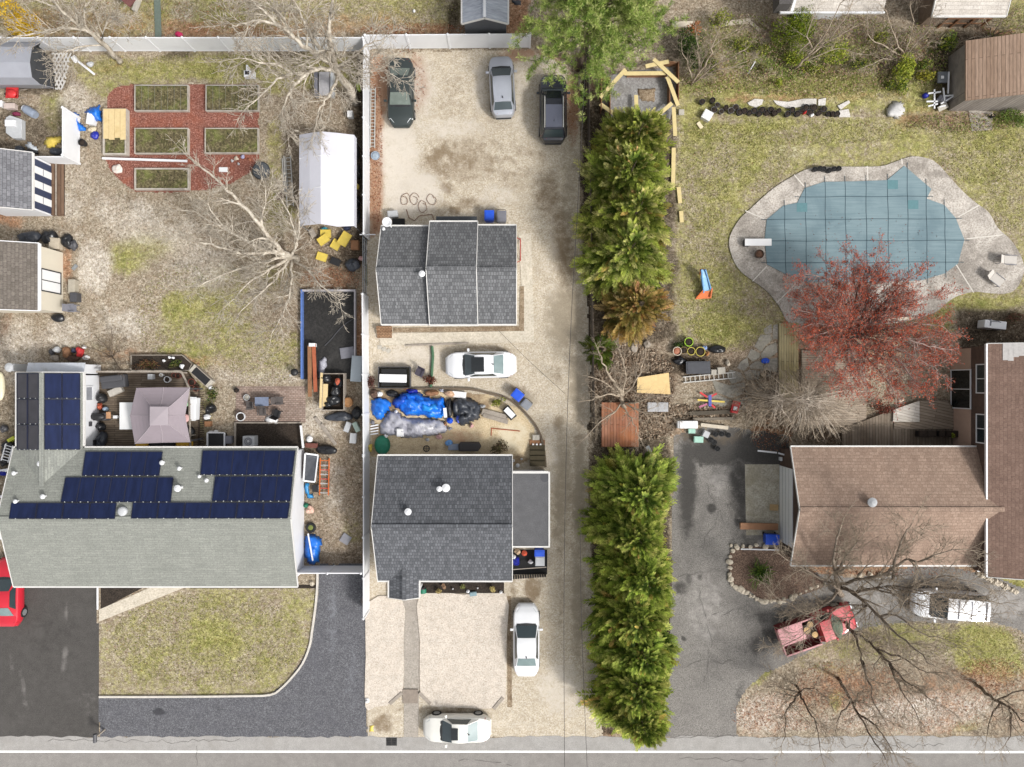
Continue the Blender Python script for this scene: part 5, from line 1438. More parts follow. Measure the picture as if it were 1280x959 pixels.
TIP=[(206,216,100),(222,224,124),(192,206,92),(236,226,148)]
GRN2=[(92,124,40),(108,138,48),(122,146,54)]
TIP2=[(206,226,100),(222,234,116),(190,214,88),(232,232,130)]
BRN=[(124,120,54),(150,126,60)]
TIPB=[(222,186,116),(206,164,92),(180,164,84),(232,200,140)]
def evergreen_proto(name,label,loc,seed,cols,tips_,hgt=7.0,R_=2.3,group=None,n=760):
 root=thing(name,label,'tree',loc,0,group)
 mb=MB();mb.tube([(0,0,0),(.05,.02,hgt*.5),(0,0,hgt*.94)],[.16,.1,.02],7);mb.build('trunk',K_dark,root)
 V,Q,T=evergreen_mesh(seed,hgt,R_,cols,tips_,n)
 npmesh('crown',V,Q,M_frond,T,root)
 return root
def setmesh(o,src):
 for a,b in zip(sorted(o.children,key=lambda c:c.name),sorted(src.children,key=lambda c:c.name)):
  a.data=b.data
GA,GB='evergreen trees in the upper row','evergreen trees in the lower row'
labA=['feathery evergreen tree topping the upper row beside the new timber frame','second feathery evergreen from the top of the upper row','third feathery evergreen from the top of the upper row','lowest green feathery evergreen of the upper row, above the browning one']
ptsA=[(782,198),(775,238),(781,284),(773,328)]
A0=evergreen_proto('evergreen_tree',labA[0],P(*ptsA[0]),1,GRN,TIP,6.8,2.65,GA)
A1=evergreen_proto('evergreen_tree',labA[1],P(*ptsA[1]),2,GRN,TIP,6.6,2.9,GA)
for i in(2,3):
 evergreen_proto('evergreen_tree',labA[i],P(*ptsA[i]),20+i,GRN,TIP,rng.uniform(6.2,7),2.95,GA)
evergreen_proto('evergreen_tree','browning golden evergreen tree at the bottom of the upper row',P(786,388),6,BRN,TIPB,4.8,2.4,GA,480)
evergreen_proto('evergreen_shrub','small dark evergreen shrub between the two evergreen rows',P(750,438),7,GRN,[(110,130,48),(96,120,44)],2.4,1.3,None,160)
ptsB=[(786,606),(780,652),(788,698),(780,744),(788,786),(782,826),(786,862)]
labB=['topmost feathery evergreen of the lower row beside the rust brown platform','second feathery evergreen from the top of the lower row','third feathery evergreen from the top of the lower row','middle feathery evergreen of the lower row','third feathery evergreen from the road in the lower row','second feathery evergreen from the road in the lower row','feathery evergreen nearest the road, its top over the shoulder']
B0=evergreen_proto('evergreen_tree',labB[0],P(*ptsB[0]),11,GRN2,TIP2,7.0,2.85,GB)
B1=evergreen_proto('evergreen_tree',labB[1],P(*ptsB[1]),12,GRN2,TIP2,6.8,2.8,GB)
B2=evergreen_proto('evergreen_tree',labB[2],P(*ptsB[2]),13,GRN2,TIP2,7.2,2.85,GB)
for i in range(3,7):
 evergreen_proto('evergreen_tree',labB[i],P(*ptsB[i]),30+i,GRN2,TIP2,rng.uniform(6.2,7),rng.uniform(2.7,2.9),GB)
pine=thing('pine_tree','large light green pine tree overhanging the dark car','tree',P(722,86))
q=np.random.default_rng(9)
prn=random.Random(9)
mb,mt=MB(),MB()
top=Vector((.9,.3,11.0))
mt.tube([(0,0,0),(.2,.1,4),(.6,.2,8),tuple(top)],[.24,.2,.13,.04],8)
tufts=[]
for k in range(60):
 t=.34+.66*k/60
 z=11*t
 a=k*2.4+prn.uniform(-.4,.4)
 Lb=(5.3*(1.12-t)**.5+.3)*prn.uniform(.75,1.05)
 if math.sin(a)<.1 and math.cos(a)>-.2:
  Lb*=.78
 p=Vector((.9*t,.3*t,z))
 d=Vector((math.cos(a),math.sin(a),.16))
 pts=[p]
 for i in range(6):
  d=(d+Vector((prn.gauss(0,.12),prn.gauss(0,.12),prn.gauss(0,.05)))).normalized()
  p=p+d*Lb/6
  pts.append(p)
  if i>=1:
   for m_ in range(3):
    e=rot_about(d,math.radians(prn.uniform(35,70)),prn)
    e.z=abs(e.z)*.4
    l2=Lb*.32*prn.uniform(.5,1.1)
    pp=p+e*l2
    mb.tube([p,p+e*l2*.6,pp],[.02,.015,.01],3,False)
    for f in(.45,.75,1.0):
     tufts.append(tuple(p.lerp(pp,f)))
  tufts.append(tuple(p))
 mb.tube(pts,[.07,.06,.05,.04,.03,.02,.015],5,False)
mt.build('trunk',K_dark,pine,smooth=True)
mb.build('branches',K_dark,pine,smooth=True)
tf=np.array(tufts)
tf=np.concatenate([tf,tf+q.normal(0,.16,tf.shape)])
nn=15
n=len(tf)*nn
c=np.repeat(tf,nn,0)
dd=q.normal(size=(n,3));dd[:,2]=np.abs(dd[:,2])*.9+.12
dd/=np.linalg.norm(dd,axis=1)[:,None]
pw=np.cross(dd,q.normal(size=(n,3)));pw/=np.linalg.norm(pw,axis=1)[:,None]
ll=q.uniform(.16,.34,(n,1))
V=np.stack([c,c+dd*ll*.5+pw*.016,c+dd*ll,c+dd*ll*.5-pw*.016],1).reshape(-1,3)
tc=np.repeat(tints(len(tf),[(172,194,98),(150,176,82),(192,206,118),(124,154,70),(206,214,136)],q,.15),nn,0)
npmesh('needles',V,np.arange(4*n).reshape(-1,4),tintmat('pine needles',.6,.35,.15),tc,pine)
def shrub(name,label,cat,px,py,rx,ry,h,cols,n=900,size=.07,seed=0,group=None,lobes=6,stem=True,z0=0.0):
 q=np.random.default_rng(seed+100)
 root=thing(name,label,cat,at(px,py,0,z0),0,group)
 cen=q.uniform(-.55,.55,(lobes,2))*np.array([rx,ry]);cen[0]=0
 cz=h*q.uniform(.5,.75,lobes)
 k=q.integers(0,lobes,n)
 u=q.normal(size=(n,3));u/=np.linalg.norm(u,axis=1)[:,None]
 r=q.uniform(.45,1,n)[:,None]**.5
 c=np.stack([cen[k,0],cen[k,1],cz[k]],-1)+u*r*np.array([rx*.55,ry*.55,h*.42])
 c[:,2]=np.clip(c[:,2],.03,None)
 V,Q=leafquads(c,size,q,.3,.55)
 npmesh('leaves',V,Q,tintmat('shrub leaves',.6,.25),tints(len(Q),cols,q),root)
 if stem:
  mb=MB()
  for i in range(lobes):
   mb.tube([(0,0,0),(cen[i,0]*.5,cen[i,1]*.5,cz[i]*.5),(cen[i,0],cen[i,1],cz[i])],[.03,.02,.01],4)
  mb.build('stems',K_dark,root)
 return root
YG=[(142,160,44),(176,184,60),(110,132,38),(194,196,86)]
DG=[(52,76,26),(72,100,34),(96,122,44),(42,62,26)]
OL=[(120,116,60),(146,138,84),(100,96,48),(84,92,40)]
shrub('forsythia_bush','bright yellow flowering bush in the top left corner','bush',40,44,1.4,1.5,2.0,[(236,196,40),(246,210,60),(222,180,30),(200,160,40)],4200,.06,1)
shrub('clipped_evergreen','dense dark yellow-green bush against the pale roof house','bush',978,46,1.35,1.6,2.7,[(112,134,22),(140,158,32),(76,100,20),(160,172,48)],6500,.05,2,None,9)
shrub('leafy_bush','dark green bush behind the new timber frame','bush',858,70,1.0,1.4,1.8,DG,1800,.07,3)
shrub('leafy_bush','orange-tipped bush above the grey sapling clump','bush',862,48,.6,.5,1.9,[(206,120,70),(180,110,60),(140,110,60)],500,.06,4)
shrub('leafy_bush','yellow-green bush left of the dense dark bush','bush',896,32,.8,.8,1.6,YG+OL,700,.06,5)
shrub('leafy_bush','yellow-green bush just below the dense dark bush','bush',990,76,.9,.6,1.1,YG,800,.06,6)
shrub('leafy_bush','yellow-green bush in the middle of the brush','bush',1040,70,1.6,.9,1.1,YG,1500,.06,7)
shrub('leafy_bush','bright yellow-green bush left of the scrap cart','bush',1126,92,1.0,1.1,1.3,YG,1600,.06,8)
shrub('leafy_bush','green bush in the shadow of the brown shed','bush',1176,60,.7,.7,1.2,YG+DG,800,.06,9)
shrub('leafy_bush','low yellow bush just left of the brown shed shadow','bush',1152,100,.7,.45,1.0,[(186,178,60),(150,150,50),(120,120,40)],500,.06,10)
shrub('leafy_bush','low dark bush below the bright yellow-green bush','bush',1122,112,.5,.6,.9,DG+YG,450,.06,11)
shrub('leafy_bush','loose green weeds at the corner of the brown shed wall','bush',1266,150,1.2,.7,.8,[(104,130,50),(130,150,66),(90,112,48)],800,.06,12)
shrub('leafy_bush','tiny yellow-green bush in the grass below the saplings','bush',972,106,.35,.35,.5,YG,260,.05,13)
shrub('leafy_bush','small olive bush left of the tiny yellow bush','bush',950,88,.5,.4,.6,OL,300,.05,14)
shrub('leafy_bush','brown dried shrub behind the front cottage','bush',627,558,.75,.6,.9,[(96,80,62),(124,104,80),(84,88,46),(70,58,46)],900,.05,15)
shrub('leafy_bush','mossy weed clump beside the blue and grey bins','bush',622,503,.6,.35,.35,OL+YG,350,.05,16)
shrub('leafy_bush','reddish brown dead shrub at the end of the green pipe','bush',538,474,.55,.5,.7,[(110,60,44),(138,80,58),(84,48,38)],500,.05,17)
shrub('leafy_bush','dark red brown shrub in the corner by the white box','bush',466,478,.4,.45,.6,[(80,40,36),(110,60,48)],350,.05,18)
shrub('leafy_bush','dry brown hedge plants against the lower deck','bush',1096,508,1.1,.5,.9,[(120,60,48),(150,76,56),(98,60,44)],700,.05,19)
shrub('leafy_bush','dark leafy weeds under the yellow-rimmed flowerpots','bush',848,432,.5,.4,.5,DG,300,.05,20)
shrub('leafy_bush','brown ground shrub behind the white heat pump','bush',1262,398,.9,.5,.6,[(110,74,60),(130,92,74),(90,84,50)],500,.05,21)
for i,(px,py,s,cols,lb)in enumerate(((549,737,.26,[(206,188,130),(190,170,110)],'straw-coloured grass tuft at the left of the front flower bed'),(556,731,.18,[(190,150,120),(200,170,140)],'pinkish dry tuft in the front flower bed'),(578,732,.24,[(150,150,90),(120,126,70)],'grey-green tuft in the middle of the front flower bed'),(616,734,.3,[(206,188,120),(222,204,140)],'largest straw-coloured tuft at the right of the front flower bed'))):
 shrub('grass_tuft',lb,'plant',px,py,s,s,.45,cols,220,.05,30+i,'tufts in the front flower bed',3,False,.1)
for i,(px,py,rx,ry,h_,lb)in enumerate(((926,62,.9,.6,1.0,'yellow-green brush between the sapling clump and dense dark bush'),(1070,86,1.2,.5,.9,'low yellow-green brush right of the slanting sapling'),(1092,52,.8,.7,1.2,'olive brush left of the grey twig thicket'),(884,86,.7,.6,.8,'green brush at the foot of the sapling clump'),(1012,90,1.0,.35,.5,'low green strip of brush above the flowerpots'),(1150,84,.7,.5,.9,'olive brush between the thicket and brown shed'),(948,70,.6,.5,.8,'small green brush just left of the dense dark bush'),(1108,108,.5,.4,.6,'small olive brush above the pale cone of sheeting'))):
 shrub('brush_shrub',lb,'bush',px,py,rx,ry,h_,YG+OL if i%2==0 else OL+DG+YG,520,.06,80+i)
yc=thing('yucca_plant','spiky green yucca in the stone-ringed bed','plant',P(949,716))
q=np.random.default_rng(5)
n=260
a=q.uniform(0,6.28,n);el=np.radians(q.uniform(8,75,n))
d=np.stack([np.cos(a)*np.cos(el),np.sin(a)*np.cos(el),np.sin(el)],-1)
c=q.normal(0,.22,(n,3));c[:,2]=.08
pw=np.stack([-np.sin(a),np.cos(a),0*a],-1)
l_=q.uniform(.45,.95,(n,1))
V=np.stack([c,c+d*l_*.5+pw*.022+np.array([0,0,.04]),c+d*l_,c+d*l_*.5-pw*.022+np.array([0,0,.04])],1).reshape(-1,3)
npmesh('leaves',V,np.arange(4*n).reshape(-1,4),tintmat('shrub leaves',.6,.25),tints(n,[(66,100,34),(96,130,44),(128,150,60),(54,84,34)],q),yc)
def cover(name,items,seed,size,cols,h=.12,label=None,cat=None):
 q=np.random.default_rng(seed)
 cs,ts=[],[]
 for(cx,cy,rx,ry,n)in items:
  r=np.sqrt(q.uniform(0,1,n));a=q.uniform(0,6.28,n)
  px,py=cx+rx*r*np.cos(a),cy+ry*r*np.sin(a)
  cs.append(np.stack([(px-CX)*S,-(py-CY)*S,q.uniform(.02,h,n)],-1))
 c=np.concatenate(cs)
 V,Q=leafquads(c,size,q,.55,.35)
 o=npmesh(name,V,Q,tintmat('loose cover',.8,.15),tints(len(Q),cols,q,.25))
 o['kind']='stuff'
 return tag(o,label,cat)
cover('dry_weeds',[(930,60,60,40,2600),(1050,60,90,40,5000),(1150,70,30,40,1800),(1000,105,120,16,2600),(880,100,30,24,800),(1200,155,70,12,1500),(1255,30,30,24,900)],3,.075,[(150,130,100),(176,156,124),(124,104,78),(112,128,56),(146,154,76),(128,140,66),(164,168,96),(170,132,112),(196,178,150)],.5,'tangle of dry weeds and brush along the top right boundary','brush')
cover('fallen_leaves',[(520,38,70,9,1100),(470,180,8,110,1200),(510,104,22,44,500),(200,28,200,26,1600),(1060,855,70,30,1500),(1240,845,40,24,800),(965,545,26,20,500),(1110,714,110,6,500),(970,890,60,26,500),(415,350,40,16,500),(715,130,10,50,350),(960,725,40,24,500),(1100,890,180,28,1200)],4,.055,[(150,92,62),(176,118,84),(120,70,48),(198,150,116),(168,110,90)],.05,'scattered reddish brown fallen leaves','leaves')
cover('twig_litter',[(790,480,54,50,3800),(985,500,60,40,2600),(800,530,50,20,1300),(870,515,50,10,700),(1040,545,40,12,700)],6,.12,[(170,150,128),(150,128,106),(196,178,156),(120,100,82)],.12,'dry twig litter on the ground between the evergreen rows and deck','twigs')
cover('grass_tufts',[(1000,165,150,16,2600),(880,220,34,70,2400),(890,350,44,80,2600),(1225,190,60,40,2200),(1260,230,30,60,1200),(945,200,40,40,1500),(910,410,50,30,1200),(260,800,120,58,5200),(230,400,60,70,2400),(330,440,50,40,1400),(270,85,170,16,2200),(1230,812,60,30,1500),(1120,800,90,24,1500),(290,10,120,30,1800),(500,12,70,20,900),(1050,108,130,16,2200)],9,.05,[(146,146,66),(172,168,92),(118,124,50),(196,186,128),(98,106,44),(186,172,118),(132,140,60)],.07,'short yellow-green grass tufts over the lawns','grass')
cover('pool_leaves',[(1075,300,100,40,160),(1090,345,80,8,140),(1000,380,60,20,160),(1180,350,30,16,60)],10,.05,[(120,72,54),(150,100,74),(96,70,52)],.02,'dead leaves strewn over the pool cover','leaves')
for o in COL.objects:
 if o.name.startswith('pool_leaves'):
  o.location.z=.13
def paintmat(name,rgb,rough=.32,coat=.5,spot=None,metal=0.0):
 return mat(name,rgb,rough,.05,1.2,metal,0,spot,.4,coat)
V_white=paintmat('white car paint',(244,245,247))
V_cream=paintmat('cream white car paint',(240,238,230))
V_silver=paintmat('silver car paint',(186,190,200),.3,.5,None,.25)
V_black=paintmat('black car paint',(52,54,62),.25,.5)
V_green=paintmat('dirty dark green car paint',(52,60,60),.4,.3,(70,74,72))
V_red=paintmat('red car paint',(206,40,58),.3,.5)
V_fade=paintmat('faded red truck paint',(206,70,76),.5,.2,(226,150,150))
V_pink=paintmat('sun-bleached pink paint',(232,168,170),.6,.1,(216,140,144))
V_maroon=paintmat('dark red paint',(120,34,40),.5,.2)
M_wind=mat('car glass',(52,66,70),.06,.12,1.5,spec=.9)
M_wind2=mat('sky tinted car glass',(122,142,142),.1,.15,1.5,spec=.9)  # pale teal stands in for the sky reflected in the glass
M_dusty=mat('dusty car glass',(112,122,114),.25,.2,2.5,spec=.6)
M_tyre=mat('tyre rubber',(36,36,37),.85,.15,8)
M_rim=mat('wheel rim',(176,178,180),.35,.1,5,metal=.5)
M_lamp=mat('headlamp lens',(214,220,222),.12,.05,4,spec=.8)
M_tail=mat('tail lamp lens',(170,36,36),.2,.1,4,spec=.7)
M_bump=mat('black trim',(44,46,48),.6,.15,6)
def interp(x,pts):
 for(a,va),(b,vb)in zip(pts,pts[1:]):
  if x<=b:
   f=(x-a)/(b-a)
   f=max(0,f)
   return va+(vb-va)*f
 return pts[-1][1]
def car(name,label,cat,loc,heading,L_=4.7,W=1.8,Ht=1.45,body=V_white,kind='sedan',roof_sheen_m=None,sunroof=None,rear_glass=M_wind,front_glass=M_wind,group='parked cars',rails=False,dash=None):
 root=thing(name,label,cat,loc,math.radians(heading),group)
 h=L_/2
 if kind=='sedan':
  prof=[(-h,.62),(-h+.06,.82),(-h+.3,.92),(-h+.95,.97),(.55,.95),(h-1.15,.93),(h-.5,.84),(h-.12,.68),(h,.56)]
  A0,A1,A2,A3=h-1.28,h-2.02,-h+1.55,-h+.78
 elif kind=='suv':
  prof=[(-h,.7),(-h+.05,.95),(-h+.25,1.04),(.3,1.03),(h-1.1,1.02),(h-.45,.96),(h-.1,.8),(h,.62)]
  A0,A1,A2,A3=h-1.12,h-1.78,-h+.55,-h+.2
 else:
  prof=[(-h,.66),(-h+.05,.9),(-h+.25,.98),(.4,.97),(h-.95,.95),(h-.4,.84),(h-.1,.7),(h,.56)]
  A0,A1,A2,A3=h-.98,h-1.75,-h+.75,-h+.3
 hw=W/2
 rc=.3 if kind=='suv' else.36
 e_=[0,.02,.06,.12,.2,.3,.42,.56,.72,.9]
 xs=[-h+e for e in e_]+[-h+.9+(L_-1.8)*i/9 for i in range(1,9)]+[h-e for e in e_[::-1]]
 def half(x):
  u=abs(x)/h
  return hw*(1-.035*u**2-rc*max(0,(u-.62)/.38)**2.6-.03*(u>.99))
 mb=MB()
 vs=[]
 for x in xs:
  w_,zt=half(x),interp(x,prof)
  crown=.035*(1-(abs(x)/h)**4)
  row=[(-w_*.9,.2),(-w_*.985,.32),(-w_,.55 if zt>.7 else zt*.7),(-w_*.975,zt-.1),(-w_*.90,zt-.015),(-w_*.5,zt+crown),(0,zt+crown*1.3)]
  row=row+[(-y,z)for y,z in row[:-1][::-1]]
  vs+=[(x,y,z)for y,z in row]
 n=13
 m=len(xs)
 fs=[(i*n+j,(i+1)*n+j,(i+1)*n+j+1,i*n+j+1)for i in range(m-1)for j in range(n-1)]
 fs+=[tuple(range(n)),tuple((m-1)*n+k for k in range(n))[::-1],tuple([i*n for i in range(m)])[::-1]if False else(0,n-1,(m-1)*n+n-1,(m-1)*n)]
 mb.add(vs,fs)
 zb=1.0 if kind!='suv' else 1.06
 wb,wt=hw*.88,hw*.7
 def ring(x,w_,z):
  return[(x,-w_,z),(x,-w_*.5,z+.03),(x,0,z+.04),(x,w_*.5,z+.03),(x,w_,z)]
 zb_f=interp(A0,prof)-.02
 zb_r=interp(A3,prof)-.02
 cab=[ring(A0,wb*.95,zb_f),ring(A1,wt,Ht-.04),ring((A1*.6+A2*.4),wt*1.02,Ht),ring((A1*.3+A2*.7),wt,Ht),ring(A2,wt*.94,Ht-.05),ring(A3,wb*.9,zb_r)]
 o0=len(mb.v)
 cv=[p for r in cab for p in r]
 cf=[(i*5+j,(i+1)*5+j,(i+1)*5+j+1,i*5+j+1)for i in range(5)for j in range(4)]
 low=[]
 for r in cab:
  x=r[0][0]
  xb=min(max(x,A3),A0)
  low.append((xb,-wb,interp(xb,prof)-.03))
 k=len(cv)
 cv+=low+[(x,-y,z)for x,y,z in low]
 for i in range(5):
  cf.append((i*5,k+i,k+i+1,(i+1)*5))
  cf.append((i*5+4,(i+1)*5+4,k+6+i+1,k+6+i))
 mb.add(cv,cf)
 bo=mb.build('body',body,root,smooth=True)
 bo.data.polygons.foreach_set('use_smooth',[True]*len(bo.data.polygons))
 es=bo.modifiers.new('edge','EDGE_SPLIT');es.split_angle=math.radians(38)
 def patch(r0,r1,f0,f1,kw,off,name_,m_):
  q_=MB()
  vs_=[]
  for f in(f0,(f0+f1)/2,f1):
   for j in range(5):
    a,b=Vector(r0[j]),Vector(r1[j])
    p=a.lerp(b,f)
    p.y*=kw
    vs_.append(p+off)
  q_.add(vs_,[(i*5+j,(i+1)*5+j,(i+1)*5+j+1,i*5+j+1)for i in range(2)for j in range(4)])
  return q_.build(name_,m_,root,smooth=True)
 patch(cab[0],cab[1],.05,.96,.95,Vector((.012,0,.014)),'windshield',front_glass)
 patch(cab[4],cab[5],.06,.9,.93,Vector((-.012,0,.014)),'rear_window',rear_glass)
 cw=MB();cw.add([(A0+.1,-wb*.8,zb_f+.035),(A0+.14,0,zb_f+.06),(A0+.1,wb*.8,zb_f+.035),(A0-.02,wb*.86,zb_f+.06),(A0-.02,0,zb_f+.09),(A0-.02,-wb*.86,zb_f+.06)],[(0,1,4,5),(1,2,3,4)]);cw.build('wiper_cowl',M_bump,root)
 for sg in(-1,1):
  q_=MB()
  top_,bot_=[],[]
  for i in range(6):
   r=cab[i]
   a=Vector((r[0][0],sg*abs(r[0][1]),r[0][2]))
   b=Vector((low[i][0],sg*wb,low[i][2]))
   top_.append(a);bot_.append(b)
  pts_t=[top_[i].lerp(bot_[i],.1)for i in range(1,5)]
  pts_b=[top_[i].lerp(bot_[i],.86)for i in range(1,5)]
  pts_b[0]=pts_b[0].lerp(bot_[0],.55);pts_b[3]=pts_b[3].lerp(bot_[5],.35)
  offv=Vector((0,sg*.014,.012))
  q_.add([p+offv for p in pts_t]+[p+offv for p in pts_b],[(i,i+1,5+i,4+i)for i in range(3)])
  q_.build('side_window',M_wind,root,smooth=True)
  mi=MB();mi.box(A0-.35,A0-.2,sg*hw*1.0-.02,sg*hw+sg*.2,.95,1.08)if sg>0 else mi.box(A0-.35,A0-.2,-hw-.2,-hw+.02,.95,1.08)
  mi.build('mirror',body,root,bevel=.03)
  for nm,xx,m_ in(('headlight',h-.2,M_lamp),('tail_light',-h+.12,M_tail)):
   l2=MB()
   y0=sg*half(xx)*.62;y1=sg*half(xx)*.97
   z_=interp(xx,prof)
   x2=xx-.26*(1 if xx>0 else-1)
   z2=interp(x2,prof)
   l2.add([(xx,y0,z_+.012),(xx-.05*(1 if xx>0 else-1),y1,z_-.06),(x2,sg*half(x2)*.965,z2-.05),(x2,sg*half(x2)*.78,z2+.012),(xx,y0,z_-.15),(xx-.05*(1 if xx>0 else-1),y1*1.015,z_-.16),(x2,sg*half(x2)*1.005,z2-.16)],[(0,1,2,3),(0,4,5,1),(1,5,6,2)])
   l2.build(nm,m_,root)
 for x in(h-.86,-h+.86):
  for sg in(-1,1):
   w_=MB()
   y0=sg*(hw-.2);y1=sg*(hw+.012)
   w_.tube([(x,y0,.33),(x,y1,.33)],.33,20)
   wo=w_.build('wheel',M_tyre,root)
   r_=MB();r_.tube([(x,y1-sg*.02,.33),(x,y1+sg*.008,.33)],.21,16);r_.build('rim',M_rim,wo)
 zr=Ht+.045
 if sunroof:
  sx,sl,sw=sunroof
  MB().add([(sx-sl/2,-sw/2,zr-.005),(sx+sl/2,-sw/2,zr-.005),(sx+sl/2,sw/2,zr-.005),(sx-sl/2,sw/2,zr-.005),(sx-sl/2,0,zr+.012),(sx+sl/2,0,zr+.012)],[(0,1,5,4),(4,5,2,3)]).build('sunroof',M_darkglass,root)
 if roof_sheen_m:
  q_=MB();q_.slab([(A2+.1,-wt*.84,Ht+.1),(A1-.68,-wt*.84,Ht+.1),(A1-.68,wt*.84,Ht+.1),(A2+.1,wt*.84,Ht+.1)],.1);q_.build('roof_sheen_panel',roof_sheen_m,root)  # overlay that carries the painted roof sheen
 if rails:
  for sg in(-1,1):
   r_=MB();y=sg*wt*.93
   r_.tube([(A1-.1,y,Ht+.02),(A1-.2,y,Ht+.09),(A2+.2,y,Ht+.09),(A2+.1,y,Ht+.02)],.03,6)
   r_.build('roof_rail',M_alu,root)
 MB().cbox((A1+A2)/2-.6,0,.14,.05,Ht+.03,Ht+.1).build('antenna',M_bump,root)
 b_=MB();b_.box(h-.06,h+.035,-hw*.6,hw*.6,.3,.5);b_.box(-h-.035,-h+.06,-hw*.6,hw*.6,.3,.5)
 b_.build('bumper',M_bump if kind!='sedan' else body,root,bevel=.03)
 if dash:
  MB().cbox(A0-.38,.1,.16,.3,interp(A0,prof)+.2,interp(A0,prof)+.21).build('dashboard_paper',M_paperwhite,root)
 return root
def cpos(x0,y0,x1,y1):
 return at((x0+x1)/2,(y0+y1)/2,.85)
car('parked_car','dirty dark green sedan under bare branches by the leaf strip','car',cpos(484,73,517,154),-90,4.6,1.8,1.4,V_green,'sedan',rear_glass=M_dusty,front_glass=M_dusty)
car('parked_car','silver hatchback parked below the white fence','car',cpos(613,69,642,144),93,4.15,1.72,1.5,V_silver,'hatch')
car('parked_car','black sport utility car with pale roof rails under the pine','car',cpos(674,92,709,177),90,4.6,1.88,1.68,V_black,'suv',roof_sheen_m=paintmat('sky sheen on black roof',(94,97,112),.3,.4),sunroof=(.52,.5,.95),rails=True)  # lighter bluish roof overlay paints the sky's sheen on black paint
car('parked_car','white sedan with black sunroof beside the middle cottage','car',cpos(557,440,645,472),181,4.75,1.82,1.45,V_white,'sedan',sunroof=(.18,.85,.98),rear_glass=M_wind2,dash=True)
car('parked_car','plain white sedan nose to the porch clutter on the lane','car',cpos(642,756,674,848),90,4.85,1.8,1.45,V_white,'sedan',rear_glass=M_wind2)
car('parked_car','cream white sedan with small sunroof on the road shoulder','car',cpos(529,895,613,930),180,4.55,1.8,1.42,V_cream,'sedan',sunroof=(.1,.45,.8),rear_glass=M_wind2)
car('parked_car','bright red car partly under the eave of the panelled house','car',at(7,742,.85),90,4.6,1.8,1.45,V_red,'sedan',rear_glass=M_wind2)
vn=car('parked_van','long white sport utility van with ribbed roof behind bare branches','van',at(1189,757,.9),176,5.1,1.95,1.85,V_white,'suv',front_glass=M_wind)
for x in(-1.75,-.75,.1):
 MB().cbox(x,0,.06,1.2,1.86,1.905).build('roof_bar',M_grey,vn)
pk=thing('pickup_truck','faded red pickup truck with covered bed and cut logs','truck',at(1020,784,.6),math.radians(19.5),None)
L_,W=5.3,1.85
h,hw=L_/2,W/2
mb=MB()
xs=[-.1,.4,1.0,1.5,2.0,2.35,2.55,2.65]
vs=[]
for x in xs:
 zt=interp(x,[(-.1,1.02),(1.2,1.02),(2.1,.96),(2.5,.86),(2.65,.62)])
 w_=hw*(1-.12*max(0,(x-1.9)/.75)**2)
 vs+=[(x,-w_,.3),(x,-w_,zt-.12),(x,-w_*.93,zt),(x,0,zt+.05),(x,w_*.93,zt),(x,w_,zt-.12),(x,w_,.3)]
mb.add(vs,[(i*7+j,(i+1)*7+j,(i+1)*7+j+1,i*7+j+1)for i in range(len(xs)-1)for j in range(6)]+[tuple(range(7)),tuple(49+k for k in range(7))[::-1]])
c_=[(1.25,.86,1.0),(.72,.68,1.6),(.0,.68,1.63),(-.08,.82,1.02)]
vs=[]
for x,w_,z in c_:
 vs+=[(x,-w_,z),(x,0,z+.04),(x,w_,z)]
vs+=[(1.25,-.86,.98),(-.08,-.86,.98),(1.25,.86,.98),(-.08,.86,.98)]
mb.add(vs,[(i*3+j,(i+1)*3+j,(i+1)*3+j+1,i*3+j+1)for i in range(3)for j in range(2)]+[(0,3,6,9,13,12),(2,14,15,11,8,5)])
bo=mb.build('cab',V_fade,pk,smooth=True)
es=bo.modifiers.new('edge','EDGE_SPLIT');es.split_angle=math.radians(30)
MB().add([(1.2,-.74,1.08),(.77,-.6,1.585),(.77,.6,1.6),(1.2,.74,1.08),(1.2,0,1.12),(.77,0,1.64)],[(0,4,5,1),(4,3,2,5)]).build('windshield',M_wind2,pk)
MB().add([(-.03,-.55,1.2),(.0,-.55,1.55),(0,.55,1.55),(-.03,.55,1.2)],[(0,1,2,3)]).build('rear_window',M_wind,pk)
for sg in(-1,1):
 MB().add([(1.1,sg*.865,1.06),(.68,sg*.73,1.52),(.06,sg*.73,1.53),(.02,sg*.86,1.06)],[(0,1,2,3)]).build('side_window',M_wind,pk)
 q_=MB();q_.box(-h,-.14,sg*hw-.05,sg*hw+.05,.35,1.12);q_.build('bed_side',V_maroon,pk,bevel=.02)
 q_=MB();q_.box(-h,-.14,sg*hw-.07,sg*hw+.03,1.12,1.16);q_.build('bed_rail',V_pink,pk)
 q_=MB();q_.cbox(.95,sg*(hw+.12),.14,.2,1.02,1.16);q_.build('mirror',V_fade,pk,bevel=.03)
 q_=MB();q_.cbox(2.62,sg*.66,.08,.34,.66,.82);q_.build('headlight',M_lamp,pk)
 q_=MB();q_.cbox(-h-.01,sg*.82,.06,.14,.7,1.0);q_.build('tail_light',M_tail,pk)
 for x in(1.75,-1.5):
  w_=MB();w_.tube([(x,sg*(hw-.2),.36),(x,sg*(hw+.02),.36)],.36,20);wo=w_.build('wheel',M_tyre,pk)
  r_=MB();r_.tube([(x,sg*hw,.36),(x,sg*(hw+.03),.36)],.22,14);r_.build('rim',M_rim,wo)
q_=MB();q_.box(-h,-.14,-hw+.06,hw-.06,.55,.6);q_.box(-.2,-.14,-hw+.06,hw-.06,.6,1.1);q_.build('bed_floor',V_maroon,pk)
q_=MB();q_.box(-h-.05,-h+.02,-hw+.06,hw-.06,.55,1.13);q_.build('tailgate',V_pink,pk)
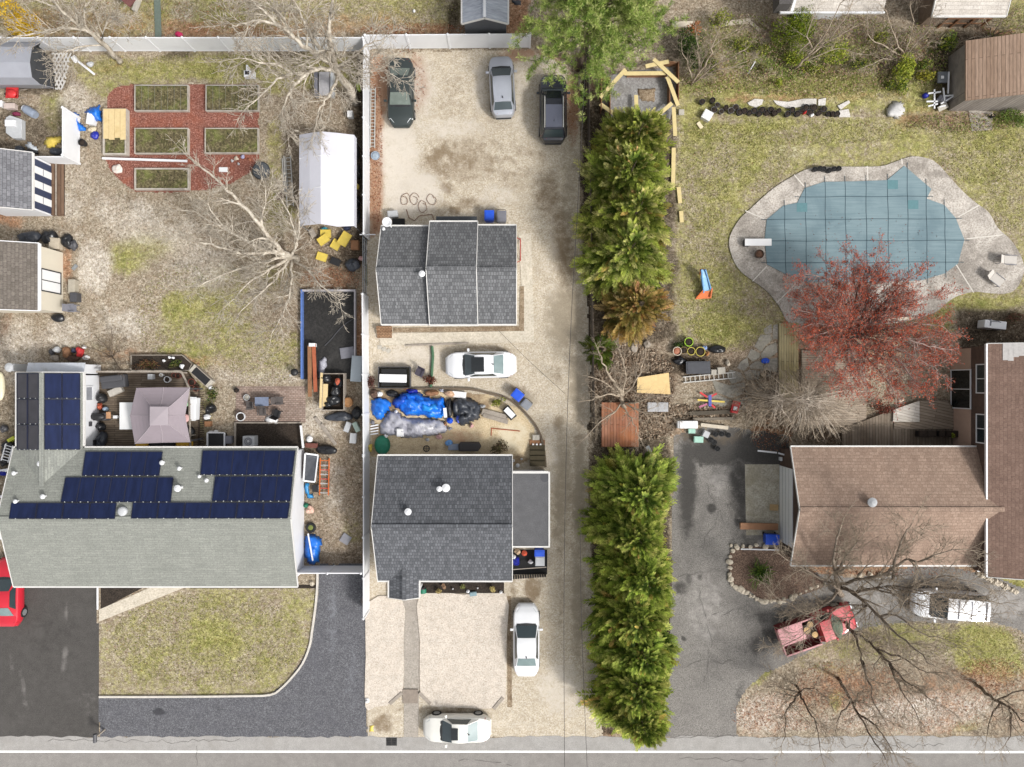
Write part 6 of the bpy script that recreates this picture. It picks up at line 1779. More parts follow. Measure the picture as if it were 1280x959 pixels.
q_=MB();q_.add([(-h,-.28,1.1),(-1.0,-.28,1.1),(-1.0,hw-.05,1.17),(-h,hw-.05,1.17),(-h,-.28,1.06),(-1.0,-.28,1.06),(-1.0,hw-.05,1.12),(-h,hw-.05,1.12)],[(0,1,2,3),(7,6,5,4),(0,4,5,1),(1,5,6,2),(2,6,7,3),(3,7,4,0)])
q_.build('bed_cover',V_pink,pk)
q_=MB();q_.box(2.6,2.74,-hw*.9,hw*.9,.4,.58);q_.build('bumper',M_bump,pk,bevel=.03)
for k,(x,y,sx)in enumerate(((.75,.08,.5),(.72,-.35,.45))):
 q_=MB();q_.blob((.95+.3*k,-.1,1.62-.5*k),(.28,.62,.05),.3,12,6,k);q_.build('moss_patch',mat('moss',(112,122,104),.9,.2,9),pk,smooth=True)
M_cut=mat('cut log face',(224,186,132),.8,.1,9)
for k,(lx,ly,r)in enumerate(((-.82,.3,.24),(-.5,.6,.22),(-.42,-.15,.22))):
 ca,sa=math.cos(pk.rotation_euler.z),math.sin(pk.rotation_euler.z)
 p=pk.location+Vector((lx*ca-ly*sa,lx*sa+ly*ca,0))
 g=thing('cut_log',['cut log standing in the truck bed, next to the pink cover','cut log standing nearest the cab and north bed side of the truck','mossier cut log standing by the south bed side of the truck'][k],'log',(p.x,p.y,.6),0,'logs in the truck bed')
 q_=MB();q_.lathe([(r,0),(r*1.05,.3),(r,.62)],14);q_.build('bark',K_dark,g)
 q_=MB();q_.lathe([(r*.93,.6),(r*.93,.635)],14);q_.build('cut_face',M_cut,g)
def D(d):
 return math.radians(d)
def crate(name,label,cat,px,py,w,d,h,rz=0,m=M_grey,lm=None,z0=0.0,group=None,ph=None):
 w,d=w*S*.97,d*S*.97
 root=thing(name,label,cat,at(px,py,(h if ph is None else ph),z0),D(-rz),group)
 b=MB();b.cbox(0,0,w*.96,d*.96,0,h*.86,0,.05);b.build('body',m,root,bevel=.015)
 l=MB();l.cbox(0,0,w,d,h*.86,h*.95);l.cbox(0,0,w*.86,d*.86,h*.95,h);l.build('lid',lm or m,root,bevel=.012)
 return root
def bin_cart(label,px,py,w,d,h,rz,m,lm=None,group='wheeled bins',lying=False):
 root=thing('wheeled_bin',label,'bin',at(px,py,h),D(-rz),group)
 w,d=w*S*.95,d*S*.95
 b=MB();b.cbox(0,0,w*.92,d*.9,.06,h*.9,0,.12);b.build('body',m,root,bevel=.02)
 l=MB();l.cbox(0,0,w,d*.95,h*.9,h*.97);l.cbox(0,-.02,w*.8,d*.7,h*.97,h);l.build('lid',lm or m,root,bevel=.02)
 e=MB();e.tube([(-w*.4,d*.5,h*.9),(-w*.4,d*.58,h*.93),(w*.4,d*.58,h*.93),(w*.4,d*.5,h*.9)],.018,6);e.build('handle',M_bump,root)
 for sg in(-1,1):
  t=MB();t.tube([(sg*w*.38,d*.4,.1),(sg*w*.46,d*.4,.1)],.1,12);t.build('wheel',M_tyre,root)
 return root
def openbox(name,label,cat,px,py,w,d,h,rz=0,m=M_grey,fill=None,fillh=.7,group=None,t=.03,z0=0.0,cx=True):
 w,d=w*S,d*S
 root=thing(name,label,cat,at(px,py,h,z0),D(-rz),group)
 b=MB()
 b.box(-w/2,w/2,d/2-t,d/2,0,h);b.box(-w/2,w/2,-d/2,-d/2+t,0,h)
 b.box(-w/2,-w/2+t,-d/2+t,d/2-t,0,h);b.box(w/2-t,w/2,-d/2+t,d/2-t,0,h)
 b.build('sides',m,root)
 f=MB();f.box(-w/2+t,w/2-t,-d/2+t,d/2-t,.004,h*fillh if fill else.03)
 f.build('filling' if fill else 'bottom',fill or m,root)
 return root
def pot(label,px,py,dia,h=.35,m=M_terra,fill=M_soil,group=None,z0=0.0,name='flowerpot',cat='flowerpot',rim=None):
 r=dia*S/2
 root=thing(name,label,cat,at(px,py,h+z0,z0),rng.uniform(0,6),group)
 MB().lathe([(r*.7,0),(r*.94,h*.8),(r,h*.82),(r,h),(r*.86,h),(r*.84,h*.8)],18).build('pot',m,root,smooth=False)
 if rim:
  MB().torus(r*.94,.03,(0,0,h),20,6).build('rim',rim,root,smooth=True)
 q_=MB();q_.blob((0,0,h*.8),(r*.84,r*.84,.06),.2,12,6,int(px));q_.build('soil',fill,root,smooth=True)
 return root
def bag(label,px,py,rx,ry,h,m=M_bag,name='garbage_bag',cat='bag',group=None,seed=None,z0=0.0,noise=.22):
 root=thing(name,label,cat,at(px,py,h*.6,z0),0,group)
 sd=int(px*7+py)if seed is None else seed
 q_=MB();q_.blob((0,0,h*.42),(rx*S,ry*S,h*.55),noise,18,11,sd);q_.build('sack',m,root,smooth=True)
 k=MB();k.blob((.02,.03,h*.95),(.05,.05,.07),.4,8,5,sd);k.build('knot',m,root,smooth=True)
 return root
def plank(label,a,b,w,t=.05,z=0.06,m=M_wood,name='plank',cat='plank',group=None,h2=None):
 A,B=P(*a,z),P(*b,z if h2 is None else h2)
 q_=MB();q_.bar(A,B,w*S,t)
 o=q_.build(name,m,loc=(A+B)/2,world=True,bevel=.008)
 return tag(o,label,cat,group)
def ladder(label,a,b,w,n,z=.12,m=M_alu,group='ladders',z2=None):
 A,B=P(*a,z),P(*b,z if z2 is None else z2)
 root=thing('ladder',label,'ladder',(A+B)/2,0,group)
 d=(B-A);u=d.normalized();s_=u.cross(Vector((0,0,1))).normalized()*w*S/2
 for sg in(-1,1):
  MB().bar(A+s_*sg,B+s_*sg,.06,.09).build('rail',m,root,world=True)
 for i in range(n):
  p=A+d*((i+.5)/n)
  MB().bar(p-s_,p+s_,.045,.03).build('rung',m,root,world=True)
 return root
def chair(label,px,py,rz=0,m=M_grey,group=None,s=1.0,kind='chair'):
 root=thing('garden_chair',label,kind,at(px,py,.6),D(-rz),group)
 MB().cbox(0,0,.5*s,.5*s,.4,.45).build('seat',m,root,bevel=.02)
 q_=MB();q_.add([(-.25*s,.22*s,.45),(.25*s,.22*s,.45),(.25*s,.36*s,.95),(-.25*s,.36*s,.95),(-.25*s,.26*s,.45),(.25*s,.26*s,.45),(.25*s,.4*s,.95),(-.25*s,.4*s,.95)],[(0,1,2,3),(7,6,5,4),(3,2,6,7),(0,3,7,4),(1,5,6,2)])
 q_.build('backrest',m,root)
 for sx in(-1,1):
  for sy in(-1,1):
   MB().tube([(sx*.23*s,sy*.22*s,0),(sx*.21*s,sy*.2*s,.4)],.022,6).build('leg',m,root)
  MB().cbox(sx*.25*s,0,.06,.44*s,.62,.66).build('armrest',m,root)
 return root
def table(label,px,py,w,d,h,rz,m,lm=M_dgrey,name='table',cat='table',z0=0.0):
 root=thing(name,label,cat,at(px,py,h+z0,z0),D(-rz))
 w,d=w*S,d*S
 MB().cbox(0,0,w,d,h-.05,h).build('top',m,root,bevel=.01)
 for sx in(-1,1):
  for sy in(-1,1):
   MB().cbox(sx*(w/2-.06),sy*(d/2-.06),.05,.05,0,h-.05).build('leg',lm,root)
 return root
def tarp(name,label,cat,poly,hmax,m,seed,fold=.12,res=.15,group=None,cell=9,ridge=None):
 xs=[p[0]for p in poly];ys=[p[1]for p in poly]
 step=res/S
 gx,gy=np.arange(min(xs)-2,max(xs)+2,step),np.arange(min(ys)-2,max(ys)+2,step)
 X,Y=np.meshgrid(gx,gy)
 d=sdist(X,Y,poly)+(fbm(X,Y,9,seed)-.5)*5
 ins=np.clip(-d/6,0,1)
 a,b=fbm(X+Y*.4,Y-X*.3,cell,seed+3,3),fbm(X*.7-Y*.6,Y+X*.5,cell*.6,seed+9,3)
 folds=(1-np.abs(a-.5)*4)*.6+(1-np.abs(b-.5)*4)*.4
 Z=.75*hmax*(1-(1-ins)**2.2)*(.55+.8*(fbm(X,Y,cell*1.6,seed+20,2)-.1))+fold*folds*(.4+1.1*ins)
 c2=fbm(X*.8+Y*.5,Y-X*.6,4.5,seed+31,2)
 Z=Z+fold*.9*ins*(1-np.abs(c2-.5)*5)
 Z=np.clip(Z,.015,None)
 ny,nx=X.shape
 idx=np.arange(nx*ny).reshape(ny,nx)
 keep=((d[:-1,:-1]+d[1:,:-1]+d[:-1,1:]+d[1:,1:])<0)
 q=np.stack([idx[:-1,:-1],idx[1:,:-1],idx[1:,1:],idx[:-1,1:]],-1)[keep]
 used,inv=np.unique(q,return_inverse=True)
 q=inv.reshape(q.shape)
 k=1-Z/H
 jx=np.random.default_rng(seed)
 X=X+jx.uniform(-.33,.33,X.shape)*step;Y=Y+jx.uniform(-.33,.33,X.shape)*step
 V=np.stack([(X-CX)*S*k,-(Y-CY)*S*k,Z],-1).reshape(-1,3)[used]
 c=V.mean(0);c[2]=0
 q=np.concatenate([q[:,[0,1,2]],q[:,[0,2,3]]])
 o=npmesh(name,V-c,q,m,loc=tuple(c),smooth=False)
 so=o.modifiers.new('thick','SOLIDIFY');so.thickness=.012;so.offset=-1
 return tag(o,label,cat,group)
def tyre(label,px,py,dia=11,z=.0,group='loose tyres',name='tyre',tilt=0):
 root=thing(name,label,'tyre',at(px,py,z+.2,z),0,group)
 r=dia*S/2
 o=MB().torus(r*.72,r*.28,(0,0,r*.28),22,8).build('tread',M_tyre,root,smooth=True)
 return root
pw=thing('wheelbarrow','red wheelbarrow lying beside the grey shelter','wheelbarrow',at(15,116,.5))
q_=MB();q_.add([(-.45,-.35,.5),(.35,-.35,.5),(.42,.35,.5),(-.4,.36,.5),(-.3,-.2,.25),(.25,-.2,.22),(.25,.2,.22),(-.25,.2,.25)],[(4,5,6,7),(0,1,5,4),(1,2,6,5),(2,3,7,6),(3,0,4,7)])
so=q_.build('tray',M_red,pw,smooth=True).modifiers.new('t','SOLIDIFY');so.thickness=.02
q_=MB();q_.blob((-.1,0,.42),(.34,.3,.16),.15,14,8,3);q_.build('upturned_back',M_red,pw,smooth=True)
for sg in(-1,1):
 MB().tube([(-.3,sg*.22,.2),(.4,sg*.26,.3),(.9,sg*.3,.34)],.025,6).build('handle',M_oldwood,pw)
q_=MB();q_.tube([(-.5,-.05,.2),(-.5,.05,.2)],.2,16);q_.build('wheel',M_tyre,pw)
crate('storage_box','pale pinkish box below the red wheelbarrow','box',11,132,14,7,.4,0,mat('pale pink board',(206,190,182),.7))
crate('storage_box','small white box cut by the left photo edge','box',0,129,4,8,.4,0,M_paperwhite)
bl=thing('plastic_barrel','translucent grey-blue barrel lying on its side','barrel',at(38,140,.3),D(-32))
m_bar=mat('grey blue barrel',(150,160,176),.35,.08,3)
q_=MB();q_.tube([(-.45,0,.3),(-.3,0,.3),(.3,0,.3),(.45,0,.3)],[.24,.29,.29,.24],18);q_.build('drum',m_bar,bl,smooth=False)
q_=MB();q_.tube([(-.5,0,.34),(-.44,0,.34)],.22,18);q_.build('end_cap',M_lgrey,bl)
tb=thing('plastic_chest','white plastic bench chest with a box on its seat','chest',at(17,159,.5))
pp=[(7,147),(12,144),(27,149),(27,173),(16,173),(7,166)]
q_=MB();q_.prism([tuple((P(x,y,.4)-tb.location).xy)for x,y in pp],0,.4);q_.build('base',M_lgrey,tb,bevel=.03)
q_=MB();q_.cbox(-.2,.25,.65,.45,.4,.62);q_.cbox(-.2,.25,.5,.32,.62,.66);q_.build('box_seat',M_white,tb,bevel=.03)
bag('dark crimson bag above the white plastic chest',20,142,5,2.4,.25,mat('crimson fabric',(120,40,70),.8),'cloth_bag')
tarp('yellow_sheet','crumpled yellow sheet beside the vinyl fence stub','sheet',[(57,171),(77,170),(78,178),(70,181),(66,187),(57,184)],.25,M_yellow,5,.1)
tarp('white_sheet','crumpled white sheet next to the striped shed roof','sheet',[(31,182),(38,177),(48,186),(46,189),(36,188)],.2,mat('white sheet',(214,220,226),.6),6,.08)
bag('dark grey bag at the north wall of the striped shed',23,187,6,5,.5,M_tarpblack,'garbage_bag')
bag('black bag under the white sheet',38,190,9,3,.35,M_bag,'garbage_bag')
bag('black sack heap south of the yellow sheet',70,189,9,5,.4,M_tarpblack)
tarp('blue_tarp','small crumpled blue tarp left of the garden bed, western piece','tarp',[(90,142),(95,139),(100,152),(106,160),(106,166),(98,164),(92,152)],.5,M_tarpblue,8,.15,group='blue tarps')
tarp('blue_tarp','small crumpled blue tarp touching the timber-lidded planter','tarp',[(105,143),(108,136),(124,130),(127,134),(127,151),(120,152),(114,147)],.5,M_tarpblue,9,.15,group='blue tarps')
crate('white_cabinet','white rounded cabinet lying among the small blue tarps','cabinet',112,148,9,14,.5,8,M_paperwhite)
bag('cream cloth bundle below the white cabinet',115,162,5,4,.25,mat('cream cloth',(220,206,176),.8),'cloth_bundle','bundle')
bag('blue and yellow toy bundle beside the planter',118,169,5,5,.3,M_dblue,'toy_bundle','bundle')
bag('dark red pile at the top of the vinyl fence stub',84,143,6,6,.4,mat('dark red junk',(96,48,42),.8,.5,12),'scrap_heap','heap')
pot('black pot at the foot of the vinyl fence stub',102,178,9,.4,M_black)
lt=thing('lattice_trellis','broken white diamond lattice leaning by the grey shelter','trellis',P(84,92))
q_=MB()
for i in range(9):
 a,b=P(69+i*3.8,66,.6),P(69+i*3.8-20,112,.25)
 for dx in(1,-1):
  a,b=(P(66+i*4.6,66,.7),P(66+i*4.6-22,112,.3))if dx>0 else(P(44+i*4.6,66,.7),P(44+i*4.6+22,112,.3))
  pts=[a.lerp(b,t/20)for t in range(21)]
  keep=[p for p in pts if P(67,0,.5).x<p.x<P(94-(p.y-P(0,66).y)/(P(0,112).y-P(0,66).y)*16,0,.5).x]
  if len(keep)>1:
   q_.bar(keep[0],keep[-1],.1,.015)
q_.build('slats',mat('lattice slat',(206,202,196),.7,.12,5),lt,world=True)
gt=thing('downspout','white downspout pipe lying below the long fence','pipe',at(108,82,.1))
q_=MB();q_.bar((P(98,77,.1))+Vector((0,0,0)),P(118,93,.1),.14,.1);q_.cbox(P(95,75).x,P(95,75).y,.3,.35,0,.25,.6);q_.build('pipe',M_white,gt,world=True)
bag('pale bucket heap beside the downspout',112,80,4,3,.3,M_lgrey,'bucket_heap','heap')
m_bedfill=speckle('raised bed weeds',[(46,42,32),(86,78,56),(116,106,78),(152,142,112)],7,.8,(120,136,54),.42,bump=.8)
m_bedfr=mat('bed frame boards',(196,188,176),.8,.12,5,spot=(150,140,126),spotw=.4)
for k,(x0,y0,x1,y1)in enumerate(((168,106,235,138.5),(257,106,323,138.5),(168,160,235,192),(256,160,322.5,191.5),(168,210,236,237),(128.5,136,157.5,193))):
 openbox('raised_bed',['raised bed with wire mesh at the upper left of the red mulch','raised bed with wire mesh at the upper right of the red mulch','raised bed in the middle left of the red mulch','raised bed in the middle right of the red mulch','lowest raised bed with wide white frame in the red mulch','tall narrow raised bed with a timber lid left of the red mulch'][k],'raised bed',(x0+x1)/2,(y0+y1)/2,x1-x0,y1-y0,.28 if k<5 else.45,0,m_bedfr,m_bedfill,.75,'raised beds in the red mulch',.055 if k<4 else.1)
MB_=MB();a,b=P(129,136,.5),P(157,172,.5)
for i in range(4):
 x0=a.x+(b.x-a.x)*i/4
 MB_.box(x0+.01,a.x+(b.x-a.x)*(i+1)/4-.01,b.y-rng.uniform(-.1,.15),a.y,.46,.5)
tag(MB_.build('plank_cover',M_wood,loc=((a.x+b.x)/2,(a.y+b.y)/2,.46),world=True),'pale timber boards covering half of the narrow raised bed','lid')
plank('long white pipe lying between the lower raised beds',(128,198),(234,201.5),2.6,.1,.3,M_white,'white_pipe','pipe')
bag('white round stone lump left of the lowest raised bed',146,211,6,6,.25,mat('white lump',(226,214,204),.8),'garden_stone','stone')
for k,(x0,y0,x1,y1)in enumerate(((169,107,234,138),(258,107,322,138))):
 g=thing('wire_mesh',['fine wire mesh over the upper left raised bed','fine wire mesh over the upper right raised bed'][k],'mesh',at((x0+x1)/2,(y0+y1)/2,.5),0,'bed meshes')
 q_=MB()
 for z in(.55,.75):
  c4=[P(x0,y0,z),P(x1,y0,z),P(x1,y1,z),P(x0,y1,z)]
  for i in range(4):
   q_.tube([c4[i],c4[(i+1)%4]],.006,3,False)
 for i in range(9):
  x=x0+(x1-x0)*i/8
  q_.tube([P(x,y0,.75),P(x,y1,.75)],.005,3,False)
  q_.tube([P(x,y0,.3),P(x,y0,.75)],.008,3,False)
 q_.build('wires',M_metal,g,world=True)
for k,(px,py,r,m_)in enumerate(((295,198,2.6,M_stone),(303,196,2.4,mat('lilac stone',(170,170,200),.7)),(290,201,1.6,M_lgrey),(312,200,1.8,M_terra),(298,205,1.4,M_lgrey))):
 bag(['rounded beige garden ornament right of the mulch','lilac garden ornament right of the mulch','small pale stone left of the beige ornament','small terracotta ornament at the mulch edge','tiny pale stone below the beige ornament'][k],px,py,r,r,.18,m_,'garden_ornament','ornament','garden ornaments')
crate('white_tray','small white tray on the mulch under bare twigs','tray',279,212,11,6,.12,0,M_paperwhite)
fp=thing('fire_pit','round black-grey covered fire pit beside the red mulch','fire pit',at(326,213,.4))
q_=MB();q_.lathe([(.5,0),(.6,.3),(.62,.34),(.5,.42),(.2,.5)],20);q_.build('bowl',mat('sooty metal',(84,88,92),.7,.3,9),fp)
q_=MB();q_.torus(.56,.05,(0,0,.34),22,6);q_.build('rim',M_black,fp,smooth=True)
wp=thing('white_post_box','small white box with black opening near the upper right bed','box',at(311,92,.4))
q_=MB();q_.cbox(0,0,.7,.45,0,.4);q_.build('body',M_white,wp,bevel=.03);MB().cbox(-.12,.05,.3,.25,.4,.41).build('opening',M_black,wp);q_=MB();q_.cbox(-.1,.35,.1,.4,.1,.5);q_.build('arm',M_white,wp)
gd=thing('garden_bench','grey plastic bench under the big bare tree','bench',at(405,104,.5))
q_=MB();q_.cbox(0,0,.75,1.6,.35,.45);q_.build('seat',mat('grey bench',(176,174,176),.6),gd,bevel=.02)
for sx in(-1,1):
 q_=MB();q_.cbox(sx*.55,0,.2,1.7,0,.6);q_.build('armrest',M_grey if sx<0 else M_lgrey,gd,bevel=.02)
crate('white_bin','small white square bin at the foot of the big tree','bin',437,142,7,8,.5,0,M_paperwhite)
bag('lime green toy caught by the corner fence',448,108,3,5,.5,mat('lime plastic',(190,220,50),.5),'lime_toy','toy')
ladder('long aluminium ladder leaning beside the tent',(359,195),(363,258),8,13,.25,M_alu)
ladder('second narrow ladder half under the first by the tent',(355,198),(358,240),4,8,.12,M_alu)
ladder('thin metal ladder lying along the lot fence by the green sedan',(466.5,110),(465.5,185),5.5,18,.1,M_alu)
bag('dark junk bundle behind the ladders',350,245,5,5,.35,mat('brown junk',(92,70,58),.8,.5,12),'scrap_heap','heap')
for k,(px,py,w_,d_,rz,z)in enumerate(((408,293,13,10,0,.35),(406,301,14,10,-35,.5),(420,306,11,12,30,.2),(432,300,12,17,32,.45),(402,321,13,10,18,.12))):
 root=openbox('yellow_tray',['yellow tote lid nearest the tent opening','yellow tote lid tilted left over another lid','yellow tote lid in the middle of the group','yellow tote lid farthest right, near the fence','single yellow tote lid lying apart on the ground'][k],'tote lid',px,py,w_,d_,.1,rz,M_yellow,M_yellow,.85,'yellow tote lids by the tent',.025,z0=z-.12)
crate('black_tote','black tote lid next to the lone yellow one','tote',419,327,13,9,.25,22,M_black)
crate('leaning_board','pale leaning board at the left tent leg','board',390,291,7,11,.3,-28,M_oldwood)
bag('teal bag at the tent opening',405,286,4,2,.3,mat('teal bag',(60,150,170),.5),'cloth_bag')
bag('navy bag at the right tent leg',434,285,4,3,.4,M_navy,'cloth_bag')
bag('dark tarp bundle south of the tote lids by the fence',441,330,9,8,.6,M_tarpblack,'garbage_bag')
bag('pink cloth resting near the fence gap',451,323,3,3,.3,M_pink,'cloth_bundle','bundle')
crate('wooden_box','brown wooden box by the fence end','box',443,306,10,12,.5,0,M_brownwood)
bag('yellow bucket between tent and fence',445.5,233,3.4,4,.4,M_yellow,'yellow_bucket','bucket',noise=.05)
for k,(px,py)in enumerate(((445,190),(447,215),(446,252),(447,270))):
 bag(['black sack in the gap between tent and fence, topmost','black sack just above the yellow bucket','black sack just below the yellow bucket','black sack in the gap between tent and fence, lowest'][k],px,py,3.5,9,.5,M_bag,'garbage_bag','bag','sacks behind the tent')
fr=thing('lined_pit','long black-lined frame pit with blue and white edges','pit',P(412,418))
x0,x1,y0,y1=P(379,0).x,P(445,0).x,P(0,474).y,P(0,364).y
MB().box(x0,x1,y0,y1,.01,.05).build('liner',speckle('black liner',[(34,33,33),(48,47,46),(64,62,60)],9,.5,(84,82,80),.35,bump=.3,rough=.6),fr,world=True)
MB().box(x0-.06,x0+.06,y0,y1+.06,.05,.4).build('blue_edge',mat('blue edge',(96,126,190),.5),fr,world=True)
q_=MB();q_.box(x0+.06,x1+.05,y1-.06,y1+.06,.05,.4);q_.box(x1-.05,x1+.05,y0+1.6,y1-.06,.05,.4);q_.build('pale_edge',mat('pale edge',(190,186,190),.6),fr,world=True)
q_=MB();pts=smoothpoly([tuple(P(*c))for c in((444,397,.1),(428,408,.1),(414,424,.1),(406,432,.1))],5,False);q_.tube(pts,.035,6);q_.build('hose',M_dgrey,fr,world=True)
plank('long reddish board leaning in the pit, left one',(387,432),(387.5,496),5,.06,.45,M_brownwood,group='boards in the pit')
plank('long reddish board leaning in the pit, right one',(392,430),(394.5,490),4.6,.06,.5,M_redwood,group='boards in the pit')
crate('white_block','white block on top of the long reddish boards','block',389.5,431,8,4.5,.6,0,M_paperwhite)
tarp('grey_sheet','torn grey sheet standing beside the reddish boards','sheet',[(397,448),(402,450),(408,438),(407,462),(402,480),(398,470)],.35,M_tarpgrey,12,.08)
crate('rounded_cover','rounded grey plastic lid lying in the pit','lid',434,441,18,14,.18,-8,M_grey)
crate('glazed_sheet','pale framed glass panel leaning by the fence','panel',445.5,461,14,33,.5,4,mat('pale panel',(186,196,202),.3,.05))
tr=openbox('utility_trailer','open timber trailer full of black bags','trailer',416,490,28,46,.7,0,M_oldwood,M_soil,.4,None,.06)
plank('pale timber plank on the left of the trailer',(402,466),(400.5,510),3,.05,.75,M_wood,group='timber in the trailer')
plank('wide timber plank inside the trailer',(407,480),(406,508),6,.06,.6,M_wood,group='timber in the trailer')
for k,(px,py,rx,ry)in enumerate(((408,473,7,5),(420,488,6,7),(417,500,8,7),(424,478,5,6),(411,505,5,4))):
 bag(['black bag at the top left of the trailer','black bag in the middle of the trailer','largest black bag in the lower trailer','black bag at the top right of the trailer','black bag at the bottom left of the trailer'][k],px,py,rx,ry,.5,M_bag,'garbage_bag','bag','bags in the trailer',z0=.3)
bag('orange-red cloth on the bags in the trailer',425,477,3,4,.25,mat('rust cloth',(190,96,70),.8),'cloth_bundle','bundle',z0=.7)
bq=thing('wicker_basket','brown woven barrel basket right of the trailer','basket',at(434.5,503,.5),0)
q_=MB();q_.lathe([(.26,0),(.34,.25),(.34,.5),(.28,.55),(.26,.5)],16);q_.build('basket',mat('wicker',(168,124,82),.8,.3,14,bump=.6),bq)
bag('black tarp below the trailer',424,521,15,6,.35,M_tarpblack,'dark_tarp','tarp')
bag('black sack right of the basket',446,516,6,8,.5,M_bag)
for k,(px,py,rz,w_)in enumerate(((434,534,20,7),(445,534,-25,6),(441,548,5,8))):
 crate('paint_can_box',['white crushed container near the side fence','pale green container leaning toward the fence','white container closest to the house corner'][k],'container',px,py,w_,13,.4,rz,(M_lgrey,mat('pale green plastic',(190,210,196),.6),M_paperwhite)[k],None,0,'containers by the side fence')
plank('grey weathered plank crossing the side yard',(394,522),(420,556),4,.05,.1,M_oldwood)
plank('second grey plank just below the crossing one',(402,530),(415,548),3,.05,.2,M_oldwood)
crate('red_cooler','reddish brown crate by the house corner','crate',389,557,16,6,.3,3,mat('dark red crate',(120,72,62),.7))
bag('white and red jug above the reddish crate',387,549,4,4,.3,M_paperwhite,'jug','jug')
bag('black bag behind the framed screen',408,562,12,6,.4,M_bag)
fs=thing('framed_screen','white framed black window screen leaning on the house wall','screen',at(388,584,.6))
A_,B_,C_,D_=P(381.5,567,.9),P(397.5,569,.3),P(393.5,602.5,.3),P(379.5,601,.9)
q_=MB()
for a,b in((A_,B_),(B_,C_),(C_,D_),(D_,A_)):
 q_.bar(a,b,.1,.06)
q_.build('frame',M_white,fs,world=True)
MB().slab([D_,C_,B_,A_],.03).build('mesh',M_tarpblack,fs,world=True)
lad=ladder('orange and red step ladder lying in the side yard',(406,573),(405,619),11,8,.2,M_orange)
for i,ch in enumerate([c for c in lad.children if c.name.startswith('rung')]):
 if i>0:
  ch.data.materials[0]=M_lgrey if i%2 else M_red
tarp('blue_slide_toy','light blue plastic slide lying against the house wall','toy',[(380,604),(384,603),(386,616),(392,620),(391,623),(384,622),(380,612)],.4,mat('sky blue plastic',(60,150,210),.4),16,.04)
crate('toy_box','black and white toy crate beside the blue slide','toy',394,611,8,9,.35,0,M_lgrey,M_black)
bag('green ball by the house wall',382,632,3.2,3,.3,M_green,'ball','ball',noise=.02)
bag('white and orange toy below the green ball',387,637,5,5,.3,mat('white orange toy',(230,190,170),.5,.4,9),'plastic_toy','toy')
wr=thing('garden_wreath','small dark wheel with green centre by the tarp bundle','wheel',at(388,660,.3))
q_=MB();q_.torus(.26,.1,(0,0,.2),18,8);q_.build('tyre',M_tyre,wr,smooth=True);q_=MB();q_.lathe([(.18,.1),(.18,.24),(.06,.26)],12);q_.build('hub',mat('olive plastic',(120,130,60),.6),wr)
tarp('blue_tarp','blue tarp bundle with a white pole in the side yard','tarp',[(382,668),(390,667),(400,671),(403,680),(400,690),(401,702),(392,706),(384,704),(380,694)],.6,M_tarpblue,18,.14,group='blue tarps')
plank('white pole lying over the blue tarp bundle',(385,667),(391,701),1.8,.05,.8,M_white,'white_pole','pole')
crate('paver_slab','grey square paver slab in the side yard','slab',432,674,12,12,.12,32,mat('grey paver',(150,150,156),.8))
table('blue-grey square table on the brick patio',327,502,17,11,.72,0,mat('slate table top',(122,132,154),.4),M_dgrey)
for k,(px,py,rz)in enumerate(((311,507,90),(348,501,-90),(327,515,0))):
 chair(['dark mesh chair left of the patio table','dark mesh chair right of the patio table','dark mesh chair below the patio table'][k],px,py,rz,mat('mesh chair',(92,86,84),.8),'patio chairs')
chair('black chair at the lower right of the brick patio',345,517,200,M_black,'patio chairs')
tarp('white_cushion','round white cushion cover on the patio edge','cushion',[(330,523),(337,518),(347,519),(350,525),(346,530),(335,530)],.4,M_paperwhite,22,.06)
pot('white-rimmed black pot at the lower left of the brick patio',300.5,521,11,.45,M_white)
pot('black pot at the upper left of the brick patio',295,488,6,.3,M_black)
pot('faint grey pedestal pot on the brick patio',308,497,8,.3,M_lgrey,M_conc2)
kt=thing('kettle_grill','small black kettle grill on the left lawn','grill',at(368,465.5,.6))
q_=MB();q_.blob((0,0,.6),(.26,.26,.22),.02,16,9,1,-1);q_.build('bowl',M_black,kt,smooth=True)
for a in(0,2.1,4.2):
 MB().tube([(.3*math.cos(a),.3*math.sin(a),0),(.15*math.cos(a),.15*math.sin(a),.5)],.02,5).build('leg',M_black,kt)
MB().cbox(-.3,-.22,.1,.12,.5,.56).build('handle',M_lgrey,kt)
ac=thing('air_conditioner','white air conditioning unit in the dark bed by the eave','air conditioner',at(310,552,.8))
q_=MB();q_.cbox(0,0,.8,.72,0,.76);q_.build('case',M_lgrey,ac,bevel=.05)
q_=MB();q_.torus(.24,.03,(0,0,.78),20,6);q_.torus(.14,.02,(0,0,.78),16,6);q_.build('fan_guard',M_grey,ac,smooth=True);q_=MB();q_.lathe([(.1,.74),(.1,.8),(.04,.83)],14);q_.build('fan_hub',M_lgrey,ac)
plank('narrow timber edging left of the dark bed',(294,528),(294,566),2,.12,.1,M_oldwood,'bed_edging','edging')
plank('timber edging along the top of the dark bed',(294,528.5),(376,528.5),1.6,.12,.1,M_oldwood,'bed_edging','edging')
plank('white gutter downpipe at the house corner beside the dark bed',(376,532),(379,560),2.6,.08,.5,M_white,'downspout','pipe')
fc=thing('framed_cold_bed','white framed black planter box by the eave','planter',at(270,552,.5))
q_=MB()
for a,b in(((-.58,-.5),(-.58,.6)),((-.58,.6),(.58,.6)),((.58,.6),(.58,-.5))):
 q_.bar((*a,.5),(*b,.5),.08,.1)
q_.build('frame',M_white,fc);MB().box(-.55,.55,-.5,.57,.05,.46).build('cover',M_black,fc)
crate('grey_box','grey box beside the white framed planter','box',284.5,550,9,10,.5,0,M_grey)
bag('white ceramic ornament above the framed planter, left',263,541,3.4,2.6,.4,M_white,'ceramic_ornament','ornament',noise=.1)
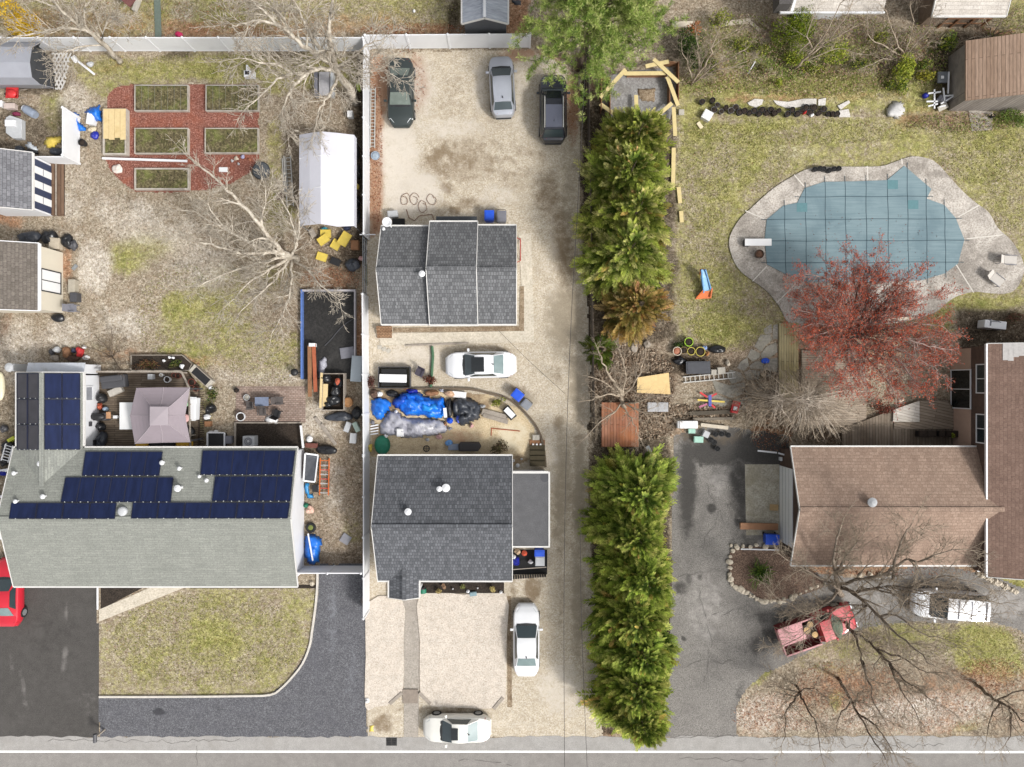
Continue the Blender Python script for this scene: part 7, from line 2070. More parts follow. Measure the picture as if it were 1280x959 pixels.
bag('white ceramic ornament above the framed planter, right',269,540,3,2.6,.4,M_white,'ceramic_ornament','ornament',noise=.1)
bag('black covered grill at the deck edge',262.5,511,6,6.5,.8,M_bag,'covered_grill','grill')
bag('white watering can beside the deck lattice',258,521.5,4.5,3.4,.3,M_white,'watering_can','can')
crate('brown_crate','brown crate below the watering can','crate',259,530,8,7,.4,0,M_brownwood)
tp_=thing('planter_trough','long low planter trough of dark soil behind the deck','planter',P(197,454))
pts=[P(*c,.3)for c in((164,444),(228,444),(240,455),(236,463),(164,463))]
q_=MB();q_.prism([(p.x,p.y)for p in pts],.0,.26);q_.build('soil',m_mulch,tp_,world=True)
q_=MB()
for i in range(5):
 q_.bar(pts[i]+Vector((0,0,-.13)),pts[(i+1)%5]+Vector((0,0,-.13)),.05,.34)
q_.build('boards',M_oldwood,tp_,world=True)
t2=thing('planter_box','slanted black planter box at the deck corner','planter',at(251,470,.4),D(-42))
q_=MB();q_.box(-.62,.62,-.26,.26,.0,.4);q_.build('soil',M_black,t2)
q_=MB();q_.box(-.66,.66,.26,.31,0,.44);q_.box(-.66,.66,-.31,-.26,0,.44);q_.build('boards',M_oldwood,t2);q_=MB();q_.box(-.86,-.66,-.3,.3,0,.42);q_.box(.66,.86,-.3,.3,0,.42);q_.build('end_blocks',M_conc2,t2,bevel=.02)
shrub('garden_shrub','brown dry plants in the planter trough','plant',190,456,1.1,.45,.5,[(110,76,54),(140,100,72),(96,92,50)],500,.05,41,None,6,True,.26)
shrub('garden_shrub','green plants at the right of the planter trough','plant',223,456,.6,.35,.35,OL+DG,260,.05,42,None,5,True,.26)
shrub('garden_shrub','olive plants at the lower end of the deck lattice','plant',268,494,.6,.6,.5,OL+DG,420,.05,43)
for k,(px,py)in enumerate(((214,447),(218.5,447.5),(229,458),(207,451))):
 bag(['white planter ornament, topmost left in the trough','white planter ornament right of the topmost one','largest white ornament at the trough corner','faint white ornament in the middle of the trough'][k],px,py,1.8 if k!=2 else 2.6,1.5 if k!=2 else 2.8,.25,M_white,'planter_ornament','ornament','white trough ornaments',z0=.26)
bag('white ornament at the lower corner of the slanted planter',263,485,3,2.8,.4,M_white,'planter_ornament','ornament',noise=.12)
DZ=.35
gr=thing('covered_sofa','dark grey covered sofa on the deck by the house wall','sofa',at(140,477,1.0,DZ),D(6))
q_=MB();q_.cbox(0,0,1.62,.88,0,.6,0,.03);q_.cbox(0,.2,1.5,.4,.6,.8);q_.build('cover',mat('charcoal cover',(80,80,84),.75,.08,3),gr,bevel=.08)
crate('slatted_board','pale slatted board leaning by the covered sofa','board',147,489,18,8,.4,-25,mat('pale slats',(196,190,180),.7),None,DZ)
q_=table('white table half under the gazebo canopy',158,520,17,33,.74,0,M_paperwhite,M_lgrey,z0=DZ)
crate('side_tray','small white tray left of the white deck table','tray',147,521,5,4,.5,0,M_white,None,DZ)
bag('round black grill lid beside the house wall',130,498,6,6,.8,M_black,'round_grill','grill',z0=DZ,noise=.08)
gl=thing('barbecue_grill','large black barbecue grill by the house wall','grill',at(124,521,1.0,DZ))
q_=MB();q_.blob((0,0,.8),(.5,.28,.25),.03,18,9,2,-1);q_.build('hood',M_black,gl,smooth=True);q_=MB();q_.cbox(0,0,.9,.5,0,.7);q_.build('cabinet',M_dgrey,gl,bevel=.02)
q_=MB();q_.cbox(.62,.1,.3,.45,.62,.66);q_.build('side_shelf',mat('orange brown board',(196,150,112),.6),gl)
bag('black sack right under the barbecue grill',129,533,5,5,.6,M_bag,z0=DZ)
bag('black cover at the south end of the house wall',130,549,5,9,.8,M_tarpblack,'black_cover','cover',z0=DZ)
bag('light blue bucket near the barbecue grill',135,511,3.2,3,.4,mat('pale blue plastic',(170,190,210),.5),'bucket','bucket',z0=DZ,noise=.06)
bag('reddish tool bundle left of the light blue bucket',128,508,2.6,4,.4,mat('rust cloth',(190,96,70),.8),'tool_bundle','bundle',z0=DZ)
crate('grey_stool','small grey square stool near the trough','stool',190.5,471,6,7,.45,0,M_lgrey,None,DZ)
pot('white ring-shaped pot on the deck',208.5,474.5,8,.35,M_white,M_soil,None,DZ)
pot('small white pot left of the ring-shaped pot',201,469,4.4,.3,M_white,M_conc2,None,DZ)
for k,(px,py,d_)in enumerate(((217,469,6),(222,470,6.5),(239,478,9),(244,486,7))):
 pot(['dark brown pot right of the ring-shaped pot','terracotta pot at the deck corner','large red-brown pot below the deck corner','red-brown pot at the top of the lattice'][k],px,py,d_,.35,mat('red brown pot',(124,70,58),.7),M_soil,'red-brown deck pots',DZ)
crate('white_table_clutter','white rack with green bag right of the canopy','rack',243,511,9,30,.7,3,M_white,None,DZ)
bag('pale green bag on the white rack',239,503,4.5,5,.4,mat('pale green bag',(150,190,150),.6),'cloth_bag',z0=1.0)
bag('pinkish bag at the lower end of the white rack',240,523,4.5,5,.3,M_pink,'cloth_bag',z0=1.0)
bag('black sack below the white rack',240,540,5,7,.5,M_bag,z0=DZ)
for k,(px,w_)in enumerate(((180,15),(231,17))):
 crate('yellow_chest',['yellow deck chest under the canopy, left','yellow deck chest under the canopy, right'][k],'chest',px,556,w_,8,.7,0,mat('amber plastic',(236,186,60),.5),None,DZ,'yellow deck chests')
crate('black_bench','black bench between the two yellow chests','bench',205,556.5,32,7,.5,0,M_black,None,DZ)
for k,(px,py,rx,ry,h_,m_)in enumerate(((70,437,4,4,.5,M_lgrey),(82,441,5,7,.5,mat('brown sack',(150,110,80),.8)),(99,440,4,6,.5,M_red),(107,447,4,3,.3,M_paperwhite),(64,440,3,4,.4,M_dgrey),(90,448,9,4,.4,mat('brown junk',(92,70,58),.8,.5,12)),(92,438,3,3,.4,M_navy),(105,434,2.4,2,.3,M_paperwhite),(68,447,5,4,.3,M_oldwood))):
 bag(['grey bin lump in the junk pile behind the wing','brown sack in the junk pile behind the wing','red toy in the junk pile behind the wing','white bag at the right of the junk pile','dark grey can at the left of the junk pile','brown litter heap in front of the junk pile','navy can in the middle of the junk pile','small white jug at the top right of the junk pile','grey wood bundle in the junk pile'][k],px,py,rx,ry,h_,m_,'junk_heap','junk','junk behind the wing')
ch=crate('tan_bench','tan bench against the tan shed wall','bench',89,358,9,18,.5,0,mat('tan board',(176,168,152),.7))
crate('grey_cube_box','dark grey cube box beside the tan shed','box',91,371.5,9,12,.6,0,M_dgrey)
chair('grey armchair at the corner of the tan shed',89,385,-90,M_grey)
bag('round black rubber sack below the tan shed',72,397.5,8,5.5,.4,M_bag,'rubber_tub','tub',noise=.1)
bag('long black wrapped bundle behind the tan shed',35,297,15,8,.7,M_tarpblack,'wrapped_bundle','bundle')
bag('black tarp bundle left of the tan panel',60,296,9,9,.6,M_bag,'wrapped_bundle','bundle')
crate('tan_sheet','tan panel lying among black bundles behind the tan shed','panel',67,304,13,14,.5,5,mat('tan panel',(196,184,164),.7))
bag('black sack right of the tan panel',83,301,7,9,.5,M_bag)
bag('dark sack at the far right behind the tan shed',91,306,5,6,.4,M_dgrey)
crate('metal_tray','small tilted metal tray in the leaf strip beside the tan shed','tray',93,334,8,4,.1,-50,M_metal)
ol=thing('kayak','pale yellow boat hull at the left photo edge','boat',at(-1,483,.3))
q_=MB();q_.blob((0,0,.18),(.3,1.0,.22),.0,16,9,1,-1);q_.build('hull',mat('pale yellow hull',(240,232,200),.4),ol,smooth=True)
for k,(px,py,rx,ry,m_)in enumerate(((4,536,4,5,M_dgrey),(8,560,7,9,M_bag),(4,578,5,5,M_black),(3,592,4,3,M_dblue))):
 bag(['dark can left of the wing roof','black rack heap left of the wing roof','black sack left of the panelled roof','indigo bag left of the panelled roof'][k],px,py,rx,ry,.5,m_,'side_junk','junk','junk left of the house')
crate('lime_case','lime striped case left of the wing roof','case',13,549,10,4,.6,-30,mat('lime case',(190,196,70),.5))
ladder('white ladder rack left of the wing roof',(12,556),(6,577),9,6,.5,M_white)
plank('white board at the left edge beside the roof',(-6,590),(14,587),4,.05,.3,M_white)
plank('white board at the left edge, lower',(-6,622),(6,620),3,.05,.3,M_white)
crate('white_container','white container at the left edge above the red car','container',-3,652,10,46,.8,0,M_white)
pot('small pale ball lamp in the dark bed by the short fence',390,730,5.5,.2,M_stone,M_stone,name='garden_lamp',cat='lamp')
ed=MB();pts=[P(*c,.08)for c in((124,871),(200,871),(300,870),(338,868.5),(352,860),(364,848),(378,830),(387,808),(390,790),(394,762),(396.5,735),(397,712))]
pts=[Vector(p)for p in smoothpoly([tuple(p)for p in pts],3,False)]
for a,b in zip(pts,pts[1:]):
 ed.bar(a,b,.13,.12)
tag(ed.build('lawn_edging',mat('pale edging',(214,208,198),.8),loc=pts[10],world=True),'pale curved edging strip around the front lawn','edging')
plank('white edging strip at the corner of the dark driveway',(122,733),(122,762),1.6,.1,.1,M_white,'drive_edging','edging')
tag(MB().tube([P(455.5,762,.1),P(455.5,762,.6)],.05).build('marker_stake',M_stone,loc=P(455.5,762),world=True),'short pale stake at the end of the long white fence','stake')
mbx=thing('mailbox','dark mailbox on a post at the edge of the driveway','mailbox',P(131,912))
q_=MB();q_.cbox(0,0,.1,.1,0,1.0);q_.build('post',M_oldwood,mbx);q_=MB();q_.tube([(0,-.3,1.1),(0,.25,1.1)],.12,12);q_.build('box',M_dgrey,mbx)
st=thing('front_steps','two worn stone steps at the roadside end of the front path','steps',P(513,869))
for k,(y,z)in enumerate(((864,.11),(870,.08),(876,.05))):
 a=P(513,y);MB().cbox(a.x,a.y,1.05,.32,0,z).build('step',mat('worn stone',(150,138,126),.9,.2,6),st,world=True)
for k,(a,b)in enumerate((((487,880),(503,866)),((524,866),(538,880)),((617,886),(629,872)))):
 plank(['weathered kerb timber left of the front steps','weathered kerb timber right of the front steps','weathered kerb timber at the right corner of the pebble bed'][k],a,b,4,.1,.08,M_oldwood,'kerb_timber','timber','kerb timbers')
dg=thing('storm_grate','small dark double grate at the road edge','grate',P(489.5,927))
q_=MB()
for sg in(-1,1):
 for i in range(4):
  q_.cbox(sg*.19,-.18+i*.12,.3,.05,.02,.05)
q_.build('bars',M_black,dg);MB().cbox(0,0,.74,.56,.017,.022).build('pit',mat('grate pit',(70,68,66),.9),dg)
tarp('yellow_rag','tiny yellow rag at the corner of the gravel drive','rag',[(461,908),(466,906),(468,914),(463,917)],.08,M_yellow,31,.03)
bag('white bag at the corner of the left pebble bed',459,876,3,3,.2,M_paperwhite,'white_bag')
hs_=thing('hose_reel','green hose reel by the porch','hose reel',at(528,740,.5))
q_=MB();q_.tube([(0,-.14,.28),(0,.14,.28)],.24,16);q_.build('drum',M_green,hs_);q_=MB();q_.cbox(0,.2,.3,.06,0,.6);q_.build('stand',M_dgrey,hs_)
crate('doormat_box','small pinkish slab by the porch','slab',529,757,9,7,.05,0,mat('pink slab',(200,178,164),.8))
crate('spigot_box','small teal grey box at the edge of the flower bed','box',591.5,743,9,5,.3,-8,mat('teal grey plastic',(140,166,174),.6))
for k,(px,py,r)in enumerate(((585,739,2.2),(566,736,1),(626,740,2),(597,735,1))):
 bag(['white stone by the teal box','tiny white stone left in the flower bed','white stone at the right end of the flower bed','tiny white stone in the middle of the flower bed'][k],px,py,r,r,.2,M_white,'white_stone','stone','white flower bed stones',noise=.1,z0=.08)
pen=thing('clutter_fence','black slatted fence closing the porch clutter pen','fence',P(661,716))
for i in range(14):
 a=P(642+i*3,719.5-i*.2)
 MB().cbox(a.x,a.y,.13,.03,0,.85).build('picket',M_black,pen,world=True)
q_=MB();q_.bar(P(641,712,.8),P(683,709,.8),.05,.05);q_.build('top_rail',M_oldwood,pen,world=True)
bin_cart('blue bin lid in the porch clutter pen',674.5,692,13,9,.9,0,M_blue)
crate('grey_cabinet','small grey cabinet below the blue bin in the pen','cabinet',675,702,12,12,.8,0,M_lgrey)
bag('dark blue sack in the porch clutter pen',645,702,4.5,5.5,.5,M_dblue)
bag('orange-red bucket in the porch clutter pen',655.5,692,3.6,3.4,.5,mat('tomato plastic',(224,96,66),.5),'bucket','bucket',noise=.04)
bag('round white pail in the porch clutter pen',642.5,696.5,2.4,2.6,.6,M_paperwhite,'pail','bucket',noise=.02)
bag('beige sack at the top of the clutter pen',647,690,4,3,.4,mat('beige sack',(196,170,140),.8),'cloth_bag')
bag('white cloth in the middle of the clutter pen',663,702.5,3,2.4,.4,M_white,'cloth_bundle','bundle')
MBx=MB();a,b=P(641,718),P(684,687);MBx.box(a.x,b.x,a.y,b.y,.012,.03)
tag(MBx.build('rubber_floor',M_blackmat,loc=(a+b)/2,world=True),'dark rubber mat floor of the porch clutter pen','mat')
bin_cart('blue wheeled bin behind the middle cottage',611.5,269,12.5,14,1.0,0,M_blue)
bin_cart('grey wheeled bin behind the middle cottage',627,270,12.5,15,1.0,0,M_grey)
crate('meter_box','pale twin utility box behind the middle cottage','box',490.5,267,13,8,.6,-5,M_lgrey)
crate('black_crate','black crate next to the pale utility box','crate',498,277,16,8,.4,0,M_blackmat)
pot('round pale blue pot lid by the lot fence',469,194.5,11,.25,mat('pale blue lid',(160,174,190),.5),mat('pale blue lid2',(164,178,192),.5),None,0,'round_disc','lid')
hz=MB();q5=random.Random(4)
for k in range(4):
 c=P(509+k*9.5+q5.uniform(-2,2),250+q5.uniform(-4,10))
 pts=[(c.x+(.26+.05*q5.random())*math.cos(i*.6)+i*.012*(k-1.5),c.y+(.3+.1*q5.random())*math.sin(i*.6)-i*.02,.05+.004*i)for i in range(14)]
 hz.tube(pts,.02,5)
hz.tube([tuple(P(*c))for c in((508,262,.05),(511,272,.05),(518,276,.05),(524,270,.05),(540,268,.05),(543,276,.05))],.028,5)
tag(hz.build('garden_hose',mat('brown hose',(142,112,94),.6),loc=P(520,258),world=True),'coiled brown hose on the gravel behind the middle cottage','hose')
sg_=thing('iron_trellis','red painted iron trellis beside the cottage wall','trellis',P(649,311))
q_=MB();q_.tube([P(646,297,.9),P(650.5,300,.9),P(650.5,326,.9),P(646,328,.9)],.035,5);q_.tube([P(650.5,298,.1),P(650.5,312,.5),P(650.5,326,.1)],.03,5);q_.build('rails',mat('red iron',(176,60,50),.6),sg_,world=True)
gp=thing('green_pipe','long mossy green pipe on the gravel left of the white sedan','pipe',P(539.5,457))
q_=MB();q_.tube([P(540,433,.12),P(541,445,.12),P(539.5,470,.12),P(538.5,484,.12)],.1,10);q_.build('pipe',mat('mossy green',(70,108,78),.7,.25,8),gp,world=True)
ct=thing('covered_well','white topped well cover in a square metal frame','cover',P(494,471))
a,b=P(475,485),P(514,459)
MB().box(a.x,b.x,a.y,b.y,.012,.04).build('base',speckle('gravel base',[(120,114,100),(150,144,128),(176,168,150)],14),ct,world=True)
q_=MB()
for s0,s1 in(((a.x,a.y),(b.x,a.y)),((b.x,a.y),(b.x,b.y)),((b.x,b.y),(a.x,b.y)),((a.x,b.y),(a.x,a.y))):
 q_.bar((*s0,.3),(*s1,.3),.04,.5)
q_.build('frame',M_dgrey,ct,world=True)
q_=MB();q_.cbox(P(494,472).x,P(494,472).y,1.7,1.15,.04,.55);q_.build('pit_box',M_blackmat,ct,world=True)
q_=MB();q_.cbox(P(491,473,.7).x,P(491,473,.7).y,1.85,.55,.56,.66,-.02);q_.build('lid',M_paperwhite,ct,world=True,bevel=.03)
chair('dark folding chair beside the white topped well cover',524.5,466,25,mat('dark purple grey',(76,70,82),.6))
plank('dark timber edge on the concrete left of the sedan',(507,432),(586,429),2,.1,.1,M_oldwood,'kerb_timber','timber')
ml=thing('metal_ladder_stack','scattered grey pavers near the brick steps','paver',at(480,436,.1))
for k in range(3):
 q_=MB();q_.cbox(-.3+k*.3,.1-k*.12,.3,.26,0,.05,.4*k);q_.build('paver',M_conc2,ml)
tarp('blue_tarp','blue tarp over the left part of the big heap','tarp',[(464,500),(475,497),(486,499),(489,508),(483,516),(480,524),(470,524),(464,514)],.45,M_tarpblue,41,.26,group='blue tarps')
tarp('blue_tarp','largest bright blue tarp over the middle of the heap','tarp',[(497,496),(505,489),(522,490),(530,496),(545,499),(555,495),(557,510),(554,522),(548,523),(534,522),(520,519),(508,520),(500,514),(495,505)],.55,mat('bright blue tarp',(24,116,232),.35,.14,2.2,spot=(60,176,240),spotw=.4),42,.34,group='blue tarps')  # bright spots are sheen painted into the blue
tarp('grey_tarp','pale grey tarp spread below the blue heap','tarp',[(480,524),(487,514),(500,516),(512,524),(524,524),(545,524),(556,528),(560,538),(546,544),(520,548),(505,547),(490,546),(474,542),(474,536)],.3,M_tarpgrey,43,.24)
tarp('dark_tarp','shiny dark grey tarp heap right of the blue tarp','tarp',[(566,500),(574,497),(588,498),(598,504),(601,512),(598,522),(588,528),(576,533),(570,524),(564,512)],.45,M_tarpblack,44,.28,cell=6)
tarp('blue_tarp','folded brighter blue tarp piece lying across the big blue tarp','tarp',[(520,499),(532,503),(548,500),(556,504),(552,516),(540,520),(526,516)],.75,mat('light blue tarp',(40,150,238),.35,.14,2.2,spot=(30,104,216),spotw=.4),47,.3,group='blue tarps')  # two blues paint the light and dark patches of tarp sheen
tarp('blue_tarp','darker blue tarp fold at the upper left of the big blue tarp','tarp',[(490,500),(500,492),(512,490),(520,496),(512,506),(500,510),(492,508)],.6,mat('deep blue tarp',(30,88,204),.4,.14,2.2),48,.3,group='blue tarps')
tarp('white_sheeting','whitish plastic sheeting over the middle of the grey tarp','sheet',[(512,530),(524,524),(540,526),(548,534),(540,541),(522,543),(512,538)],.42,mat('whitish plastic',(206,206,210),.4),49,.26)
qh=random.Random(21)
for k in range(14):
 x_,y_=((478,512),(487,522),(494,516),(503,523),(556,530),(563,536),(548,546),(534,550),(482,546),(466,528),(508,486),(552,488),(590,532),(604,508))[k]
 bag('small pale scrap in the litter '+('on the left edge of the grey tarp','where grey and left blue tarps meet','between the left and big blue tarps','under the lower edge of the big blue tarp','at the right end of the grey tarp','beyond the right end of the grey tarp','below the grey tarp at right','below the grey tarp in the middle','below the grey tarp at left','by the fence above the white slats','above the big blue tarp at left','above the big blue tarp at right','below the dark tarp','right of the dark tarp')[k],x_+qh.uniform(-1,1),y_,qh.uniform(2,4),qh.uniform(1.6,3),.3,(M_pink,M_lgrey,M_paperwhite,M_grey,M_brownwood,M_tarpgrey)[k%6],'litter_scrap','litter','scraps round the tarps',noise=.4)
for k,(px,py,rx,ry,m_)in enumerate(((468,492,6,5,mat('brown junk',(92,70,58),.8,.5,12)),(490,492,8,4,M_black),(515,489,7,3,M_dblue),(540,491,9,4,M_brownwood),(562,492,6,4,mat('tan cloth',(206,170,140),.8)),(561,510,4,12,M_black),(562,526,4,4,M_blue),(573,524,3.4,5,mat('periwinkle plastic',(96,116,220),.5)))):
 bag(['brown litter in the upper left of the heap','black sack above the big blue tarp','dark blue sack above the big blue tarp','brown board heap above the big blue tarp','tan cloth beside the white board','black sack between blue and dark tarps','blue tub below the black sack','periwinkle tub before the dark tarp'][k],px,py,rx,ry,.5,m_,'heap_item','junk','junk round the blue tarp')
plank('white styrofoam board right of the blue tarp, upright',(556,510),(557,522),4,.08,.8,M_paperwhite,'foam_board','board')
crate('white_board','white panel board above the dark tarp','board',574,493.5,18,8,.25,6,M_paperwhite)
bag('white pail in the upper left of the heap',474,492.5,4.4,3.4,.4,M_paperwhite,'pail','bucket',noise=.05)
crate('white_mat','square white mat on the grey tarp','mat',500,541,9,10,.62,0,M_paperwhite,None,0)
for k in range(4):
 plank(['topmost','second','third','lowest'][k]+' white slat left of the grey tarp',(463,533+k*3.4),(473,531+k*3.6),1.6,.05,.12,M_white,'white_strip','slat','white slats by the fence')
gb=thing('green_sandbox','green domed plastic sandbox by the front cottage corner','sandbox',at(476.5,557,.5))
q_=MB();q_.blob((0,0,.22),(.52,.64,.32),.04,20,10,4);q_.build('shell',M_green,gb,smooth=True);q_=MB();q_.torus(.5,.05,(0,0,.1),22,6,1,1.22);q_.build('rim',M_green,gb,smooth=True)
bag('yellow and red toy left of the green sandbox',462.5,560,2.6,5,.4,M_yellow,'plastic_toy','toy')
bl_=thing('black_trash_box','hexagonal black storage box behind the front cottage','box',at(586,559,.8))
q_=MB();q_.prism([(-.7,-.3),(.62,-.3),(.82,0),(.66,.3),(-.6,.3),(-.72,.15)],0,.7);q_.build('body',mat('black brown plastic',(56,52,52),.6),bl_,bevel=.03);q_=MB();q_.prism([(-.66,-.26),(.6,-.26),(.76,0),(.62,.27),(-.56,.27)],.7,.76);q_.build('lid',mat('black brown plastic',(56,52,52),.6),bl_,bevel=.02)
bag('light blue tub behind the front cottage',561,554,5,4,.4,mat('light blue plastic',(110,160,214),.5),'plastic_tub','tub',noise=.08)
crate('grey_tub','grey tub between the blue tub and black box','tub',567,559,14,8,.35,0,mat('grey blue tub',(140,150,168),.5))
wc=thing('spoked_ring','small black wire wheel on the sand behind the front cottage','wheel',at(533,561,.1))
q_=MB();q_.torus(.2,.03,(0,0,.06),18,6);q_.tube([(-.2,0,.06),(.2,0,.06)],.015,5);q_.tube([(0,-.2,.06),(0,.2,.06)],.015,5);q_.build('spokes',M_black,wc)
for k,(a,b)in enumerate((((602,516),(634,525)),((604,519),(635,528)),((603,513),(633,521)))):
 plank(['middle','lowest','upper'][k]+' grey weathered board stacked right of the dark tarp',a,b,5,.06,.1+.05*k,M_oldwood,'weathered_board','board','weathered board stack')
plank('thin rusty rod lying on the sand',(614,535.5),(650,539),1.2,.03,.06,M_redwood,'metal_rod','rod')
plank('short rusty rod standing at the sand edge',(614.5,536),(614,545),1,.03,.05,M_redwood,'metal_rod','rod')
crate('white_step_box','white topped dark box on the sand by the curved timber','box',637,516,10,18,.4,-38,M_black)
plank('white board on the dark box on the sand',(632,511),(642,521),7,.05,.5,M_paperwhite,'white_sheet','board')
bin_cart('blue bin tipped by the curved timber edge',647,494,14,13,.9,40,M_blue)
bin_cart('grey bin tipped next to the blue bin',658,506,12,12,.8,40,mat('grey bin plastic',(138,142,150),.5))
ct2=MB();pts=[P(*c,.1)for c in((463,487),(500,486.5),(560,486),(590,487),(612,492),(634,498),(650,510),(662,522),(672,536),(678,552),(681,570),(682,584))]
pts=[Vector(p)for p in smoothpoly([tuple(p)for p in pts],3,False)]
for a,b in zip(pts,pts[1:]):
 ct2.bar(a,b,.15,.22)
tag(ct2.build('curved_timber_edge',mat('dark edging timber',(110,96,80),.85,.25,6),loc=pts[12],world=True),'long curved timber edge around the tarp heap and sandy yard','edging')
m_sandy=speckle('yard sand',[(190,166,130),(218,198,162),(236,220,188)],12,.6,(186,164,130),.4,bump=.5,stain_shade_attr=True,stain_shade=[(120,96,74),(236,224,196),(196,150,116)])
gridsheet('sandy_yard',[(463,489),(560,488),(612,494),(648,511),(668,536),(676,570),(640,584),(463,570)],m_sandy,0.014,0.1,[(0,(500,500,40,14),.7,8),(0,(590,505,24,20),.6,8),(0,(530,560,60,6),.35,6),(0,(470,550,10,30),.5,6),(2,(575,545,24,8),.5,6),(1,(640,545,22,20),.6,10),(0,(650,575,16,8),.6,5)],edge=2,seed=8)
as_=thing('annex_steps','dark mossy wooden steps up to the annex door','steps',P(672,567))
for k in range(5):
 a=P(671.5,553+k*6.4)
 MB().cbox(a.x,a.y,1.05,.34,0,.1+.12*k).build('tread',mat('mossy dark wood',(72,64,46),.9,.25,7)if k else M_brownwood,as_,world=True)
for k in range(3):
 a=P(666.5+k*4.6,556,.2);MB().cbox(a.x,a.y,.12,.14,.1,.2).build('white_lamp',M_paperwhite,as_,world=True)
crate('concrete_block','pale grey block at the top of the dark steps','block',670,547,9,7,.3,0,M_conc2)
for k,(px,py,r)in enumerate(((652,574,1.4),(647,582,2.6),(641.5,576,2))):
 bag(['tiny white ball on the dark patch by the annex','white pot by the annex wall','pale bottle at the cottage corner'][k],px,py,r,r,.25,M_white,'white_pot','pot','white pots by the annex',noise=.06)
M_tim2=mat('fresh pine board',(224,204,148),.7,.1,5,spot=(204,182,130),spotw=.35)
m_fr_floor=speckle('grey weed cloth',[(126,124,122),(152,150,148),(176,174,172)],8,.6,(110,104,92),.4,bump=.3)
hx=thing('hexagon_planter','new pine board frame of a hexagonal raised bed under construction','frame',P(800,118))
pts=[P(*c)for c in((757,96),(780,90),(840,84),(846,110),(838,148),(826,166),(770,166),(752,130))]
MB().prism([(p.x,p.y)for p in pts],.004,.02).build('ground_cloth',m_fr_floor,hx,world=True)
BW=.26
for a,b,z in(((750,122,.75),(782,87,.75),0),((780,92,.7),(832,91.5,.7),0),((807,83,.8),(836,77,.8),0),((817,74,.85),(848,103,.85),0),((834,96,.7),(847.5,132,.7),0),((818,148,.6),(840,129,.6),0),((842,134,.5),(844,170,.5),0),((750,130,.6),(770,144,.6),0),((795,119,.45),(796,143,.45),0)):
 q_=MB();q_.bar(P(*a),P(*b),BW,.05);q_.build('cap_board',M_tim2,hx,world=True)
for a,b in(((762,100),(762,146)),((751,100),(751,140)),((751,100),(763,100)),((784,94),(834,94)),((836,98),(836,130)),((847,80),(847,130)),((828,80),(848,80))):
 q_=MB();q_.bar(P(*a,.35),P(*b,.35),.045,.65);q_.build('side_board',M_brownwood,hx,world=True)
tarp('weed_patch_cloth','brown soil patch inside the timber frame','soil patch',[(796,110),(819,110),(820,128),(800,128)],.1,m_dirt,61,.02)
for k,(a,b)in enumerate((((842,185),(841,235)),((848,234),(850,254)),((851,264),(852,278)))):
 plank(['long pale plank edging the upper evergreen row','short pale plank below the long edging plank','small pale plank end farthest down the evergreen row'][k],a,b,5,.12,.1,M_tim2,'edging_plank','plank','planks edging the evergreens')
crate('white_tub','white square tub at the left end of the flowerpot row','tub',884.5,143.5,12,12,.4,30,M_paperwhite)
crate('pale_block','small cream block in the grass below the white tub','block',875,156.5,5,9,.12,-35,mat('cream block',(232,218,184),.7))
crate('grey_block','small grey block beside the timber frame corner','block',852,140,7,7,.2,0,M_conc2)
q7=random.Random(11)
k=0
LB=[]
pots=[(878,127),(891,125),(897,131),(893,137),(902,139),(908,134),(914,138),(920,134),(925,140),(931,138),(937,141),(943,138),(949,142),(953,137),(959,141),(964,137),(969,141),(974,138),(985,142),(991,137),(997,142),(1003,138),(1008,134),(1013,140),(1018,134),(1024,141),(1030,136),(1036,142),(1042,142),(1047,142)]
shade=[M_black,mat('dark grey pot',(66,64,66),.7,.2),mat('brown black pot',(58,46,42),.7,.2),mat('ashen pot',(110,106,104),.8,.2)]
for i,(px,py)in enumerate(pots):
 pot('dark flowerpot crowded in the row along the brush',px,py,q7.uniform(6,8.5),q7.uniform(.22,.4),shade[3 if i in(2,3,4,5,6,7,8)and q7.random()<.7 else q7.randrange(3)],M_soil,'dark flowerpots along the brush')
bag('small red pot saucer among the dark flowerpots',1006,141,1.8,1.5,.4,M_red,'pot_saucer','saucer',noise=.1)
bag('white rag among the dark flowerpots',1015,144,2.6,1.6,.3,M_paperwhite,'rag','rag')
for i,(px,py)in enumerate(((1019,211.5),(1025.5,210.5),(1030,211),(1036.5,213),(1043,211),(1049,210.5))):
 pot('small black flowerpot in the row on the pool deck edge',px,py,6.5,.3,M_black,M_blackmat,'black flowerpots on the pool deck',.09)
pl=thing('metal_pole','thin white pole stuck slanting in the brush','pole',P(940,86))
MB().tube([P(935,92,.1),P(944,77,.6)],.04,6).build('pole',M_white,pl,world=True)
tarp('white_cone_sheet','pale grey cone of sheeting at the right of the brush bed','sheet',[(1104,146),(1112,132),(1116,128),(1128,126),(1132,138),(1124,147)],.5,mat('pale sheeting',(200,198,196),.7),63,.06)
sk=thing('scrap_cart','tangle of white metal scrap and a wheeled cart by the brown shed','scrap',at(1172,118,.5))
q_=MB()
for a,b in(((1160,117),(1176,115)),((1168,112),(1168,136)),((1158,127),(1172,127)),((1160,133),(1172,130)),((1179,110),(1181,128)),((1176,130),(1194,119)),((1181,120),(1194,119)),((1186,90),(1185,117)),((1174,134),(1182,132))):
 q_.bar(P(*a,.5),P(*b,.5),.09,.06)
q_.build('frame_bars',M_white,sk,world=True)
q_=MB();q_.cbox(P(1179,96,.5).x,P(1179,96,.5).y,.7,.75,.3,.5);q_.build('tub',mat('grey steel tub',(120,124,128),.5,.15,5),sk,world=True,bevel=.06)
q_=MB();q_.cbox(P(1179,96,.6).x,P(1179,96,.6).y,.2,.2,.5,.56);q_.build('tub_lid',M_paperwhite,sk,world=True,bevel=.03)
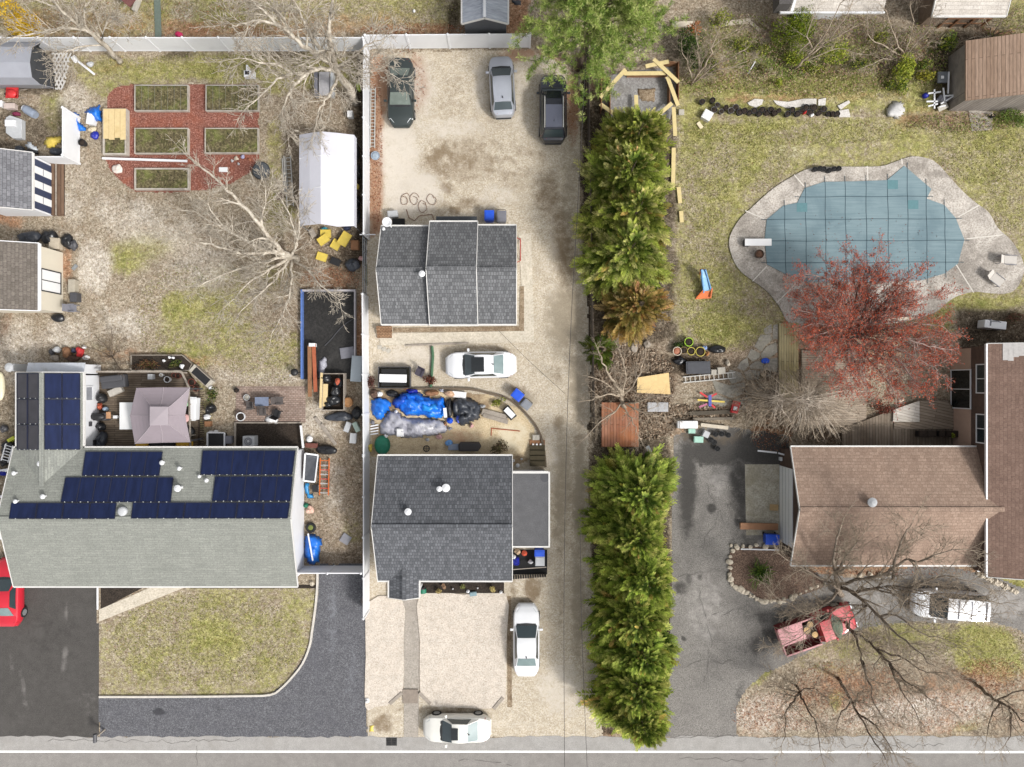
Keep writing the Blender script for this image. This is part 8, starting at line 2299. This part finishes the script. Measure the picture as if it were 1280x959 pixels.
q_=MB();q_.blob(tuple(P(1178,124,.3)),(.35,.3,.2),.2,12,8,3);q_.build('grey_tray',M_grey,sk,world=True)
q_=MB();q_.slab([P(1174,140,.2),P(1186,134,.2),P(1183,128,.3),P(1172,134,.3)],.04);q_.build('sheet',M_conc2,sk,world=True)
bag('dark blue bucket beside the scrap cart',1157.5,119,4,3.4,.4,M_dblue,'bucket','bucket',noise=.05)
pot('small black pot at the foot of the brown shed wall',1242,144,5,.4,M_black)
sl=thing('toy_slide','blue and orange plastic toy slide on the lawn','slide',at(880,355,.3))
L0=sl.location
T0,T1,B0_,B1_=P(876,337,1.0),P(881,337,1.0),P(879,366,.25),P(888,362,.25)
q_=MB();q_.slab([B0_,B1_,P(884,346,.8),P(876,348,.8)],.05);q_.slab([P(876,348,.8),P(884,346,.8),T1,T0],.05)
q_.build('chute',mat('sky blue slide',(140,190,226),.4),sl,world=True)
for a,b in((T0,B0_),(T1,B1_)):
 MB().bar(a+Vector((0,0,.08)),b+Vector((0,0,.08)),.07,.16).build('side_rail',mat('blue slide rail',(70,140,196),.4),sl,world=True)
q_=MB();q_.slab([P(869,374,.06),P(889,373,.06),P(888,364,.3),P(878,364,.3)],.06);q_.build('base',M_orange,sl,world=True)
for a,b in(((871,372,.2),(879,363,.4)),((888,372,.2),(890,360,.4))):
 MB().bar(P(*a),P(*b),.08,.16).build('foot',M_orange,sl,world=True)
MB().slab([P(875,344,.02),P(880,344,.02),P(880,336,.98),P(875,336,.98)],.05).build('steps',M_orange,sl,world=True)
db=thing('diving_board','white diving board at the left end of the pool','diving board',at(947.5,303,.5))
q_=MB();q_.cbox(0,0,1.82,.48,.5,.56);q_.build('board',M_paperwhite,db,bevel=.02)
q_=MB();q_.cbox(-.7,0,.4,.5,.09,.5,0,.1);q_.build('stand',M_dgrey,db,bevel=.02)
pot('round rusty brown pot beside the diving board',949.5,317.5,11,.35,mat('dark rust',(100,84,70),.7),mat('rusty soil',(110,80,62),.9),None,.09,rim=mat('rust rim',(84,66,54),.7))
m_lou=mat('beige lounger fabric',(206,200,192),.75,.06,4)
def lounger(label,px,py,rz):
 root=thing('sun_lounger',label,'lounger',at(px,py,.4,.09),D(-rz),'loungers on the pool deck')
 q_=MB();q_.cbox(.2,0,.85,.58,.3,.36);q_.build('seat',m_lou,root,bevel=.02)
 q_=MB();q_.slab([(-.6,-.29,.6),(-.23,-.29,.35),(-.23,.29,.35),(-.6,.29,.6)],.05);q_.build('backrest',m_lou,root)
 for sx in(-.5,.55):
  for sy in(-.26,.26):
   MB().tube([(sx,sy,0),(sx,sy,.32)],.025,6).build('leg',M_grey,root)
 for sy in(-.32,.32):
  MB().bar((-.2,sy,.42),(.6,sy,.42),.04,.04).build('side_frame',M_grey,root)
 return root
lounger('upper beige sun lounger on the right end of the pool deck',1259,325,4)
lounger('lower tilted beige sun lounger on the right end of the pool deck',1243,348,38)
hp=thing('heat_pump','white heat pump unit above the brown house roof','heat pump',at(1244,406,.8),D(-6))
q_=MB();q_.cbox(0,0,1.5,.55,.1,.85);q_.build('case',M_white,hp,bevel=.05)
q_=MB();q_.box(-.38,-.32,-.1,.34,.5,.88);q_.tube([(-.3,.2,.9),(.1,.24,.9),(.3,.18,.9)],.03,6);q_.build('seam',M_grey,hp)
for sx in(-.6,.6):
 MB().cbox(sx,0,.1,.5,0,.1).build('foot',M_dgrey,hp)
q_=MB();q_.torus(.22,.02,(.3,-.285,.47),16,6,axis='y');q_.build('fan_guard',M_dgrey,hp)
ps=thing('white_railing','short white railing at the corner of the brown house','railing',at(1200,436,.6))
MB().bar((-.55,0,.8),(.5,.02,.8),.06,.06).build('rail',M_white,ps)
for i in range(6):
 MB().cbox(-.5+i*.2,.01,.03,.03,.1,.78).build('baluster',M_white,ps)
for k,(px,w_,m_)in enumerate(((1150,10,M_black),(1161,12,M_blackmat),(1174,8,M_black),(1190,22,M_black))):
 crate('deck_planter',['pale fronted black planter left of the others on the lower deck','second black planter on the lower deck','small black planter before the yellow plant','longest black planter by the glass door'][k],'planter',px,542,w_,8,.5,0,m_,M_soil,.36,'black planters on the lower deck')
shrub('potted_plant','yellow-green plant between the black planters','plant',1181,543,.22,.26,.5,YG,160,.05,60,None,3,True,.5)
st_=thing('pallet_steps','weathered slatted pallet at the end of the patio deck','pallet',at(1070,521,.2),D(-32))
for i in range(4):
 MB().cbox(0,-.45+i*.28,1.05,.14,.1,.15).build('slat',M_oldwood,st_)
for sx in(-.4,.4):
 MB().cbox(sx,0,.1,1.0,0,.1).build('bearer',M_oldwood,st_)
bag('pale rounded ornament at the deck edge under the maple',1123,500,4,3,.35,M_stone,'garden_ornament','ornament',z0=.3)
for k,(px,py,d_,rim_,m_)in enumerate(((846.5,439,11,M_stone,M_terra),(855,438,9,None,mat('olive pot',(130,110,70),.7)),(864,439,10,mat('yellow rim',(206,190,90),.5),M_black),(875.5,439.5,12,mat('yellow rim',(206,190,90),.5),M_black),(861,427.5,11,mat('lime rim',(170,210,60),.5),mat('lime pot',(140,180,60),.5)))):
 pot(['pink-filled round pot, leftmost by the dark bench','small olive pot between the pink and yellow-rimmed pots','yellow-rimmed black pot in the middle of the row','largest yellow-rimmed black pot','lime-rimmed pot set above the row'][k],px,py,d_,.45,m_,M_soil if k else M_terra,'pots by the dark bench',0,rim=rim_)
bag('blue and white jug right of the largest yellow-rimmed pot',881,434.5,3.6,2.6,.4,mat('blue white jug',(150,176,226),.5),'jug','jug')
bag('orange clay heap right of the jug',884,442,3,3,.3,mat('orange clay',(170,120,74),.8),'clay_pot_shards','shards')
crate('dark_bench','charcoal bench cover below the row of pots','bench',873,459.5,31,16,.5,-1,mat('charcoal top',(72,74,80),.6))
bag('black sheet under the pots',850,451,8,5,.3,M_bag,'black_sheet','sheet')
bag('black sack right of the clay heap',897,437,10,5,.4,M_bag,'garbage_bag')
ladder('long pale aluminium ladder lying below the charcoal bench',(854,475),(919,469),7,11,.12,M_alu)
crate('grey_carton','left pale grey carton touching the ladder','carton',892.5,465.5,7,7,.3,0,M_conc2)
crate('grey_carton','right larger pale grey carton touching the ladder','carton',902,463.5,10,9,.35,-3,M_conc2)
bag('small cream jug right of the cartons',910,454,2.6,4,.35,M_stone,'jug','jug')
sp=thing('spring_toy','red, yellow and blue garden whirligig on the ground','toy',at(887,503,.3))
for a,b,m_ in(((875,490.5),(884,496.5),M_red),((896,492),(886,497),M_red),((872,500),(906,502.5),M_yellow),((874,509),(884,505),mat('mauve plastic',(190,110,140),.5)),((894,510),(888,505),M_red)):
 MB().bar(P(*a,.25),P(*b,.25),.12,.04).build('blade',m_,sp,world=True)
q_=MB();q_.bar(P(887.5,494,.3),P(887.5,508,.3),.2,.06);q_.build('hub',mat('violet blue plastic',(90,96,180),.5),sp,world=True)
rc=thing('ride_on_car','small red ride-on toy car with white seat','toy car',at(920,509,.4),D(75))
q_=MB();q_.cbox(0,0,.85,.52,.12,.34);q_.cbox(.28,0,.24,.44,.34,.42);q_.build('body',M_red,rc,bevel=.06)
q_=MB();q_.cbox(-.1,.02,.28,.26,.34,.44);q_.build('seat',M_paperwhite,rc,bevel=.04);q_=MB();q_.cbox(-.36,0,.1,.4,.34,.55);q_.build('backrest',M_red,rc,bevel=.03)
for x in(-.28,.28):
 for y in(-.26,.26):
  MB().tube([(x,y-.04,.12),(x,y+.04,.12)],.12,12).build('wheel',M_tyre,rc)
plank('dark wet timber beam left of the toy car',(862,517),(912,515),5,.15,.15,mat('dark wet timber',(84,76,64),.8),'timber_beam','beam')
plank('second dark timber beam below the first',(866,524),(918,523),3.4,.12,.1,mat('grey brown timber',(128,118,104),.8),'timber_beam','beam')
dr=thing('old_dryer','white appliance casing lying by the old drive','appliance',at(861,531,.5))
q_=MB();q_.cbox(0,0,1.25,.52,0,.5);q_.build('case',M_paperwhite,dr,bevel=.04);q_=MB();q_.cbox(-.62,0,.3,.5,.05,.46);q_.build('side',M_lgrey,dr,bevel=.03)
plank('long white pipe right of the white appliance',(876,531),(910,535),4.4,.12,.2,M_stone,'white_pipe','pipe')
crate('mint_tub','mint green tub under the white appliance','tub',865,539,9,6,.3,0,mat('mint plastic',(170,214,196),.5))
crate('mint_cooler','mint and white cooler on the old drive','cooler',873.5,549.5,12,8,.35,2,mat('mint plastic',(170,214,196),.5))
crate('white_cube','tilted white cube between cooler and white appliance','box',883,543,8,8,.4,24,M_lgrey)
for k,(px,py)in enumerate(((894.5,543),(902,542.5),(910.5,544),(889,550),(893,553),(897,561))):
 pot(['black nursery pot, upper left of the six','black nursery pot, upper middle of the six','black nursery pot, upper right of the six','black nursery pot just right of the mint cooler','black nursery pot below the mint cooler pot','lowest black nursery pot of the six'][k],px,py,7,.3,M_black,M_blackmat,'black nursery pots on the drive')
plywood=thing('plywood_sheet','yellowish plywood sheet on the ground by bare tree','plywood',at(816,480,.2))
q_=MB();q_.slab([P(796,491,.3),P(838,493,.2),P(836,466,.35),P(797,472,.45)],.03);q_.build('sheet',mat('plywood',(226,196,138),.7,.08,4,spot=(206,170,112),spotw=.4),plywood,world=True)
bs=thing('board_platform','rust brown boarded platform between the two evergreen rows','platform',P(773,530))
a,b=P(751,558),P(797,503)
MB().box(a.x,b.x,a.y,b.y,.3,.38).build('boards',planks('rusty boards',(160,106,82),(182,132,106),'y',.2,3,.5,(176,112,66)),bs,world=True)
for x_,y_ in((a.x+.1,a.y+.1),(b.x-.1,a.y+.1),(a.x+.1,b.y-.1),(b.x-.1,b.y-.1)):
 MB().cbox(x_,y_,.12,.12,0,.3).build('leg',M_oldwood,bs,world=True)
for k,(px,w_)in enumerate(((816,13),(829,13))):
 crate('concrete_block',['left grey concrete slab under the twigs','right grey concrete slab under the twigs'][k],'block',px,509,w_,12,.2,0,mat('light slab',(186,186,188),.8))
bag('grey weathered log below the evergreen shrub, left',793,433,4,8,.3,M_oldwood,'weathered_log','log')
bag('grey weathered log below the evergreen shrub, right',809,430,4,5,.3,M_oldwood,'weathered_log','log')
crate('white_jug','white bottle lying at the top of the lower evergreen row','bottle',812,564,5,14,.2,-25,M_lgrey)
bag('bright blue bag on the flagstones',957,451,5,3.6,.3,M_blue,'blue_bag','bag')
pot('round dark mesh pot on the flagstones',958.5,466,9,.3,mat('mesh pot',(110,100,94),.8),M_soil,rim=M_conc2)
plank('thick brown beam across the garage apron',(925,657.5),(972,658.5),8,.2,.3,mat('orange brown beam',(166,122,90),.75,.12,5),'wooden_beam','beam')
crate('tan_plywood','small tan board on the garage apron','board',967.5,634.5,11,8,.06,4,mat('tan plywood',(190,160,116),.8))
bin_cart('blue recycling bin at the corner of the garage door',966,675,18,14,.8,2,M_blue)
plank('white rail left of the garage corner',(947,563.5),(971,566),2,.06,.5,M_white,'white_bar','rail','white rails by the garage')
plank('white rail touching the garage corner',(973,566.5),(989,571),2,.06,.7,M_white,'white_bar','rail','white rails by the garage')
crate('white_meter','small white box by the garage corner','box',977.5,574,3,5,.4,0,M_white)
crate('vent_box','pale vent box on the garage wall','vent',997.5,634,4,8,.5,0,M_lgrey,None,1.9,ph=2.2)
plank('thin white rod lying on the stone-ringed bed',(926,686.5),(974,687.5),1.5,.05,.1,M_white,'white_rod','rod')
bedp=[(925,684),(960,684),(985,690),(990,700),(1012,712),(1032,730),(1010,741),(985,748),(966,752),(950,748),(935,738),(918,732),(912,722),(911,700),(914,688)]
polysheet('stone_ringed_bed',smoothpoly(bedp,3),speckle('bed mulch',[(58,44,38),(94,76,66),(124,104,90),(160,136,116)],14,.8,(90,70,60),.4,bump=.8),0.05,0.045)
q9=random.Random(3)
ring=[(929,683),(938,684),(946,681.5),(957,683),(921,684),(916,689),(913,696),(912,703),(912.5,710),(912,718),(913,724),(915,730),(920,734),(924,736),(928,738),(933,741),(938,745),(942,746),(946,749),(951,751),(955,752.5),(959,751.5),(964,752),(968,751),(975,752),(980,750.5),(990,747.5),(995,745),(1001,742.5),(1008,739),(1014,736),(1022,733),(1031,730),(914,682),(980,681),(970,686)]
for i,(px,py)in enumerate(ring):
 o=MB();r=q9.uniform(.1,.2)if i<28 else q9.uniform(.08,.13)
 o.blob((0,0,r*.5),(r*q9.uniform(.9,1.5),r*q9.uniform(.8,1.2),r*.7),.22,9,6,i)
 o=o.build('edging_stone',M_stone,loc=at(px,py,.1),rz=q9.uniform(0,3))
 tag(o,'cream stone in the ring edging the yucca bed','stone','stones ringing the yucca bed')
for i in range(16):
 px=1222+i*4.2 if i<12 else 1075+(i-12)*12
 py=717+(i*2.0 if i<12 else 2)
 r=q9.uniform(.1,.2)
 o=MB();o.blob((0,0,r*.5),(r*1.3,r,r*.7),.22,9,6,i+70)
 o=o.build('edging_stone',M_stone,loc=P(px,py),rz=q9.uniform(0,3))
 tag(o,'pale stone edging the drive below the garage and brown house','stone','stones edging the upper drive')
crate('downpipe_block','small white splash block at the garage corner','block',1223.5,712,4,6,.2,0,M_white)
tb2=thing('maroon_shed','maroon roofed box at the top edge of the left yards','shed',at(158,-2,1.6))
q_=MB();q_.slab([P(144,-6,1.8),P(162,9,1.6),P(170,-2,1.6),P(172,-20,1.8)],.08);q_.build('roof',mat('maroon roof',(112,70,66),.7),tb2,world=True)
q_=MB();q_.cbox(P(160,-6).x,P(160,-6).y,.9,.9,0,1.5);q_.build('wall',M_lgrey,tb2,world=True)
plank('pale trunk piece beside the maroon box',(168,14),(174,-2),5,.25,.3,M_conc2,'pale_log','log')
plank('dark green board path strip beyond the long fence',(196.5,0),(198,47),8,.05,.06,mat('green grey board',(110,122,112),.8),'board_path','board')
bag('bright pink toy above the long fence',223,43,4,4,.4,mat('hot pink plastic',(206,40,100),.5),'pink_toy','toy')
bag('small white ball on the grass beyond the fence',517.5,13.5,1.8,2,.2,M_paperwhite,'ball','ball',noise=.02)
tarp('black_sheet','black plastic sheet on the mulch beside the gazebo shed','sheet',[(640,0),(652,0),(652,6),(641,6)],.1,M_tarpblack,70,.03)
plank('concrete edging beside the brush, left',(840,31),(868,30),7,.1,.1,M_stone,'stone_edging','edging')
plank('concrete edging beside the brush, right',(902,30),(938,26),6,.1,.1,M_stone,'stone_edging','edging')
plank('concrete edging beside the brush, end piece',(938,28),(949,38),4,.1,.1,M_stone,'stone_edging','edging')
ga=thing('garage_slab','old grey concrete slab below the brown shed','slab',at(1220,152))
q_=MB();q_.prism([tuple((P(x,y)-ga.location).xy)for x,y in((1210,138),(1240,140),(1240,163),(1214,164))],.0,.05);q_.build('slab',m_walk,ga)
